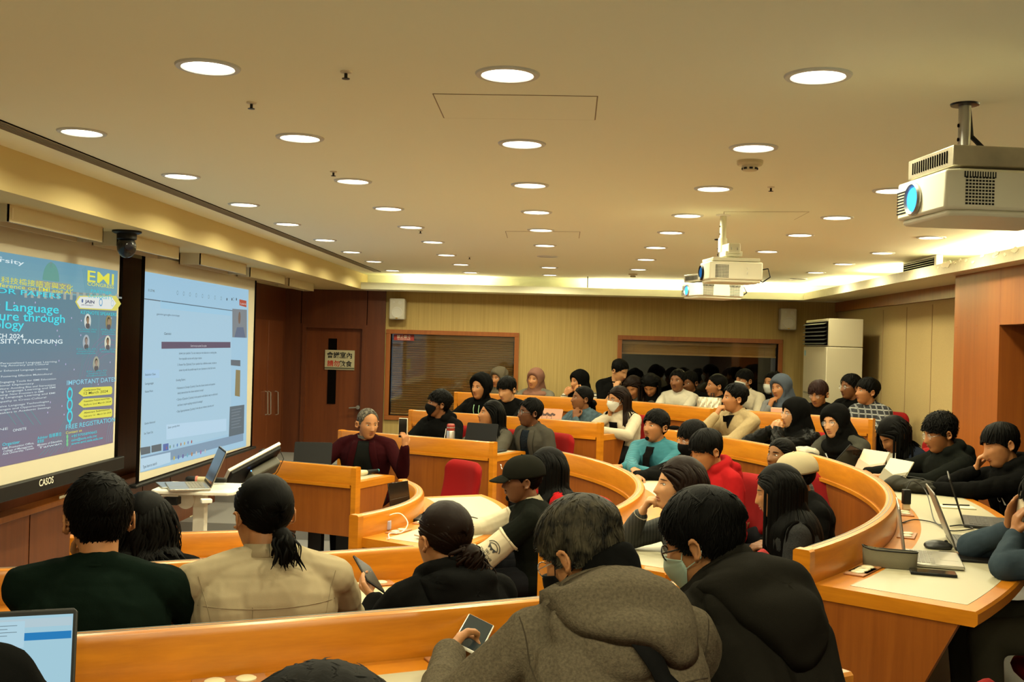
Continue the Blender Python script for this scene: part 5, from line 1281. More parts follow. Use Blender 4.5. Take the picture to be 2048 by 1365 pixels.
    if sleeves == 'short':
        topc = MB(); part_cones(topc, kc)
        for s in (-1, 1): Ep = A[s][0]; topc.cone(S[s], S[s]+(Ep-S[s])*.62, .058*kc, .060*kc, 14)
    if hood:
        hb = MB() if False else topc
        c = Nb-bk*.075-up*.015
        ar = np.linspace(-2.0, 2.0, 13)
        for a0, a1 in zip(ar[:-1], ar[1:]):
            def hp_(a): return Nb+up*(.030+.022*math.cos(a))+r*math.sin(a)*(.088)-bk*(math.cos(a)*.085-.012)
            hb.cone(hp_(a0), hp_(a1), .036, .036, 10)
        for s in (-1, 1): hb.cone(Nb-bk*.09+r*s*.04-up*.0, Nb-bk*.135+r*s*.018-up*.10, .042, .026, 12)
        q_ = hoodk
        if q_ > 1.2:
            hb.ell(Nb-bk*.085-up*.055, (.165, .060, .110), X=Xt); hb.ell(Nb-bk*.115-up*.10, (.10, .05, .085), X=Xt)
            for s in (-1, 1): hb.cone(Nb-bk*.05+r*s*.13+up*.0, Nb-bk*.12-up*.15+r*s*.015, .035, .022, 10)
        else: hb.ell(Nb-bk*.11*q_-up*.045*q_, (.11*q_, .05*q_, .075*q_), X=Xt); hb.cone(Nb-bk*.10*q_-r*.06*q_, Nb-bk*.10*q_+r*.06*q_, .045, .045, 12); hb.ell(Nb-bk*(.095+.045*q_)-up*.09*q_, (.075*q_, .035*q_, .06*q_), X=Xt)
    if collar == 'turtle': topc.cone(Nb-up*.03, Nb+up*.045, .075, .064, 16)
    V, Q, T3 = remesh(topc, vox, 2, .5); V = folds(V, Q, seed, fold*1.5, foldf); V = folds(V, Q, seed+9, fold*.22, foldf*2.3)
    tm = topm or cloth('black', (.012, .012, .012)); tn = top or 'shirt'
    mi = None
    if sleevem:
        C4 = V[Q].mean(1); mi = np.zeros(len(Q)+len(T3), int)
        def segd(C, a, b): d_ = b-a; t_ = np.clip(((C-a) @ d_)/(d_ @ d_), 0, 1); return np.linalg.norm(C-(a+t_[:, None]*d_), axis=1), t_
        for s in (-1, 1):
            Ep, Wp = A[s][:2]; d1, t1 = segd(C4, S[s]+(Ep-S[s])*.08, Ep); d2, t2 = segd(C4, Ep, Wp); mi[:len(Q)][((d1 < .095) & (t1 > sleeve_t)) | (d2 < .085)] = 1
    to = link_mesh(tn, V, Q, T3, tm, o, base, mats=[tm, sleevem] if sleevem else None, mi=mi)
    bvh = BVHTree.FromPolygons(V.tolist(), Q.tolist()) if True else None
    # neckline band / collar
    cm = MB(); nc = Nb+up*.014
    if collar in ('crew', None, 'hood'):
        ring = [nc+r*math.cos(a)*.066+bk*(math.sin(a)*.060+.004)-up*(.018*max(0, math.sin(a))) for a in np.linspace(0, 2*math.pi, 25)]
        cm.tube(ring, .0075, 8, caps=False); cm.build('neckline', cuffm or tm, o)
    elif collar == 'shirt':
        for s in (-1, 1):
            a_ = np.linspace(-math.pi/2-.05, math.pi/2-.12, 14); V0 = []; V1 = []; V2 = []
            for a in a_:
                q_ = r*s*math.cos(a)*.064+bk*(math.sin(a)*.062+.006); V0.append(nc+q_-up*(.002+.020*max(0, math.sin(a)))); V1.append(nc+q_*1.0+up*(.040-.040*max(0, math.sin(a)))); V2.append(nc+q_*1.32+up*(.004-.050*max(0, math.sin(a))))
            n_ = len(a_); VV = np.array(V0+V1+V2+[v+q2 for v, q2 in zip(V2, [np.array([0, 0, .004])]*n_)]); FF = [(i, i+1, n_+i+1, n_+i) for i in range(n_-1)]+[(n_+i, n_+i+1, 2*n_+i+1, 2*n_+i) for i in range(n_-1)]
            cm.add(VV[:3*n_], FF)
        cb = cm.build('collar', cuffm or tm, o, smooth=60); sd = cb.modifiers.new('s', 'SOLIDIFY'); sd.thickness = .004; sd.offset = 0
    if sleeves == 'long' and cuffm is not False:
        for s in (-1, 1):
            Ep, Wp, *_ = A[s]; d_ = _unit(Wp-Ep); m = MB(); m.cyl(Wp-d_*.040, Wp-d_*.004, .036*kc**.5, .032*kc**.5, 16); m.build('cuff', cuffm or tm, o, bevel=.003)
    # --- trousers, shoes
    if legs:
        m = MB(); m.ell(P-up*.02, (.175*w, .125, .10), X=Xt)
        for s in (-1, 1): hp, kn, an = KN[s]; m.cone(hp, kn, .088, .066, 14); m.cone(kn, an+U*.02, .066, .050, 14)
        V2, Q2, T2 = remesh(m, .011, 2, .5); V2 = folds(V2, Q2, seed+5, .004, 14); link_mesh('trousers', V2, Q2, T2, trouser or cloth('trouser_black', (.012, .012, .014)), o, base)
        for s in (-1, 1):
            hp, kn, an = KN[s]; m = MB(); a0 = an-U*.052-f*.03; m.cone(a0, a0+f*.18-U*.005, .042, .036, 12, flat=.9, up=U); m.build('shoe', mat('shoe_black', (.02, .02, .02), .5), o)
    # --- hair
    hm = hairm or HB; torso = [(Ch+up*.02-bk*.012, np.array([.172*w, .128, .145])*kc/1.05, Xt), (Nb-up*.06, np.array([.17*w, .085, .075]), Xt), (Nb+up*.02, np.array([.066, .062, .10]), Xt)]
    for s in (-1, 1): torso.append((S[s], np.array([.068, .068, .068]), Xt))
    vol = hk['vol']
    def thick(TH, PH):
        ap = np.abs((PH+math.pi) % (2*math.pi)-math.pi); return (vol*(.32+.68*np.clip(np.cos(PH), 0, 1))*(.55+.45*np.clip(-np.cos(TH)+.6, 0, 1))+.003)*(1-.85*np.exp(-((TH-1.69)/.26)**2-((ap-1.62)/.30)**2))
    if hair in ('short', 'fringe', 'messy', 'bald', 'bob', 'back', 'long', 'curtain', 'ponytail', 'bun', 'lowtail'):
        tb = HL[{'short': 'short', 'fringe': 'fringe', 'messy': 'fringe', 'bald': 'bald', 'bob': 'long', 'back': 'back', 'long': hk.get('tab', 'long'), 'curtain': 'curtain', 'ponytail': 'back', 'bun': 'back', 'lowtail': 'back'}[hair]]
        m = MB(); V, F = shell(tb, thick, seed, jag=hk.get('jag', .04 if hair in ('fringe', 'messy') else .01)); m.add(HC+(V*hs) @ RH.T, F)
        if hair in ('short', 'fringe', 'messy', 'bald', 'back'):
            mm = MB(); short_locks(mm, tb, thick, int(hk['n']), seed, L=hk['L'], w=hk['w'], fringe=hk['fringe'], lift=hk.get('lift', .25), grav=hk.get('grav', .35), side=hk.get('side', 0), messy=hk.get('messy', .25), whorl=hk.get('whorl', (.15, -.6, .8)))
            if mm.V: Vh = np.vstack(mm.V); m.add(HC+(Vh*hs) @ RH.T, mm.F)
        if hair in ('long', 'curtain', 'bob'):
            L = hk.get('len', .42 if hair != 'bob' else .16)
            long_locks(m, HC, RH, Nb, L, int(hk['n']), seed, w=hk.get('w2', .0115)*.66, hs=hs, torso=torso, curl=hk.get('curl', 0.0), tab=hk.get('tab', 'long'), part=hk.get('part', 0))
            # the mass under the outer strands
            bkp = HC+RH @ (np.array([0, -.075, -.03])*hs); end = Nb-bk*(.085)-up*max(0, L-.20)*.8
            if L > .2:
                for s in (-1, 0, 1): m.cone(bkp+r*s*.035, Nb-bk*.062+r*s*.05+up*.0, .036, .040, 10); m.cone(Nb-bk*.062+r*s*.05, end-bk*.03+r*s*.06, .040, .022, 10)
            else: 
                for s in (-1, 0, 1): m.cone(bkp+r*s*.03, bkp+r*s*.035-U*L*.6, .034, .026, 10)
        if hair in ('ponytail', 'bun', 'lowtail'):
            g0 = np.array(hk.get('knot', (0, -.115, .01 if hair != 'lowtail' else -.035)))*hs
            K = HC+RH @ g0
            # strands combed to the knot
            rr_ = np.random.RandomState(seed)
            for q_ in range(110):
                a_ = rr_.rand()*2*math.pi; th_ = float(interp_phi(tb, np.array(a_)))+rr_.rand()*.5; d0 = pdir(np.array(th_), np.array(a_)); dk = _unit(g0); PP = []; UU = []
                for s_ in np.linspace(0, 1, 8): dd = _unit(d0*(1-s_)+dk*s_); rr2 = float(headR(dd[None])[0])+.004+.75*float(thick(np.array(1.), np.array(a_)))*math.sin(math.pi*min(s_+.2, 1)*.8); PP.append(dd*rr2); UU.append(dd)
                V_, F_ = strip_tube(np.array(PP)*hs, .005*np.array([.3, .8, 1, 1, 1, 1, .8, .5]), .4, np.array(UU)); m.add(HC+V_ @ RH.T, F_)
            if hair == 'bun':
                m.ell(K-f*0+RH @ (np.array([0, -.02, .0])), (.034, .030, .034)); 
                for q_ in range(30):
                    a_ = rr_.rand()*6.28; tl_ = [K+RH @ (np.array([math.cos(a_+u_*2)*.032, -.02+math.sin(u_*5+a_)*.016, math.sin(a_+u_*2)*.034])) for u_ in np.linspace(0, 1.2, 8)]; m.tube(tl_, .006, 6)
            else:
                tp = hk.get('tail', [(0, -.03, 0), (0, -.05, -.05), (0, -.055, -.12), (0, -.05, -.19)])
                TP = [K]+[K+r*a_+f*b_+U*c_ for a_, b_, c_ in tp]; TPb = np.array(bez([tuple(q_) for q_ in TP], 5)) if False else np.array(TP)
                tt = np.linspace(0, 1, len(TP)); uu = np.linspace(0, 1, 14); TPs = np.array([[np.interp(u_, tt, TPb[:, c_]) for c_ in range(3)] for u_ in uu])
                tw = hk.get('tw', .026); m.tube(TPs, tw*np.array([.55, .8, 1, 1, 1, 1, .98, .95, .9, .82, .72, .6, .42, .2]), 12)
                for q_ in range(int(hk.get('tn', 46))):
                    o_ = rr_.randn(3)*tw*.62; ph_ = rr_.rand()*6; cl = hk.get('tcurl', .004); PP = TPs+np.outer(np.linspace(.3, 1.15, 14), o_)+np.array([[math.sin(ph_+u_*9)*cl, math.cos(ph_+u_*8)*cl, 0] for u_ in uu])
                    V_, F_ = strip_tube(PP, .0055*np.array([.5, 1, 1, 1, 1, 1, 1, 1, 1, .9, .8, .6, .4, .15]), .5, PP-K+np.array([1e-3, 1e-3, 0])); m.add(V_, F_)
                if hk.get('tie'):
                    mt = MB(); mt.lathe(K+_unit(TPs[1]-TPs[0])*.010, [(tw*.55, -.007), (tw*.66, -.004), (tw*.68, .003), (tw*.55, .007)], 16, X=np.array([*_frame(TPs[1]-TPs[0])]).T); mt.build('hair_tie', hk['tie'], o)
        m.build('hair', hm, o, smooth=70)
    if hair in ('hijab', 'hood', 'parka'):
        tb = HL['hijab' if hair == 'hijab' else 'hood']; m = MB(); hj = .019 if hair == 'hijab' else .024
        def th2(TH, PH): return hj+.012*np.clip(np.cos(PH), 0, 1)*(np.sin(TH))+.014*np.clip(-np.cos(TH), 0, 1)+(.0 if hair == 'hijab' else .012)
        V, F = shell(tb, th2, seed, groove=0, inner=-.002, rimf=.06, nph=64, nth=30); m.add(HC+(V*hs) @ RH.T, F)
        if hair == 'hijab':
            m.cone(HC+RH @ (np.array([0, -.012, -.075])*hs), Nb+up*.0+bk*.02, .082, .105, 18); m.cone(HC+RH @ (np.array([0, .0, -.095])*hs), Nb-up*.03+bk*.045, .062, .095, 18)
            m.cone(HC+RH @ (np.array([0, -.050, -.02])*hs), Nb-bk*.035, .088, .108, 18)
            m.ell(Nb-up*.03+bk*.02, (.155*w, .125, .065), X=Xt)
            if hk.get('bib', True): m.ell(Nb-up*.10+bk*.045, (.12*w, .10, .11), X=Xt)
            if hk.get('cape'): m.ell(Nb-up*.09-bk*.01, (.20*w, .14, .12), X=Xt)
        else:
            for s in (-1, 1): m.cone(HC+RH @ (np.array([s*.045, -.035, -.07])*hs), Nb+r*s*.05-up*.01, .045, .055, 14)
            m.cone(HC+RH @ (np.array([0, -.06, -.05])*hs), Nb-bk*.035, .055, .06, 14)
            m.cone(Nb+bk*.035+r*-.05, Nb+bk*.035+r*.05, .035, .035, 12)
        V, Q, T3 = remesh(m, max(.0058, min(vox, .0065)), 2, .5); 
        # keep the face opening clear
        V = folds(V, Q, seed+3, .0060 if hair == 'hijab' else .0055, 24); 
        link_mesh('hijab' if hair == 'hijab' else 'hood', V, Q, T3, hm if hairm else tm, o, base)
        if hair == 'hood':
            pass
    # --- glasses, mask
    if glasses:
        m = MB(); gy = surf(.031, .004)+.013; rg = .021
        for s in (-1, 1):
            m.tube([(s*.033+rg*1.08*math.cos(a), gy-.0*abs(math.cos(a)), .003+rg*(.95 if glasses != 'rect' else .72)*math.sin(a)) for a in np.linspace(0, 2*math.pi, 21)], .0014 if glasses != 'thick' else .0022, 6, caps=False)
            m.tube([(s*.055, gy, .006), (s*.070, gy-.012, .006), (s*.0775, .02, .004), (s*.0785, -.02, .0), (s*.077, -.032, -.012)], .0015 if glasses != 'thick' else .0024, 6)
        m.tube([(-.012, gy, .006), (0, gy+.002, .010), (.012, gy, .006)], .0013, 6)
        gf = hadd(m, hk.get('gm') or (GLM if glasses != 'silver' else GLS), 'glasses')
        for s in (-1, 1):
            ml = MB(); ml.add([(s*.033+rg*1.02*math.cos(a), gy, .003+rg*(.9 if glasses != 'rect' else .68)*math.sin(a)) for a in np.linspace(0, 2*math.pi, 20, endpoint=False)], [tuple(range(20))])
            ml.V = [HC+(v*hs) @ RH.T for v in ml.V]; ml.build('lens', mat('spectacle_lens', (.95, .97, .97), .02, alpha=.12), gf, smooth=0)
    if mask:
        m = MB(); n1, n2 = 19, 11; Vv = []
        for j in range(n2):
            for i in range(n1):
                az = np.linspace(-rad(66), rad(66), n1)[i]; v = j/(n2-1); zt = -.002-.022*abs(az/rad(66))**1.5; zb = -.121+.075*abs(az/rad(66))**1.7
                z = zt+(zb-zt)*v; R0 = .0; x0, y0 = math.sin(az), math.cos(az)
                # radius of the head at this height
                lo, hi = .02, .14
                for _ in range(14):
                    md = (lo+hi)/2; p_ = np.array([x0*md, y0*md, z]); l = np.linalg.norm(p_); 
                    if l < float(headR((p_/l)[None])[0]): lo = md
                    else: hi = md
                rr2 = lo+.008+.014*math.exp(-(az/.45)**2)*math.exp(-((v-.35)/.35)**2)*1.4-.003*abs(math.sin(v*12))*(mask is MASKW or mask is MASKG)
                Vv.append((x0*rr2, y0*rr2, z))
        Ff = [(j*n1+i, j*n1+i+1, (j+1)*n1+i+1, (j+1)*n1+i) for j in range(n2-1) for i in range(n1-1)]
        m.add(Vv, Ff); mo = hadd(m, mask, 'face_mask'); sd = mo.modifiers.new('s', 'SOLIDIFY'); sd.thickness = .002
        m = MB()
        for s in (-1, 1):
            m = MB(); e = Vv[n1-1 if s > 0 else 0]; e2 = Vv[(n2-1)*n1+(n1-1 if s > 0 else 0)]
            m.tube([e, (s*.077, .015, .012), (s*.080, -.02, .018), (s*.079, -.032, -.005), (s*.079, -.02, -.03), e2], .0014, 6)
            m.V = [HC+(v*hs) @ RH.T for v in m.V]; m.build('ear_loop', mask, mo)
    info = dict(o=o, HC=HC, RH=RH, Nb=Nb, P=P, f=f, r=r, up=up, bk=bk, Ch=Ch, S=S, A=A, bvh=bvh, fl=fl, Xt=Xt, hs=hs, base=base, hk=hk, top=to, desk_z=desk_z, skin=skin(tone))
    PEOPLE[nm] = info
    if chair_lb:
        cy = by if chair_yaw is None else rad(chair_yaw); q_ = chair(P[:2]+f[:2]*.03, fl, cy, chair_lb); q_.scale[2] = hk.get('cs', .93)
    return info
def _xf(mb, HC, RH):
    return HC+np.vstack(mb.V) @ RH.T, mb.F
NAMES_DEBUG = ''
def hpart(I, mb, m, name, smooth=60, label=None):
    """part given in head-local coordinates"""
    mb.V = [I['HC']+(v*I['hs']) @ I['RH'].T for v in mb.V]; q = mb.build(name, m, I['o'], smooth=smooth)
    if label: q['label'] = label
    return q
def cap(I, m, brim_dir=0.0, logo=None):
    """baseball cap in head coordinates"""
    mb = MB(); nu, nv = 40, 14; V = []
    for j in range(nv+1):
        e = j/nv; el = rad(8)+(math.pi/2-rad(8))*e
        for i in range(nu):
            a = i*2*math.pi/nu; fwd = math.cos(a-brim_dir); ee = el-(1-e)*rad(6)*(0-fwd*-.4); D = np.array([math.sin(a)*math.cos(ee), math.cos(a)*math.cos(ee), math.sin(ee)]); 
            D2 = _unit(D); R = float(headR(D2[None])[0])+.019+.006*math.sin(e*math.pi)+.002*abs(math.cos(3*a)) ; V.append(D2*R+np.array([0, 0, .006]))
    F = [(j*nu+i, j*nu+(i+1) % nu, (j+1)*nu+(i+1) % nu, (j+1)*nu+i) for j in range(nv) for i in range(nu)]
    mb.add(V, F); c = hpart(I, mb, m, 'cap'); sd = c.modifiers.new('s', 'SOLIDIFY'); sd.thickness = .003
    mb = MB(); n1, n2 = 17, 7; V = []
    for j in range(n2):
        for i in range(n1):
            a = (i/(n1-1)*2-1)*rad(52); rad0 = .107; ext = .072*(j/(n2-1))*math.cos(a*1.35)**.7 if abs(a*1.35) < math.pi/2 else 0
            x = math.sin(a)*(.082+ext*.35); y = math.cos(a)*(rad0)+ext; z = .034-.018*(math.sin(a)**2)*1.4-.30*ext-.010*(j/(n2-1))**2
            ca, sa = math.cos(-brim_dir), math.sin(-brim_dir); V.append((x*ca-y*sa, x*sa+y*ca, z))
    mb.add(V, [(j*n1+i, j*n1+i+1, (j+1)*n1+i+1, (j+1)*n1+i) for j in range(n2-1) for i in range(n1-1)])
    b = hpart(I, mb, m, 'cap_brim'); sd = b.modifiers.new('s', 'SOLIDIFY'); sd.thickness = .004
    mb = MB(); mb.ell((0, 0, .139), (.006, .006, .004)); hpart(I, mb, m, 'cap_button')
    return c

def torso_patch(I, name, m, zs, xl, xr, off=.004, th=.002, nx=9, label=None):
    """cloth laid over the chest: zs heights below the neck base (m), xl/xr left and right edges at those heights (own left negative)"""
    Nb, r, up, bk = I['Nb'], I['r'], I['up'], I['bk']; V = []; nz = 16; zz = np.linspace(zs[0], zs[-1], nz)
    for z in zz:
        a, b = np.interp(z, zs, xl), np.interp(z, zs, xr)
        for x in np.linspace(a, b, nx):
            p = Vector(Nb+r*x-up*z+bk*.5); h = I['bvh'].ray_cast(p, Vector(-bk), .8); q = np.array(h[0]) if h[0] is not None else Nb+r*x-up*z+bk*.1
            d_ = np.dot(q-(Nb+r*x-up*z), bk); q = q-bk*max(0, d_-(.135+.2*min(z, .3))); V.append(q+bk*off)
    F = [(j*nx+i, j*nx+i+1, (j+1)*nx+i+1, (j+1)*nx+i) for j in range(nz-1) for i in range(nx-1)]
    mb = MB(); mb.add(V, F); o = mb.build(name, m, I['o'], smooth=180)
    if th: sd = o.modifiers.new('s', 'SOLIDIFY'); sd.thickness = th; sd.offset = 1
    if label: o['label'] = label
    return o
def lapels(I, m, depth=.30, w=.055, open_=.06):
    for s in (-1, 1):
        zs = [.0, .06, depth*.8, depth]; inner = [s*.045, s*.050, s*open_*.5, s*.006]; outer = [s*.085, s*(.05+w), s*(open_*.5+w*.9), s*.012]
        xl = inner if s > 0 else outer; xr = outer if s > 0 else inner; torso_patch(I, 'lapel', m, zs, xl, xr, off=.008, th=.004, nx=5)
def surf_print(I, name, m, o, X, V, F, off=.003):
    P = project_decal(I['bvh'], V, o, X, off); mb = MB(); mb.add(P, F); return mb.build(name, m, I['o'], smooth=0)
def strap(I, name, m, pts, w=.018, off=.006, bvh=None, back=True):
    """band laid over the clothing through torso-frame points (x, z, dir) on the back"""
    Nb, r, up, bk = I['Nb'], I['r'], I['up'], I['bk']; P = []; N = []
    for x, z, sgn in pts:
        d = -bk if sgn > 0 else bk; p = Vector(Nb+r*x-up*z-d*.5); h = I['bvh'].ray_cast(p, Vector(d), .8)
        if h[0] is None or np.dot(np.array(h[0])-Nb, bk)*sgn > .17: continue
        P.append(np.array(h[0])+np.array(h[1])*off*np.sign(np.dot(np.array(h[1]), -d) or 1)); N.append(-d)
    P = np.array(P); T = np.gradient(P, axis=0); V = []
    for p, t, n in zip(P, T, N): s_ = _unit(np.cross(t, n)); V += [p-s_*w, p+s_*w]
    mb = MB(); mb.add(V, [(2*i, 2*i+1, 2*i+3, 2*i+2) for i in range(len(P)-1)]); o = mb.build(name, m, I['o'], smooth=180); sd = o.modifiers.new('s', 'SOLIDIFY'); sd.thickness = .003; return o

def back_pouch(I, name, m, outline, height, seed=1, side=-1, rings=9, fold=.006):
    """soft folded pouch (a lowered hood) on the back: outline = torso-frame points (x, z below neck base)"""
    Nb, r, up, bk = I['Nb'], I['r'], I['up'], I['bk']; P = np.array(bez([tuple(p) for p in outline]+[tuple(outline[0])], 6)); P = P[:-1]; c = P.mean(0); n = len(P); V = []
    def hit(x, z):
        p = Vector(Nb+r*x-up*z+bk*side*.5); h = I['bvh'].ray_cast(p, Vector(-bk*side), .9); return (np.array(h[0]) if h[0] is not None else Nb+r*x-up*z+bk*side*.06)
    for k in range(rings+1):
        q = 1-k/rings
        for x, z in P: xx, zz = c+(np.array([x, z])-c)*q; V.append(hit(xx, zz)+bk*side*(.004+height*(1-q**3.2)**.6*(1-.35*math.exp(-((zz-c[1])/.03)**2))+.5*up @ np.zeros(3) if False else .004+height*(1-q**3.2)**.6*(1-.35*math.exp(-((zz-c[1])/.035)**2))))
    F = [(k*n+i, k*n+(i+1) % n, (k+1)*n+(i+1) % n, (k+1)*n+i) for k in range(rings) for i in range(n)]
    V = np.array(V); mb = MB(); mb.add(V, F); o = mb.build(name, m, I['o'], smooth=180); sd = o.modifiers.new('s', 'SOLIDIFY'); sd.thickness = .004; return o
def arm_ring(I, s, t, R, m, name, tube=.006):
    E0 = I['A'][s][0]; S0 = I['S'][s]; c = S0+(E0-S0)*t; u, v, d = _frame(E0-S0); mb = MB(); mb.tube([c+R*(math.cos(a)*u+math.sin(a)*v) for a in np.linspace(0, 2*math.pi, 29)], tube, 8, caps=False); mb.build(name, m, I['o'])
# ---- who sits where
K = cloth
BLKc = K('black', (.0045, .0045, .0042)); BLKh = K('black_knit', (.007, .008, .0065), bscale=250)
GRN = K('dark_green', (.005, .012, .008)); BEI = K('beige_cotton', (.46, .375, .235), bscale=700, bump=.2); GREYW = K('grey_wool', (.13, .105, .07), bscale=260, bump=.9, var=.25, vscale=160)
CHAR = K('charcoal', (.014, .0125, .0095), bscale=500); MAR = K('maroon', (.028, .0035, .005)); GBL = K('grey_blazer', (.062, .056, .044)); REDH = K('red_fleece', (.34, .010, .012)); REDJ = K('red_knit', (.34, .008, .010))
TEAL = pattern_cloth('teal_waffle', (.012, .125, .165), (.025, .19, .24), 'z', 30, .5); TANF = K('tan_fleece', (.45, .34, .18), bscale=300, bump=.6, var=.06, vscale=80); WHT = K('white_cotton', (.62, .57, .45)); CRM = K('cream_knit', (.60, .52, .38))
DEN = K('denim', (.075, .115, .14), var=.3, vscale=30); OLV = K('olive_grey', (.075, .072, .055)); BLU = K('blue_fleece', (.045, .065, .085)); NAVY = K('navy', (.010, .013, .022)); GRYK = K('grey_marl', (.20, .20, .20), var=.15, vscale=200)
STR = pattern_cloth('striped_knit', (.60, .53, .40), (.02, .02, .02), 'z', 9, .78); PLD = pattern_cloth('plaid', (.012, .013, .018), (.35, .35, .32), 'z', 7, .86, second=(.22, .22, .22)); RIB = pattern_cloth('ribbed_grey', (.010, .011, .009), (.028, .029, .023), 'x', 22, .5)
VAR = K('varsity_body', (.006, .007, .005)); VARS = K('varsity_sleeve', (.62, .54, .38), rough=.5, bump=.15)
TOLV = (.115, .095, .065)
def ch(s): return 'red swivel chair under '+s
FL, FR = ('desk', .34, -.10), ('desk', .36, .10)
# far side, third and fourth rows
person('olive_hijab', 'person in an olive brown hijab half hidden behind two men in black', 997, 757, 'F4', .76, 240, 235, 5, tone=MD, hair='hijab', hairm=K('hijab_olive', (.115, .095, .065)), topm=K('hijab_olive', (.115, .095, .065)), eyes='open', vox=.007)
person('pink_hijab', 'smiling person in a dusty pink hijab and grey cardigan by the left window', 1070, 760, 'F4', .74, 245, 243, 0, -4, tone=LT, hair='hijab', hairm=K('hijab_pink', (.235, .115, .080)), topm=K('cardigan_grey', (.17, .155, .12)), smile=True, hairk=dict(bib=False), glasses=None, vox=.0065)
person('black_hijab_hand', 'person in a black hijab and striped cream sweater with a raised hand over the face', 1157, 764, 'F4', .74, 235, 215, 5, tone=LT, hair='hijab', hairm=BLKc, topm=STR, arms=(('pt', -.12, .16, -.13, dict(d=(.6, -.1, .75), n=(0, -1, 0), curl=.9)), ('pt', .12, .10, -.16, dict(d=(-.6, -.05, .6), n=(0, -1, 0), curl=.9))))
I_TEE = person('tall_tee', 'person in a black t-shirt with blue print, chin on hand, tallest of far row', 1240, 743, 'F4', .80, 255, 318, 26, 0, tone=PL, hair='short', topm=BLKc, sleeves='short', w=1.05, arms=(('desk', .34, -.14), ('pt', .02, .13, -.20, dict(d=(-.25, -.25, .9), n=(-.4, -.8, 0), curl=1.0))), hairk=dict(vol=.024, lift=.4, L=.03), eyes='down')
person('mauve_scarf', 'person with brown hair leaning over the desk in a mauve scarf and olive coat', 1267, 776, 'F4', .66, 240, 240, 30, 8, tone=MD, hair='long', hairm=HBR, topm=OLV, collar='turtle', hairk=dict(n=70, len=.3), eyes='down')
person('bowed_girl', 'person with long black hair bowing the head, in front of the dark window', 1301, 772, 'F4', .70, 245, 250, 42, 0, tone=MD, hair='long', topm=BLKc, hairk=dict(n=70, len=.32), eyes='down')
person('white_sweater', 'man with a moustache in a white crew neck sweater, forearms on the far desk', 1355, 763, 'F4', .74, 238, 240, 0, 0, tone=BR, hair='short', topm=WHT, w=1.08, beard='tache', arms=(('desk', .36, .02), ('desk', .40, -.02)), hairk=dict(vol=.022, n=140))
person('behind_white', 'person half hidden behind the shoulder of the man in the white sweater', 1378, 766, 'F4', 1.25, 235, 230, 10, tone=BR, hair='short', topm=BLKc, legs=False, seat_dz=-.0)
person('scrunchie', 'smiling person in profile with tied black hair behind the silver bag', 1431, 773, 'F4', .90, 205, 190, 0, tone=MD, hair='lowtail', topm=BLKc, smile=True, hairk=dict(tie=WHT, tail=[(.0, -.03, 0), (0, -.05, -.05), (0, -.05, -.12)], tw=.022))
person('mask_white_jacket', 'man with a white face mask and cream jacket in front of the dark window', 1487, 762, 'F4', 1.55, 225, 212, 0, dist=12.2, tone=MD, hair='fringe', topm=CRM, collar='shirt', mask=MASKW, hairk=dict(vol=.02))
person('mask_ponytail', 'person with a high ponytail and white mask behind the blue grey hijab', 1543, 768, 'U4', .9, 230, 222, 0, dist=12.3, tone=LT, hair='ponytail', topm=BLKc, mask=MASKW, hairk=dict(knot=(0, -.07, .10), tail=[(0, -.03, .02), (0, -.06, -.03), (0, -.07, -.12)]))
person('blue_hijab', 'person in a blue grey hijab and grey sweater resting a cheek on one hand', 1561, 777, 'U4', .66, 232, 222, 4, 8, tone=MD, hair='hijab', hairm=K('hijab_blue', (.075, .09, .115)), topm=GRYK, hairk=dict(cape=True), arms=(('desk', .36, -.10), ('pt', .05, .12, -.19, dict(d=(-.25, -.1, .95), n=(-.5, -.8, 0), curl=1.0))))
person('short_glasses', 'person with short dark red hair and round glasses in black, on the top right tier', 1636, 789, 'U4', .68, 235, 232, 18, 0, tone=MD, hair='fringe', hairm=HBB, topm=BLKc, glasses='round', eyes='down', hairk=dict(n=260, L=.07, w=.007, vol=.024, fringe=.12))
person('fur_hood', 'person in a parka with a yellow fur hood behind the man in the plaid jacket', 1700, 775, 'U4', 1.05, 215, 200, 4, tone=BR, hair='back', topm=BLKc, glasses='silver', hood=False, legs=False)
I_PLD = person('plaid', 'man in a black and white plaid jacket in profile on the top right tier', 1733, 784, 'U4', .62, 215, 192, -2, tone=MD, hair='fringe', topm=PLD, collar='shirt', arms=(('desk', .30, -.06), ('desk', .33, .02)), hairk=dict(n=210, L=.06, w=.007, vol=.026, grav=.6), chair_lb=ch('the man in the plaid jacket'))
person('black_hoodie', 'man with a black hood up and pale green drawstrings under the left window', 960, 776, 'F3', .72, 240, 236, 2, tone=LT, hair='hood', topm=BLKc, arms=(FL, FR), baggy=1.3)
person('black_tee', 'man in a black t-shirt looking down, beside the hooded man under the left window', 1013, 781, 'F3', .66, 240, 232, 14, 4, tone=PL, hair='messy', topm=BLKc, sleeves='long', w=1.03, eyes='down', hairk=dict(n=420, L=.06, w=.0045, vol=.03, lift=.7, fringe=.1), arms=(('desk', .36, -.04), ('desk', .34, .06)))
person('denim', 'person in a light denim jacket with a curly black ponytail, chin on fist', 1163, 798, 'F3', .70, 225, 198, -4, tone=BR, hair='lowtail', topm=DEN, collar='shirt', arms=(('pt', -.04, .12, -.19, dict(d=(.1, -.2, .9), n=(.4, -.8, 0), curl=1.1)), ('desk', .30, .04)), hairk=dict(tail=[(.02, -.03, 0), (.05, -.05, -.04), (.06, -.05, -.13)], tw=.038, tcurl=.016, tn=70, vol=.014))
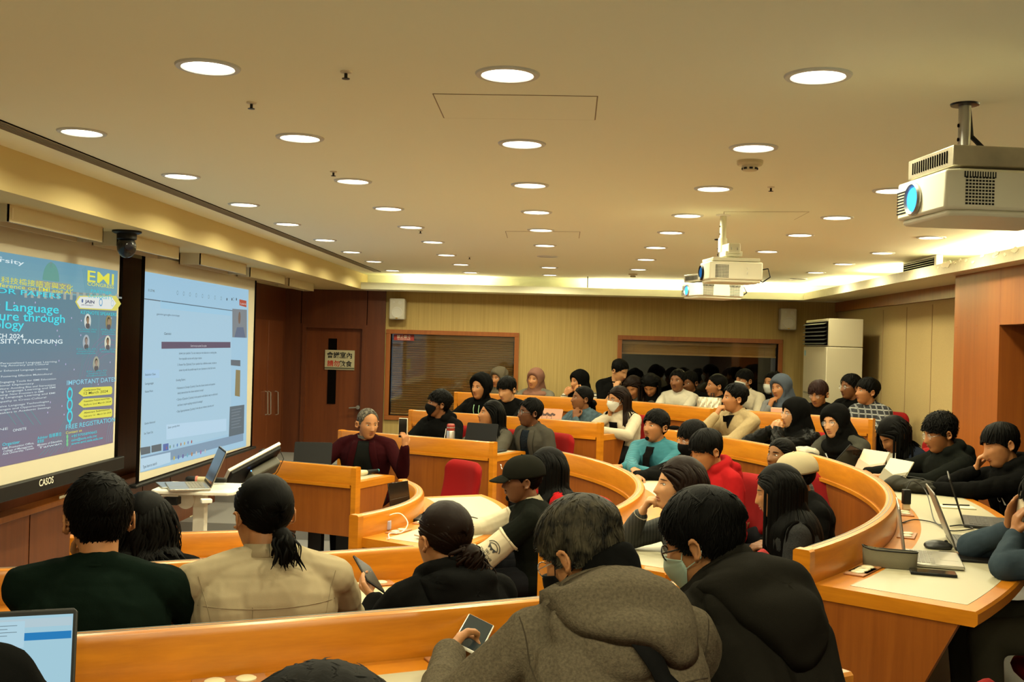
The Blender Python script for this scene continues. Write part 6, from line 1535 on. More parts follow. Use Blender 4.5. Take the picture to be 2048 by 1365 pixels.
person('mask_cardigan', 'person with glasses, a white mask, long brown hair and a white cardigan', 1235, 800, 'F3', .66, 225, 212, 4, 0, tone=LT, hair='long', hairm=HBR, topm=CRM, mask=MASKW, glasses='round', hairk=dict(n=120, len=.36), arms=(('desk', .38, -.16), ('pt', .05, .05, -.17, dict(d=(-.1, .1, .95), n=(-.9, -.2, 0), curl=.8, E=(.16, .12, None)))), chair_lb=ch('the person with white mask and cardigan'))
# far side, second and first rows
person('black_mask', 'man with a black face mask and black hoodie looking left, behind steel flask', 876, 809, 'F2', .70, 240, 200, -6, tone=BR, hair='messy', topm=BLKc, hood=True, mask=MASKB, hairk=dict(n=420, L=.035, w=.0055, vol=.03, lift=.6, messy=.6), arms=(('desk', .36, -.18), ('desk', .36, .04)), chair_lb=ch('the man in the black mask'))
person('laptop_woman', 'woman in a grey top looking up behind the open black laptop', 980, 830, 'F2', .66, 225, 200, -10, tone=MD, hair='long', topm=K('grey_olive', (.095, .085, .065)), hairk=dict(n=110, len=.20, part=0), arms=(('desk', .34, -.12), ('desk', .33, .14)), chair_lb=ch('the woman behind the open black laptop'))
person('blazer_man', 'man with glasses in a grey blazer over a dark shirt in the second far row', 1059, 826, 'F2', .66, 225, 202, 0, tone=DB, hair='short', topm=GBL, collar='shirt', glasses='thick', w=1.02, hairk=dict(vol=.02, n=200), arms=(('lap',), ('lap',)), chair_lb=ch('the man in the grey blazer'))
I_LEC = person('lecturer', 'older man in a maroon blazer over a black sweater holding up a phone', 736, 848, 'F1', .72, 268, 304, 10, 0, tone=LT, hair='bald', hairm=HG2, topm=MAR, w=1.18, baggy=1.3,
               arms=(('pt', -.345, .22, -.155, dict(d=(-.03, .08, 1), n=(.75, -.6, .1), curl=.7, pole=(-.25, .1, -1.0))), ('desk', .24, .24)), hairk=dict(n=240, L=.022, w=.005, vol=.006, lift=.15))
# large outer curved desk
person('tan_fleece', 'man in a tan quarter-zip fleece resting the mouth on his fist', 1468, 797, 'U3', .66, 212, 190, 0, -3, tone=LT, hair='back', topm=TANF, collar='shirt', w=1.12, baggy=1.3, arms=(('desk', .34, .02), ('pt', .03, .17, -.15, dict(d=(-.25, -.25, .75), n=(-.3, -.9, 0), curl=1.1, E=(.12, .30, None)))), hairk=dict(vol=.024, n=240, L=.045))
person('clasped_hijab', 'person in a black hijab and puffer jacket with clasped hands', 1588, 830, 'U3', .66, 208, 196, 0, 0, tone=PL, hair='hijab', hairm=BLKc, topm=K('black_puffer', (.006, .006, .0055), rough=.35, bump=.1), glasses='silver', baggy=1.6, fold=.009, foldf=26, hairk=dict(cape=True),
       arms=(('pt', -.02, .19, -.13, dict(d=(.6, -.2, .5), n=(0, -1, 0), curl=.9, E=(-.18, .28, None))), ('pt', .05, .19, -.13, dict(d=(-.6, -.2, .5), n=(0, -1, 0), curl=.9, E=(.2, .28, None)))), chair_lb=ch('the person with the black hijab and clasped hands'))
I_LAN = person('leaning_hijab', 'person in a black hijab and round glasses leaning forward on grey sleeves', 1669, 845, 'U3', .60, 215, 222, 8, 6, tone=PL, hair='hijab', hairm=BLKc, topm=K('grey_sleeve', (.060, .058, .045)), glasses='round', lean=.20, hairk=dict(cape=True), arms=(('desk', .26, .0), ('desk', .30, -.04)))
I_TAB = person('tablet_girl', 'person with long loose black hair bowed over a tablet, white collar and navy sleeves', 1786, 872, 'U3', .66, 200, 198, 38, 0, tone=MD, hair='long', topm=NAVY, collar='shirt', cuffm=WHT, eyes='down', hairk=dict(n=120, len=.20, tab='curtain'), arms=(('pt', -.12, .22, -.20, dict(d=(0, .8, .3), n=(.6, 0, -.5), curl=.7)), ('pt', .14, .22, -.20, dict(d=(0, .8, .3), n=(-.6, 0, -.5), curl=.7))), chair_lb=ch('the person bowed over the tablet'))
person('glasses_hoodie', 'person with messy black hair and silver glasses in a black hoodie', 1878, 868, 'U3', .68, 192, 189, 16, 0, tone=MD, hair='messy', topm=BLKh, hood=True, glasses='silver', eyes='down', w=1.08, baggy=1.3, hairk=dict(n=700, L=.06, w=.0036, vol=.03, lift=.9, messy=.6, fringe=.05), arms=(('desk', .40, -.06), ('desk', .42, .14)))
person('cheek_hoodie', 'man in a black hoodie resting his cheek on one hand', 1999, 893, 'U3', .74, 182, 190, 14, 10, tone=LT, hair='fringe', topm=BLKc, hood=True, eyes='down', w=1.05, baggy=1.3, hairk=dict(n=520, L=.08, w=.005, vol=.024, grav=.7, fringe=.06, messy=.15), arms=(('desk', .42, .10), ('pt', .03, .12, -.15, dict(d=(-.1, -.15, .9), n=(-.5, -.8, 0), curl=.8, E=(.12, .26, None)))))
I_BLU = person('blue_fleece', 'person in a dark blue fleece at the right frame edge', 2098, 1003, 'U3', .84, 176, 178, 22, 0, near=True, dist=4.6, tone=MD, hair='fringe', topm=BLU, w=1.1, baggy=1.5, hairk=dict(n=200, L=.06, vol=.022), arms=(('pt', -.02, .13, -.14, dict(d=(0, -.1, .9), n=(0, -1, 0), curl=.6, E=(-.20, .22, None))), ('pt', .08, .12, -.13, dict(d=(0, -.05, 1), n=(-.6, -.7, 0), curl=.25, E=(.2, .22, None)))), trouser=K('olive_trouser', (.05, .045, .03)))
# second curved desk
I_TEAL = person('teal_shirt', 'man in a teal waffle shirt with crossed forearms on the second curved desk', 1310, 854, 'U2', .68, 228, 222, -4, 0, tone=MD, hair='messy', topm=TEAL, collar='shirt', w=1.28, beard='full', baggy=1.3, hairk=dict(n=520, L=.045, w=.0045, vol=.028, lift=.5, messy=.45, fringe=.02), arms=(('desk', .30, .05, dict(d=np.array([-.9, -.1, -.15]))), ('desk', .40, -.12)), chair_lb=None)
I_MG = person('mask_glasses', 'man with glasses and a black face mask half hidden behind the red hoodie', 1383, 880, 'U2', .66, 212, 205, 14, 0, tone=MD, hair='messy', topm=BLKc, mask=MASKB, glasses='silver', eyes='down', hairk=dict(n=420, L=.055, w=.0045, vol=.03, lift=.5), arms=(('desk', .46, .04), ('desk', .50, -.05)))
I_RED = person('red_hoodie', 'man in a red hoodie with a white script print looking down, hands in lap', 1411, 903, 'U2', .74, 205, 205, 22, 0, dist=6.8, tone=MD, hair='fringe', topm=REDH, hood=True, eyes='down', baggy=1.4, hairk=dict(n=520, L=.085, w=.005, vol=.024, grav=.55, fringe=.04, messy=.14, whorl=(.1, -.5, .85)), arms=(('lap',), ('lap',)), chair_lb=ch('the man in the red hoodie'))
I_EYE = person('dark_tee', 'person with tied black hair and a black patterned t-shirt', 1560, 913, 'U2', .98, 208, 214, -4, 0, dist=7.15, hs=.94, tone=(.22, .095, .03), hair='lowtail', topm=pattern_cloth('dark_print', (.010, .011, .010), (.07, .07, .06), 'z', 14, .86), sleeves='short', arms=(('lap',), ('pt', .0, .34, -.50, dict(d=(-.5, .8, 0), n=(0, 0, -1), curl=.5))), hairk=dict(vol=.012, brow=1.5), chair_lb=ch('the person in black patterned t-shirt'))
I_CAP = person('cream_cap', 'person in a cream cap behind the long black hair', 1590, 955, 'U2', .95, 190, 175, 5, near=False, dist=6.15, tone=BR, hair='short', hairk=dict(n=1, vol=.004), topm=BLKc, arms=(('lap',), ('lap',)), legs=True)
cap(I_CAP, K('cap_cream', (.52, .44, .28)), 0)
I_LONG = person('long_hair', 'person with very long straight black hair seen from behind in a dark knit', 1553, 985, 'U2', .80, 178, 166, 14, 0, dist=5.35, tone=MD, hair='long', topm=K('dark_marl', (.028, .028, .028), var=.5, vscale=300), eyes='down', hairk=dict(n=230, len=.52, w2=.013), arms=(('lap',), ('lap',)), trouser=K('khaki_trouser', (.14, .12, .06)))
I_RIB = person('ribbed', 'woman in a ribbed dark grey top with chin on hand at second curved desk', 1356, 972, 'U2', .72, 180, 188, -2, 0, dist=4.9, tone=PL, hair='curtain', hairm=HBR, topm=RIB, baggy=.6, fold=.002, hairk=dict(n=190, len=.40, tab='curtain', w2=.012), arms=(('lap',), ('pt', .03, .16, -.14, dict(d=(-.15, -.35, .75), n=(-.2, -.9, 0), curl=1.0, E=(.10, .22, None)))))
# innermost desk
I_VAR = person('varsity', 'man in a black cap and a varsity jacket with cream sleeves holding a phone', 1044, 962, 'U1', .72, 180, 188, 2, 0, near=True, tone=(.16, .065, .028), hair='short', topm=VAR, sleevem=VARS, collar='shirt', cuffm=K('varsity_rib', (.45, .40, .28)), baggy=1.6, w=1.08, beard='full', sleeve_t=.40, arms=(('desk', .42, -.06, dict(E=(-.20, .20, -.40))), ('desk', .40, -.02)), hairk=dict(n=60, L=.03, vol=.003, lift=.1, fringe=0), chair_lb=ch('the man in the black cap'))
cap(I_VAR, K('cap_black', (.010, .010, .007)), 0)
person('red_knit', 'person with long black hair in a red sweater behind the man in the black cap', 1090, 940, 'U1', .80, 190, 172, 4, dist=6.4, tone=MD, hair='long', hairm=HB, topm=REDJ, hairk=dict(n=150, len=.40), arms=(('lap',), ('lap',)), chair_lb=ch('the person in the red sweater'))
# near side, seen from behind
person('black_hair_back', 'person with wavy black hair seen from behind, right beside the dark green sweater', 292, 1050, 'N1', .62, 112, 104, 8, tone=MD, hair='bob', topm=BLKc, hairk=dict(n=300, len=.15, curl=.35, w2=.009, vol=.024), arms=(('desk', .30, -.1), ('desk', .3, .1)))
I_GRN = person('green_sweater', 'man with short black hair in a dark green sweater seen from behind', 196, 1040, 'N2', .66, 104, 122, 4, tone=LT, hair='messy', topm=GRN, w=1.16, baggy=1.2, vox=.0065, arms=(('pt', -.05, .14, -.16, dict(d=(.1, -.1, .9), n=(.3, -.9, 0), curl=1.0, E=(-.16, .2, None))), ('desk', .34, .16)), hairk=dict(n=1400, L=.05, w=.0030, vol=.026, lift=.55, messy=.35))
I_BEI = person('beige_shirt', 'man in a beige shirt with a short black ponytail seen from behind', 524, 1030, 'N2', .68, 112, 132, 2, tone=LT, hair='lowtail', topm=BEI, collar='shirt', w=1.24, baggy=1.25, vox=.006, fold=.007, foldf=13, arms=(('desk', .34, -.16), ('desk', .36, .16)), hairk=dict(vol=.012, knot=(.0, -.108, -.045), tail=[(.012, -.02, -.01), (.02, -.035, -.035), (.025, -.03, -.085)], tw=.030, tn=80, tcurl=.006))
I_PHO = person('phone_hoodie', 'woman with dark hair in a low ponytail and black hoodie holding a phone', 886, 1078, 'N2', .66, 122, 134, 6, tone=LT, hair='lowtail', hairm=HBR, topm=BLKc, hood=True, baggy=1.3, vox=.0065, arms=(('pt', -.15, .20, -.235, dict(d=(-.1, .9, .15), n=(.6, -.1, .7), curl=.6, pole=(-.6, -.2, -.8))), ('desk', .30, .10)), hairk=dict(vol=.012, knot=(0, -.112, -.035), tail=[(.015, -.02, -.01), (.02, -.035, -.05), (.03, -.03, -.11)], tw=.036, tn=90, tcurl=.02, tie=mat('gold_clip', (.55, .36, .14), .3, metal=.6)), chair_lb=ch('the woman with the low ponytail and phone'))
I_GRY = person('grey_jacket', 'grey haired man in a grey wool jacket with black crossbody strap, hunched over phone', 1160, 1112, 'N3', .42, 104, 146, 30, 0, tone=LT, hair='short', hairm=HG, topm=GREYW, hood=True, hoodk=1.35, w=1.10, baggy=1.3, vox=.006, lean=.26, mask=MASKB, glasses='silver', eyes='down', fold=.006, foldf=11, arms=(('pt', -.27, .17, -.265, dict(d=(.25, .9, -.05), n=(.6, 0, -.3), curl=.8, pole=(-.6, -.4, -.6))), ('desk', .18, .16)), hairk=dict(n=1500, L=.06, w=.0030, vol=.024, lift=.5, grav=.5, messy=.30, fringe=.05))
I_DRK = person('dark_jacket', 'man with thick black hair, glasses and pale green mask in a charcoal hooded jacket', 1402, 1088, 'N3', .36, 122, 152, 22, 0, tone=LT, hair='short', topm=CHAR, hood=True, hoodk=1.35, w=1.12, baggy=1.5, vox=.006, lean=.30, mask=MASKG, glasses='thick', eyes='down', fold=.006, foldf=11, arms=(('desk', .20, -.10), ('desk', .24, .16)), hairk=dict(n=1500, L=.06, w=.0032, vol=.030, lift=.5, grav=.45, messy=.32, fringe=.05))
person('laptop_edge', 'person with long black hair at the left frame edge in front of the open laptop', -245, 1130, 'N3', .74, 112, 116, 8, tone=MD, hair='long', topm=BLKc, hairk=dict(n=160, len=.45), arms=(('desk', .3, -.12), ('desk', .3, .12)))
person('bottom_head', 'person with only the top of a dark haired head at bottom edge', 640, 1632, 'N3', .7, 105, 100, 10, dist=.98, tone=MD, hair='messy', topm=BLKc, legs=False, arms=(('pt', -.2, .1, -.5), ('pt', .2, .1, -.5)), hairk=dict(n=2200, L=.06, w=.0022, vol=.022, lift=.35))

# --- garment details
for I, inner in ((I_LEC, K('black_sweater', (.010, .011, .010))),):
    torso_patch(I, 'sweater', inner, [.0, .05, .20, .5], [-.05, -.06, -.085, -.11], [.05, .06, .085, .11], off=.003)
    lapels(I, MAR, .34, .06, .19); m = MB(); nc = I['Nb']+I['up']*.014
    for k in range(3): m.tube([nc+I['up']*(.006+.008*k)+I['r']*math.cos(a)*.062+I['bk']*(math.sin(a)*.058+.006) for a in np.linspace(0, 2*math.pi, 25)], .0042, 6, caps=False)
    m.build('striped_neckline', K('neck_grey', (.16, .15, .13)), I['o'])
I = PEOPLE['blazer_man']; torso_patch(I, 'shirt_front', K('dark_shirt', (.012, .016, .022), var=.9, vscale=160), [.0, .05, .2, .34], [-.045, -.05, -.05, -.01], [.045, .05, .05, .01]); lapels(I, GBL, .34, .055, .10)
I = PEOPLE['pink_hijab']; torso_patch(I, 'blouse', K('white_blouse', (.58, .52, .42)), [.08, .2, .4], [-.05, -.06, -.07], [.05, .06, .07], off=.006)
I = PEOPLE['mask_cardigan']; torso_patch(I, 'black_top', BLKc, [.06, .2, .45], [-.05, -.055, -.06], [.05, .055, .06], off=.006)
I = PEOPLE['tan_fleece']; torso_patch(I, 'undershirt', BLKc, [.0, .04, .11], [-.036, -.03, -.004], [.036, .03, .004], off=.005); 
I = PEOPLE['teal_shirt']; torso_patch(I, 'undershirt', BLKc, [.0, .06, .3], [-.038, -.035, -.02], [.038, .035, .02], off=.004)
I = PEOPLE['denim']; torso_patch(I, 'undershirt', WHT, [.0, .05, .10], [-.035, -.025, -.004], [.035, .025, .004], off=.004)
I = PEOPLE['tablet_girl']; torso_patch(I, 'shirt_front', WHT, [.0, .1, .4], [-.06, -.07, -.07], [.06, .07, .07], off=.005)
I = PEOPLE['black_hoodie']
for s in (-1, 1): strap(I, 'drawstring', mat('string_green', (.35, .62, .35), .7), [(s*.032, .03+.02*k, 1) for k in range(11)], .0035, .008)
I = PEOPLE['leaning_hijab']; strap(I, 'white_strap', mat('strap_white', (.6, .62, .62), .7), [(.09-.008*k, .02+.022*k, 1) for k in range(12)], .006, .02)
I = PEOPLE['grey_jacket']; strap(I, 'crossbody_strap', K('strap_black', (.010, .010, .010)), [(-.09+.022*k, -.01+.028*k, -1) for k in range(16)], .020, .010)
# blue print on the black t-shirt
I = I_TEE; X = Xcols(-I['r'], I['up'], I['bk']); o_ = I['Nb']-I['up']*.26-I['r']*.0; n_ = 28
V = [(.085*math.cos(a)+.0, .085*math.sin(a)*(1 if math.sin(a) > 0 else .7)) for a in np.linspace(0, 2*math.pi, n_, endpoint=False)]; X2 = Xcols(I['r'], I['up'], I['bk'])
surf_print(I, 'chest_print', mat('print_blue', (.12, .22, .34), .8), o_+I['bk']*.3, X2, V, [tuple(range(n_))], .010)
V, F = text_mesh('▲ ▲', .06, 'CENTER', .01); surf_print(I, 'chest_print', mat('print_yellow', (.55, .45, .10), .8), o_+I['bk']*.3+I['up']*.0, X2, V, F, .013)
# script on the red hoodie
I = I_RED; X2 = Xcols(I['r'], I['up'], I['bk'])
for body, sz, dy, mm, of in (('OaDi', .085, -.19, mat('print_white', (.62, .58, .52), .8), .004),):
    V, F = text_mesh(body, sz, 'CENTER', .030); V = V.copy(); V[:, 0] += V[:, 1]*.25; V[:, 0] *= -1 if False else 1
    surf_print(I, 'chest_script', mm, I['Nb']+I['up']*dy+I['bk']*.3, Xcols(-I['r'], I['up'], I['bk']) if False else X2, V, F, .004)
    V, F = text_mesh(body, sz, 'CENTER', .004); V = V.copy(); V[:, 0] += V[:, 1]*.25
    surf_print(I, 'chest_script', mat('print_navy', (.03, .03, .06), .8), I['Nb']+I['up']*dy+I['bk']*.3, X2, V, F, .0055)

I = I_GRY; m = MB(); m.cone(I['Nb']-I['bk']*.030-I['up']*.02, I['HC']+I['RH'] @ np.array([0, -.062, -.062]), .088, .072, 18); m.cone(I['Nb']+I['bk']*.02, I['HC']+I['RH'] @ np.array([0, -.01, -.11]), .082, .055, 16)
V, Q, T3 = remesh(m, .006, 2); V = folds(V, Q, 4, .008, 26); link_mesh('inner_hood', V, Q, T3, K('black', (.0045, .0045, .0042)), I['o'], I['base'])
I = I_DRK; torso_ = I['Nb']; m = MB(); m.cone(I['Nb']-I['bk']*.028-I['up']*.02, I['HC']+I['RH'] @ np.array([0, -.058, -.075]), .086, .066, 18)
V, Q, T3 = remesh(m, .006, 2); V = folds(V, Q, 14, .008, 26); link_mesh('raised_collar', V, Q, T3, CHAR, I['o'], I['base'])
# emblem on the varsity sleeve
I = I_VAR; E_p, W_p = I['A'][-1][0], I['A'][-1][1]; Sx = I['S'][-1]; c_ = Sx+(E_p-Sx)*.72; ex = _unit(E_p-Sx); view = _unit(np.array([-.15, -1, .25])); rr_ = _unit(np.cross(ex, view)); Xv = Xcols(_unit(np.cross(-ex*-1, view)), _unit(np.cross(view, np.cross(-ex*-1, view))), view)
BK2 = mat('print_black', (.012, .012, .012), .8)
for txt, sz, dx, dy in (('BASE BALL', .020, 0, .035), ('1985', .018, 0, .018)):
    V, F = text_mesh(txt, sz, 'CENTER', .01); V = V.copy(); V[:, 1] += dy; surf_print(I, 'sleeve_emblem', BK2, c_+view*.2, Xv, V, F, .004)
V = [(-.03, -.012), (-.02, .010), (-.01, -.002), (0, .012), (.01, -.002), (.02, .010), (.03, -.012), (0, -.006)]; surf_print(I, 'sleeve_emblem', BK2, c_+view*.2, Xv, V, [tuple(range(8))], .004)
for R_ in (.036, .048):
    a_ = np.linspace(math.pi*1.12, math.pi*1.88, 14); V = [(R_*math.cos(t), .004+R_*math.sin(t)) for t in a_]+[((R_-.004)*math.cos(t), .004+(R_-.004)*math.sin(t)) for t in a_]
    surf_print(I, 'sleeve_emblem', BK2, c_+view*.2, Xv, V, [(i, i+1, 15+i, 14+i) for i in range(13)], .004)
# ribbed sleeve ends, watch, bracelets
def band(I, s, m, name, r_=.030, w_=.012, back=.01):
    E0, W0 = I['A'][s][0], I['A'][s][1]; d_ = _unit(W0-E0); mb = MB(); c = W0-d_*back; mb.cyl(c, c+d_*w_, r_, r_, 18); mb.build(name, m, I['o'])
band(I_LEC, -1, BLACK, 'wristwatch'); band(PEOPLE['tan_fleece'], 1, BLACK, 'bracelet', .029, .008, .0); band(I_TEE, 1, SILV, 'wristwatch', .030, .012, .0)
band(I_RIB, 1, K('cuff_pale', (.45, .40, .28)), 'pale_cuff', .034, .008, .006)
for s in (-1, 1): band(I_VAR, s, K('varsity_dark', (.008, .012, .008)), 'striped_cuff', .040, .045, .05); band(I_VAR, s, K('varsity_rib', (.45, .40, .28)), 'cuff_stripe', .0405, .012, .035)
# logos on hoodies and cap
def chest_mark(nm, txt, sz, x, z, m, name='logo'):
    I = PEOPLE[nm]; V, F = text_mesh(txt, sz, 'CENTER', .02); surf_print(I, name, m, I['Nb']+I['r']*x-I['up']*z+I['bk']*.3, Xcols(I['r'], I['up'], I['bk']), V, F, .004)

back_pouch(I_GRY, 'lowered_hood', GREYW, [(-.17, -.03), (-.13, .07), (-.05, .115), (.03, .13), (.10, .165), (.155, .13), (.17, .03), (.11, -.055), (0, -.075), (-.11, -.055)], .045)
back_pouch(I_DRK, 'lowered_hood', CHAR, [(-.16, -.03), (-.13, .08), (-.07, .17), (.02, .235), (.11, .18), (.16, .08), (.16, -.02), (.10, -.06), (0, -.075), (-.10, -.06)], .040)
back_pouch(I_PHO, 'lowered_hood', BLKc, [(-.13, -.02), (-.12, .06), (-.05, .13), (.05, .14), (.12, .06), (.13, -.02), (.06, -.05), (-.06, -.05)], .032)
for s in (-1, 1): arm_ring(I_VAR, s, .44, .066, VARS, 'sleeve_seam', .009)
# seams on the beige shirt and the grey jacket
def seam(I, m, pts, r_=.0016, name='seam'):
    P = []
    for x, z in pts:
        p = Vector(I['Nb']+I['r']*x-I['up']*z-I['bk']*.5); h = I['bvh'].ray_cast(p, Vector(I['bk']), .9)
        if h[0] is not None: P.append(np.array(h[0])-I['bk']*.0005)
    if len(P) > 2: mb = MB(); mb.tube(P, r_, 6); mb.build(name, m, I['o'])
SB = K('beige_seam', (.33, .26, .16)); SG = K('grey_seam', (.07, .055, .038))
seam(I_BEI, SB, [(x, .115+.012*math.cos(x*9)) for x in np.linspace(-.20, .20, 26)]); seam(I_BEI, SB, [(-.05, z) for z in np.linspace(.12, .30, 12)], .0013)
for s in (-1, 1): seam(I_BEI, SB, [(s*(.20-.05*math.sin(q*1.6)), .03+q*.26) for q in np.linspace(0, 1, 16)], .0014)
seam(I_GRY, SG, [(x, .20-.9*x*x) for x in np.linspace(-.24, .24, 30)], .0018)
for s in (-1, 1): seam(I_GRY, SG, [(s*(.215-.03*math.sin(q*2)), .02+q*.34) for q in np.linspace(0, 1, 18)], .0016)
# lighter yoke on the charcoal jacket shoulder

PW = mat('print_white', (.45, .42, .36), .8)
I = PEOPLE['cheek_hoodie']; X_ = Xcols(I['r'], I['up'], I['bk']); o_ = I['Nb']-I['up']*.16+I['bk']*.3-I['r']*.09
surf_print(I, 'chest_mark', PW, o_, X_, [(-.034, -.022), (-.022, -.022), (-.016, .020), (-.020, .020)], [(0, 1, 2, 3)], .004)
a_ = np.linspace(math.pi*1.05, math.pi*2.15, 12); V = [(.02+.022*math.cos(t), .006+.016*math.sin(t)) for t in a_]+[(.02+.017*math.cos(t), .006+.010*math.sin(t)) for t in a_]
surf_print(I, 'chest_mark', PW, o_, X_, V, [(i, i+1, 13+i, 12+i) for i in range(11)], .004)
m = MB(); m.tube([(-.012+.016*math.cos(t), .112+.004*math.sin(t), .078+.013*math.sin(t)) for t in np.linspace(-1.4, 2.6, 12)], .0022, 6); hpart(I_VAR, m, PW, 'cap_emblem')
# ================================================================= SMALL THINGS
def zmat(yaw): return np.array([[math.cos(yaw), -math.sin(yaw), 0], [math.sin(yaw), math.cos(yaw), 0], [0, 0, 1]])
KEYM = mat('key_black', (.015, .015, .015), .5)
def laptop(pos, user, w, d, ang, body, lidm, lb, screen=None, logo=None, keym=None, th=.016, bez=None):
    """pos: hinge centre on the desk; user: world angle from the hinge to the user; ang: lid opening in degrees"""
    pos = np.asarray(pos, float); Z = zmat(rad(user)-math.pi/2); t = thing('laptop', lb, 'laptop', pos)
    def T(m): m.V = [v @ Z.T+pos for v in m.V]; return m
    m = MB(); m.bb((-w/2, 0, .002), (w/2, d, th)); T(m).build('base', body, t, bevel=.004)
    m = MB(); kw = w*.86/14; kh = d*.40/5
    for i in range(5):
        for j in range(14):
            if i == 4 and 3 < j < 9:
                if j == 4: m.bb((-w*.43+4*kw+.001, d*.12+i*kh, th), (-w*.43+9*kw-.001, d*.12+(i+1)*kh-.002, th+.0015))
                continue
            m.bb((-w*.43+j*kw+.001, d*.12+i*kh, th), (-w*.43+(j+1)*kw-.001, d*.12+(i+1)*kh-.002, th+.0015))
    T(m).build('keyboard', keym or KEYM, t, smooth=0)
    m = MB(); m.bb((-w*.15, d*.62, th), (w*.15, d*.93, th+.0006)); T(m).build('touchpad', lidm if lidm is not SILV else body, t, smooth=0)
    a = rad(ang); u = np.array([0, math.cos(a), math.sin(a)]); n = np.array([0, -math.sin(a), math.cos(a)])  # n: towards the back of the lid
    X = np.array([[1, 0, 0], u, n]).T; h0 = np.array([0, 0, th])
    m = MB(); m.prism([(-w/2, .0), (w/2, .0), (w/2, d-.008), (w/2-.008, d), (-w/2+.008, d), (-w/2, d-.008)], -.003, .003, X=X, o=h0); lid = T(m).build('screen_lid', lidm, t, bevel=.0015)
    m = MB(); m.prism([(-w/2+.004, .004), (w/2-.004, .004), (w/2-.004, d-.004), (-w/2+.004, d-.004)], -.0040, -.0032, X=X, o=h0); T(m).build('bezel', bez or BLACK, lid, smooth=0)
    m = MB(); m.prism([(-w/2+.009, .018), (w/2-.009, .018), (w/2-.009, d-.012), (-w/2+.009, d-.012)], -.0050, -.0042, X=X, o=h0); sm = T(m).build('display', screen if screen is not None else mat('display_off', (.02, .018, .015), .15), lid, smooth=0)
    if logo:
        Xb = np.array([[-1, 0, 0], u, n]).T; m = MB(); m.text(logo[0], logo[1], h0+u*d*logo[2]+n*.0034, Xb, logo[3], 'CENTER', .02); T(m).build('lid_logo', None, lid, smooth=0)
    return dict(o=t, lid=lid, Z=Z, pos=pos, X=X, h0=h0, w=w, d=d, T=T, disp=sm, u=u, n=n)
def deskz(k): return TF[TIER[k]]+.75+.002
DGREY = mat('laptop_dark', (.018, .017, .016), .45, metal=.2); LSILV = mat('laptop_silver', (.44, .42, .37), .32, metal=.8); LCREAM = mat('laptop_cream', (.52, .46, .34), .4, metal=.2)
# lecturer's laptop and the one on the second far row, lids toward the camera
LOGO = mat('logo_gold', (.30, .25, .12), .4)
def lid_back(px0, px1, pyb, key, user, ang, lb, w=.34, off=.22, logo=None, pyc=None):
    c = row_point((px0+px1)/2, key, off); p = np.array([c[0], c[1], deskz(key)]); return laptop(p, user, w, .235, ang, DGREY, mat('lid_black', (.005, .005, .005), .55, spec=.2), lb, logo=logo)
lid_back(596, 664, 924, 'F1', 95, 72, 'open black laptop with its lid toward camera, left of the man in maroon', w=.29, off=.24, logo=('acer', LOGO, .22, .022))
lid_back(936, 990, 884, 'F2', 66, 74, 'open black laptop in front of the woman in grey on the second far desk', w=.30, off=.20, logo=('acer', LOGO, .22, .022))
L = laptop(np.array([*row_point(1098, 'F3', .22), deskz('F3')]), 66, .27, .19, 68, mat('lid_salmon', (.42, .20, .11), .4), MAT['lid_salmon'], 'open salmon laptop lid with dark tree decal behind the man in the blazer')
m = MB(); TM = mat('decal_dark', (.05, .02, .015), .6); Xb = np.array([[-1, 0, 0], L['u'], L['n']]).T; o_ = L['h0']+L['n']*.0034
for x, w_ in ((-.03, .002), (.02, .002), (.07, .0015)): m.prism([(x-w_, .02), (x+w_, .02), (x+w_, .12), (x-w_, .12)], 0, .0004, X=Xb, o=o_)
for k in range(9): x = -.05+k*.018; m.prism([(x+.016*math.cos(a), .13+.012*math.sin(a)+.008*math.sin(k*2)) for a in np.linspace(0, 6.28, 8, endpoint=False)], 0, .0004+.0001*(k % 2), X=Xb, o=o_)
L['T'](m).build('tree_decal', TM, L['lid'], smooth=0)
# laptops at the near end of the large curved desk
zd = deskz('U3')
def hinge(px, py, z=None): return at_z(px, py, zd if z is None else z)
p = hinge(1795, 1128); SCRW = mat('display_pale', (.25, .26, .26), .3)
L1 = laptop((p[0]+.055, p[1]+.10, zd), -15, .31, .21, 98, LSILV, LSILV, 'silver laptop opened beside the olive pencil pouch', keym=mat('key_grey', (.22, .20, .16), .5), bez=DGREY)
p = hinge(1893, 1096); L2 = laptop((p[0]+.05, p[1]+.10, zd), -13, .345, .235, 112, DGREY, mat('lid_grey', (.16, .15, .13), .35, metal=.6), 'dark grey laptop with its lid tilted back behind the computer mouse', keym=KEYM)
p = hinge(1925, 1052); L3 = laptop((p[0]+.035, p[1]+.10, zd), -18, .33, .225, 108, DGREY, DGREY, 'black laptop farthest of the three on the large curved desk')
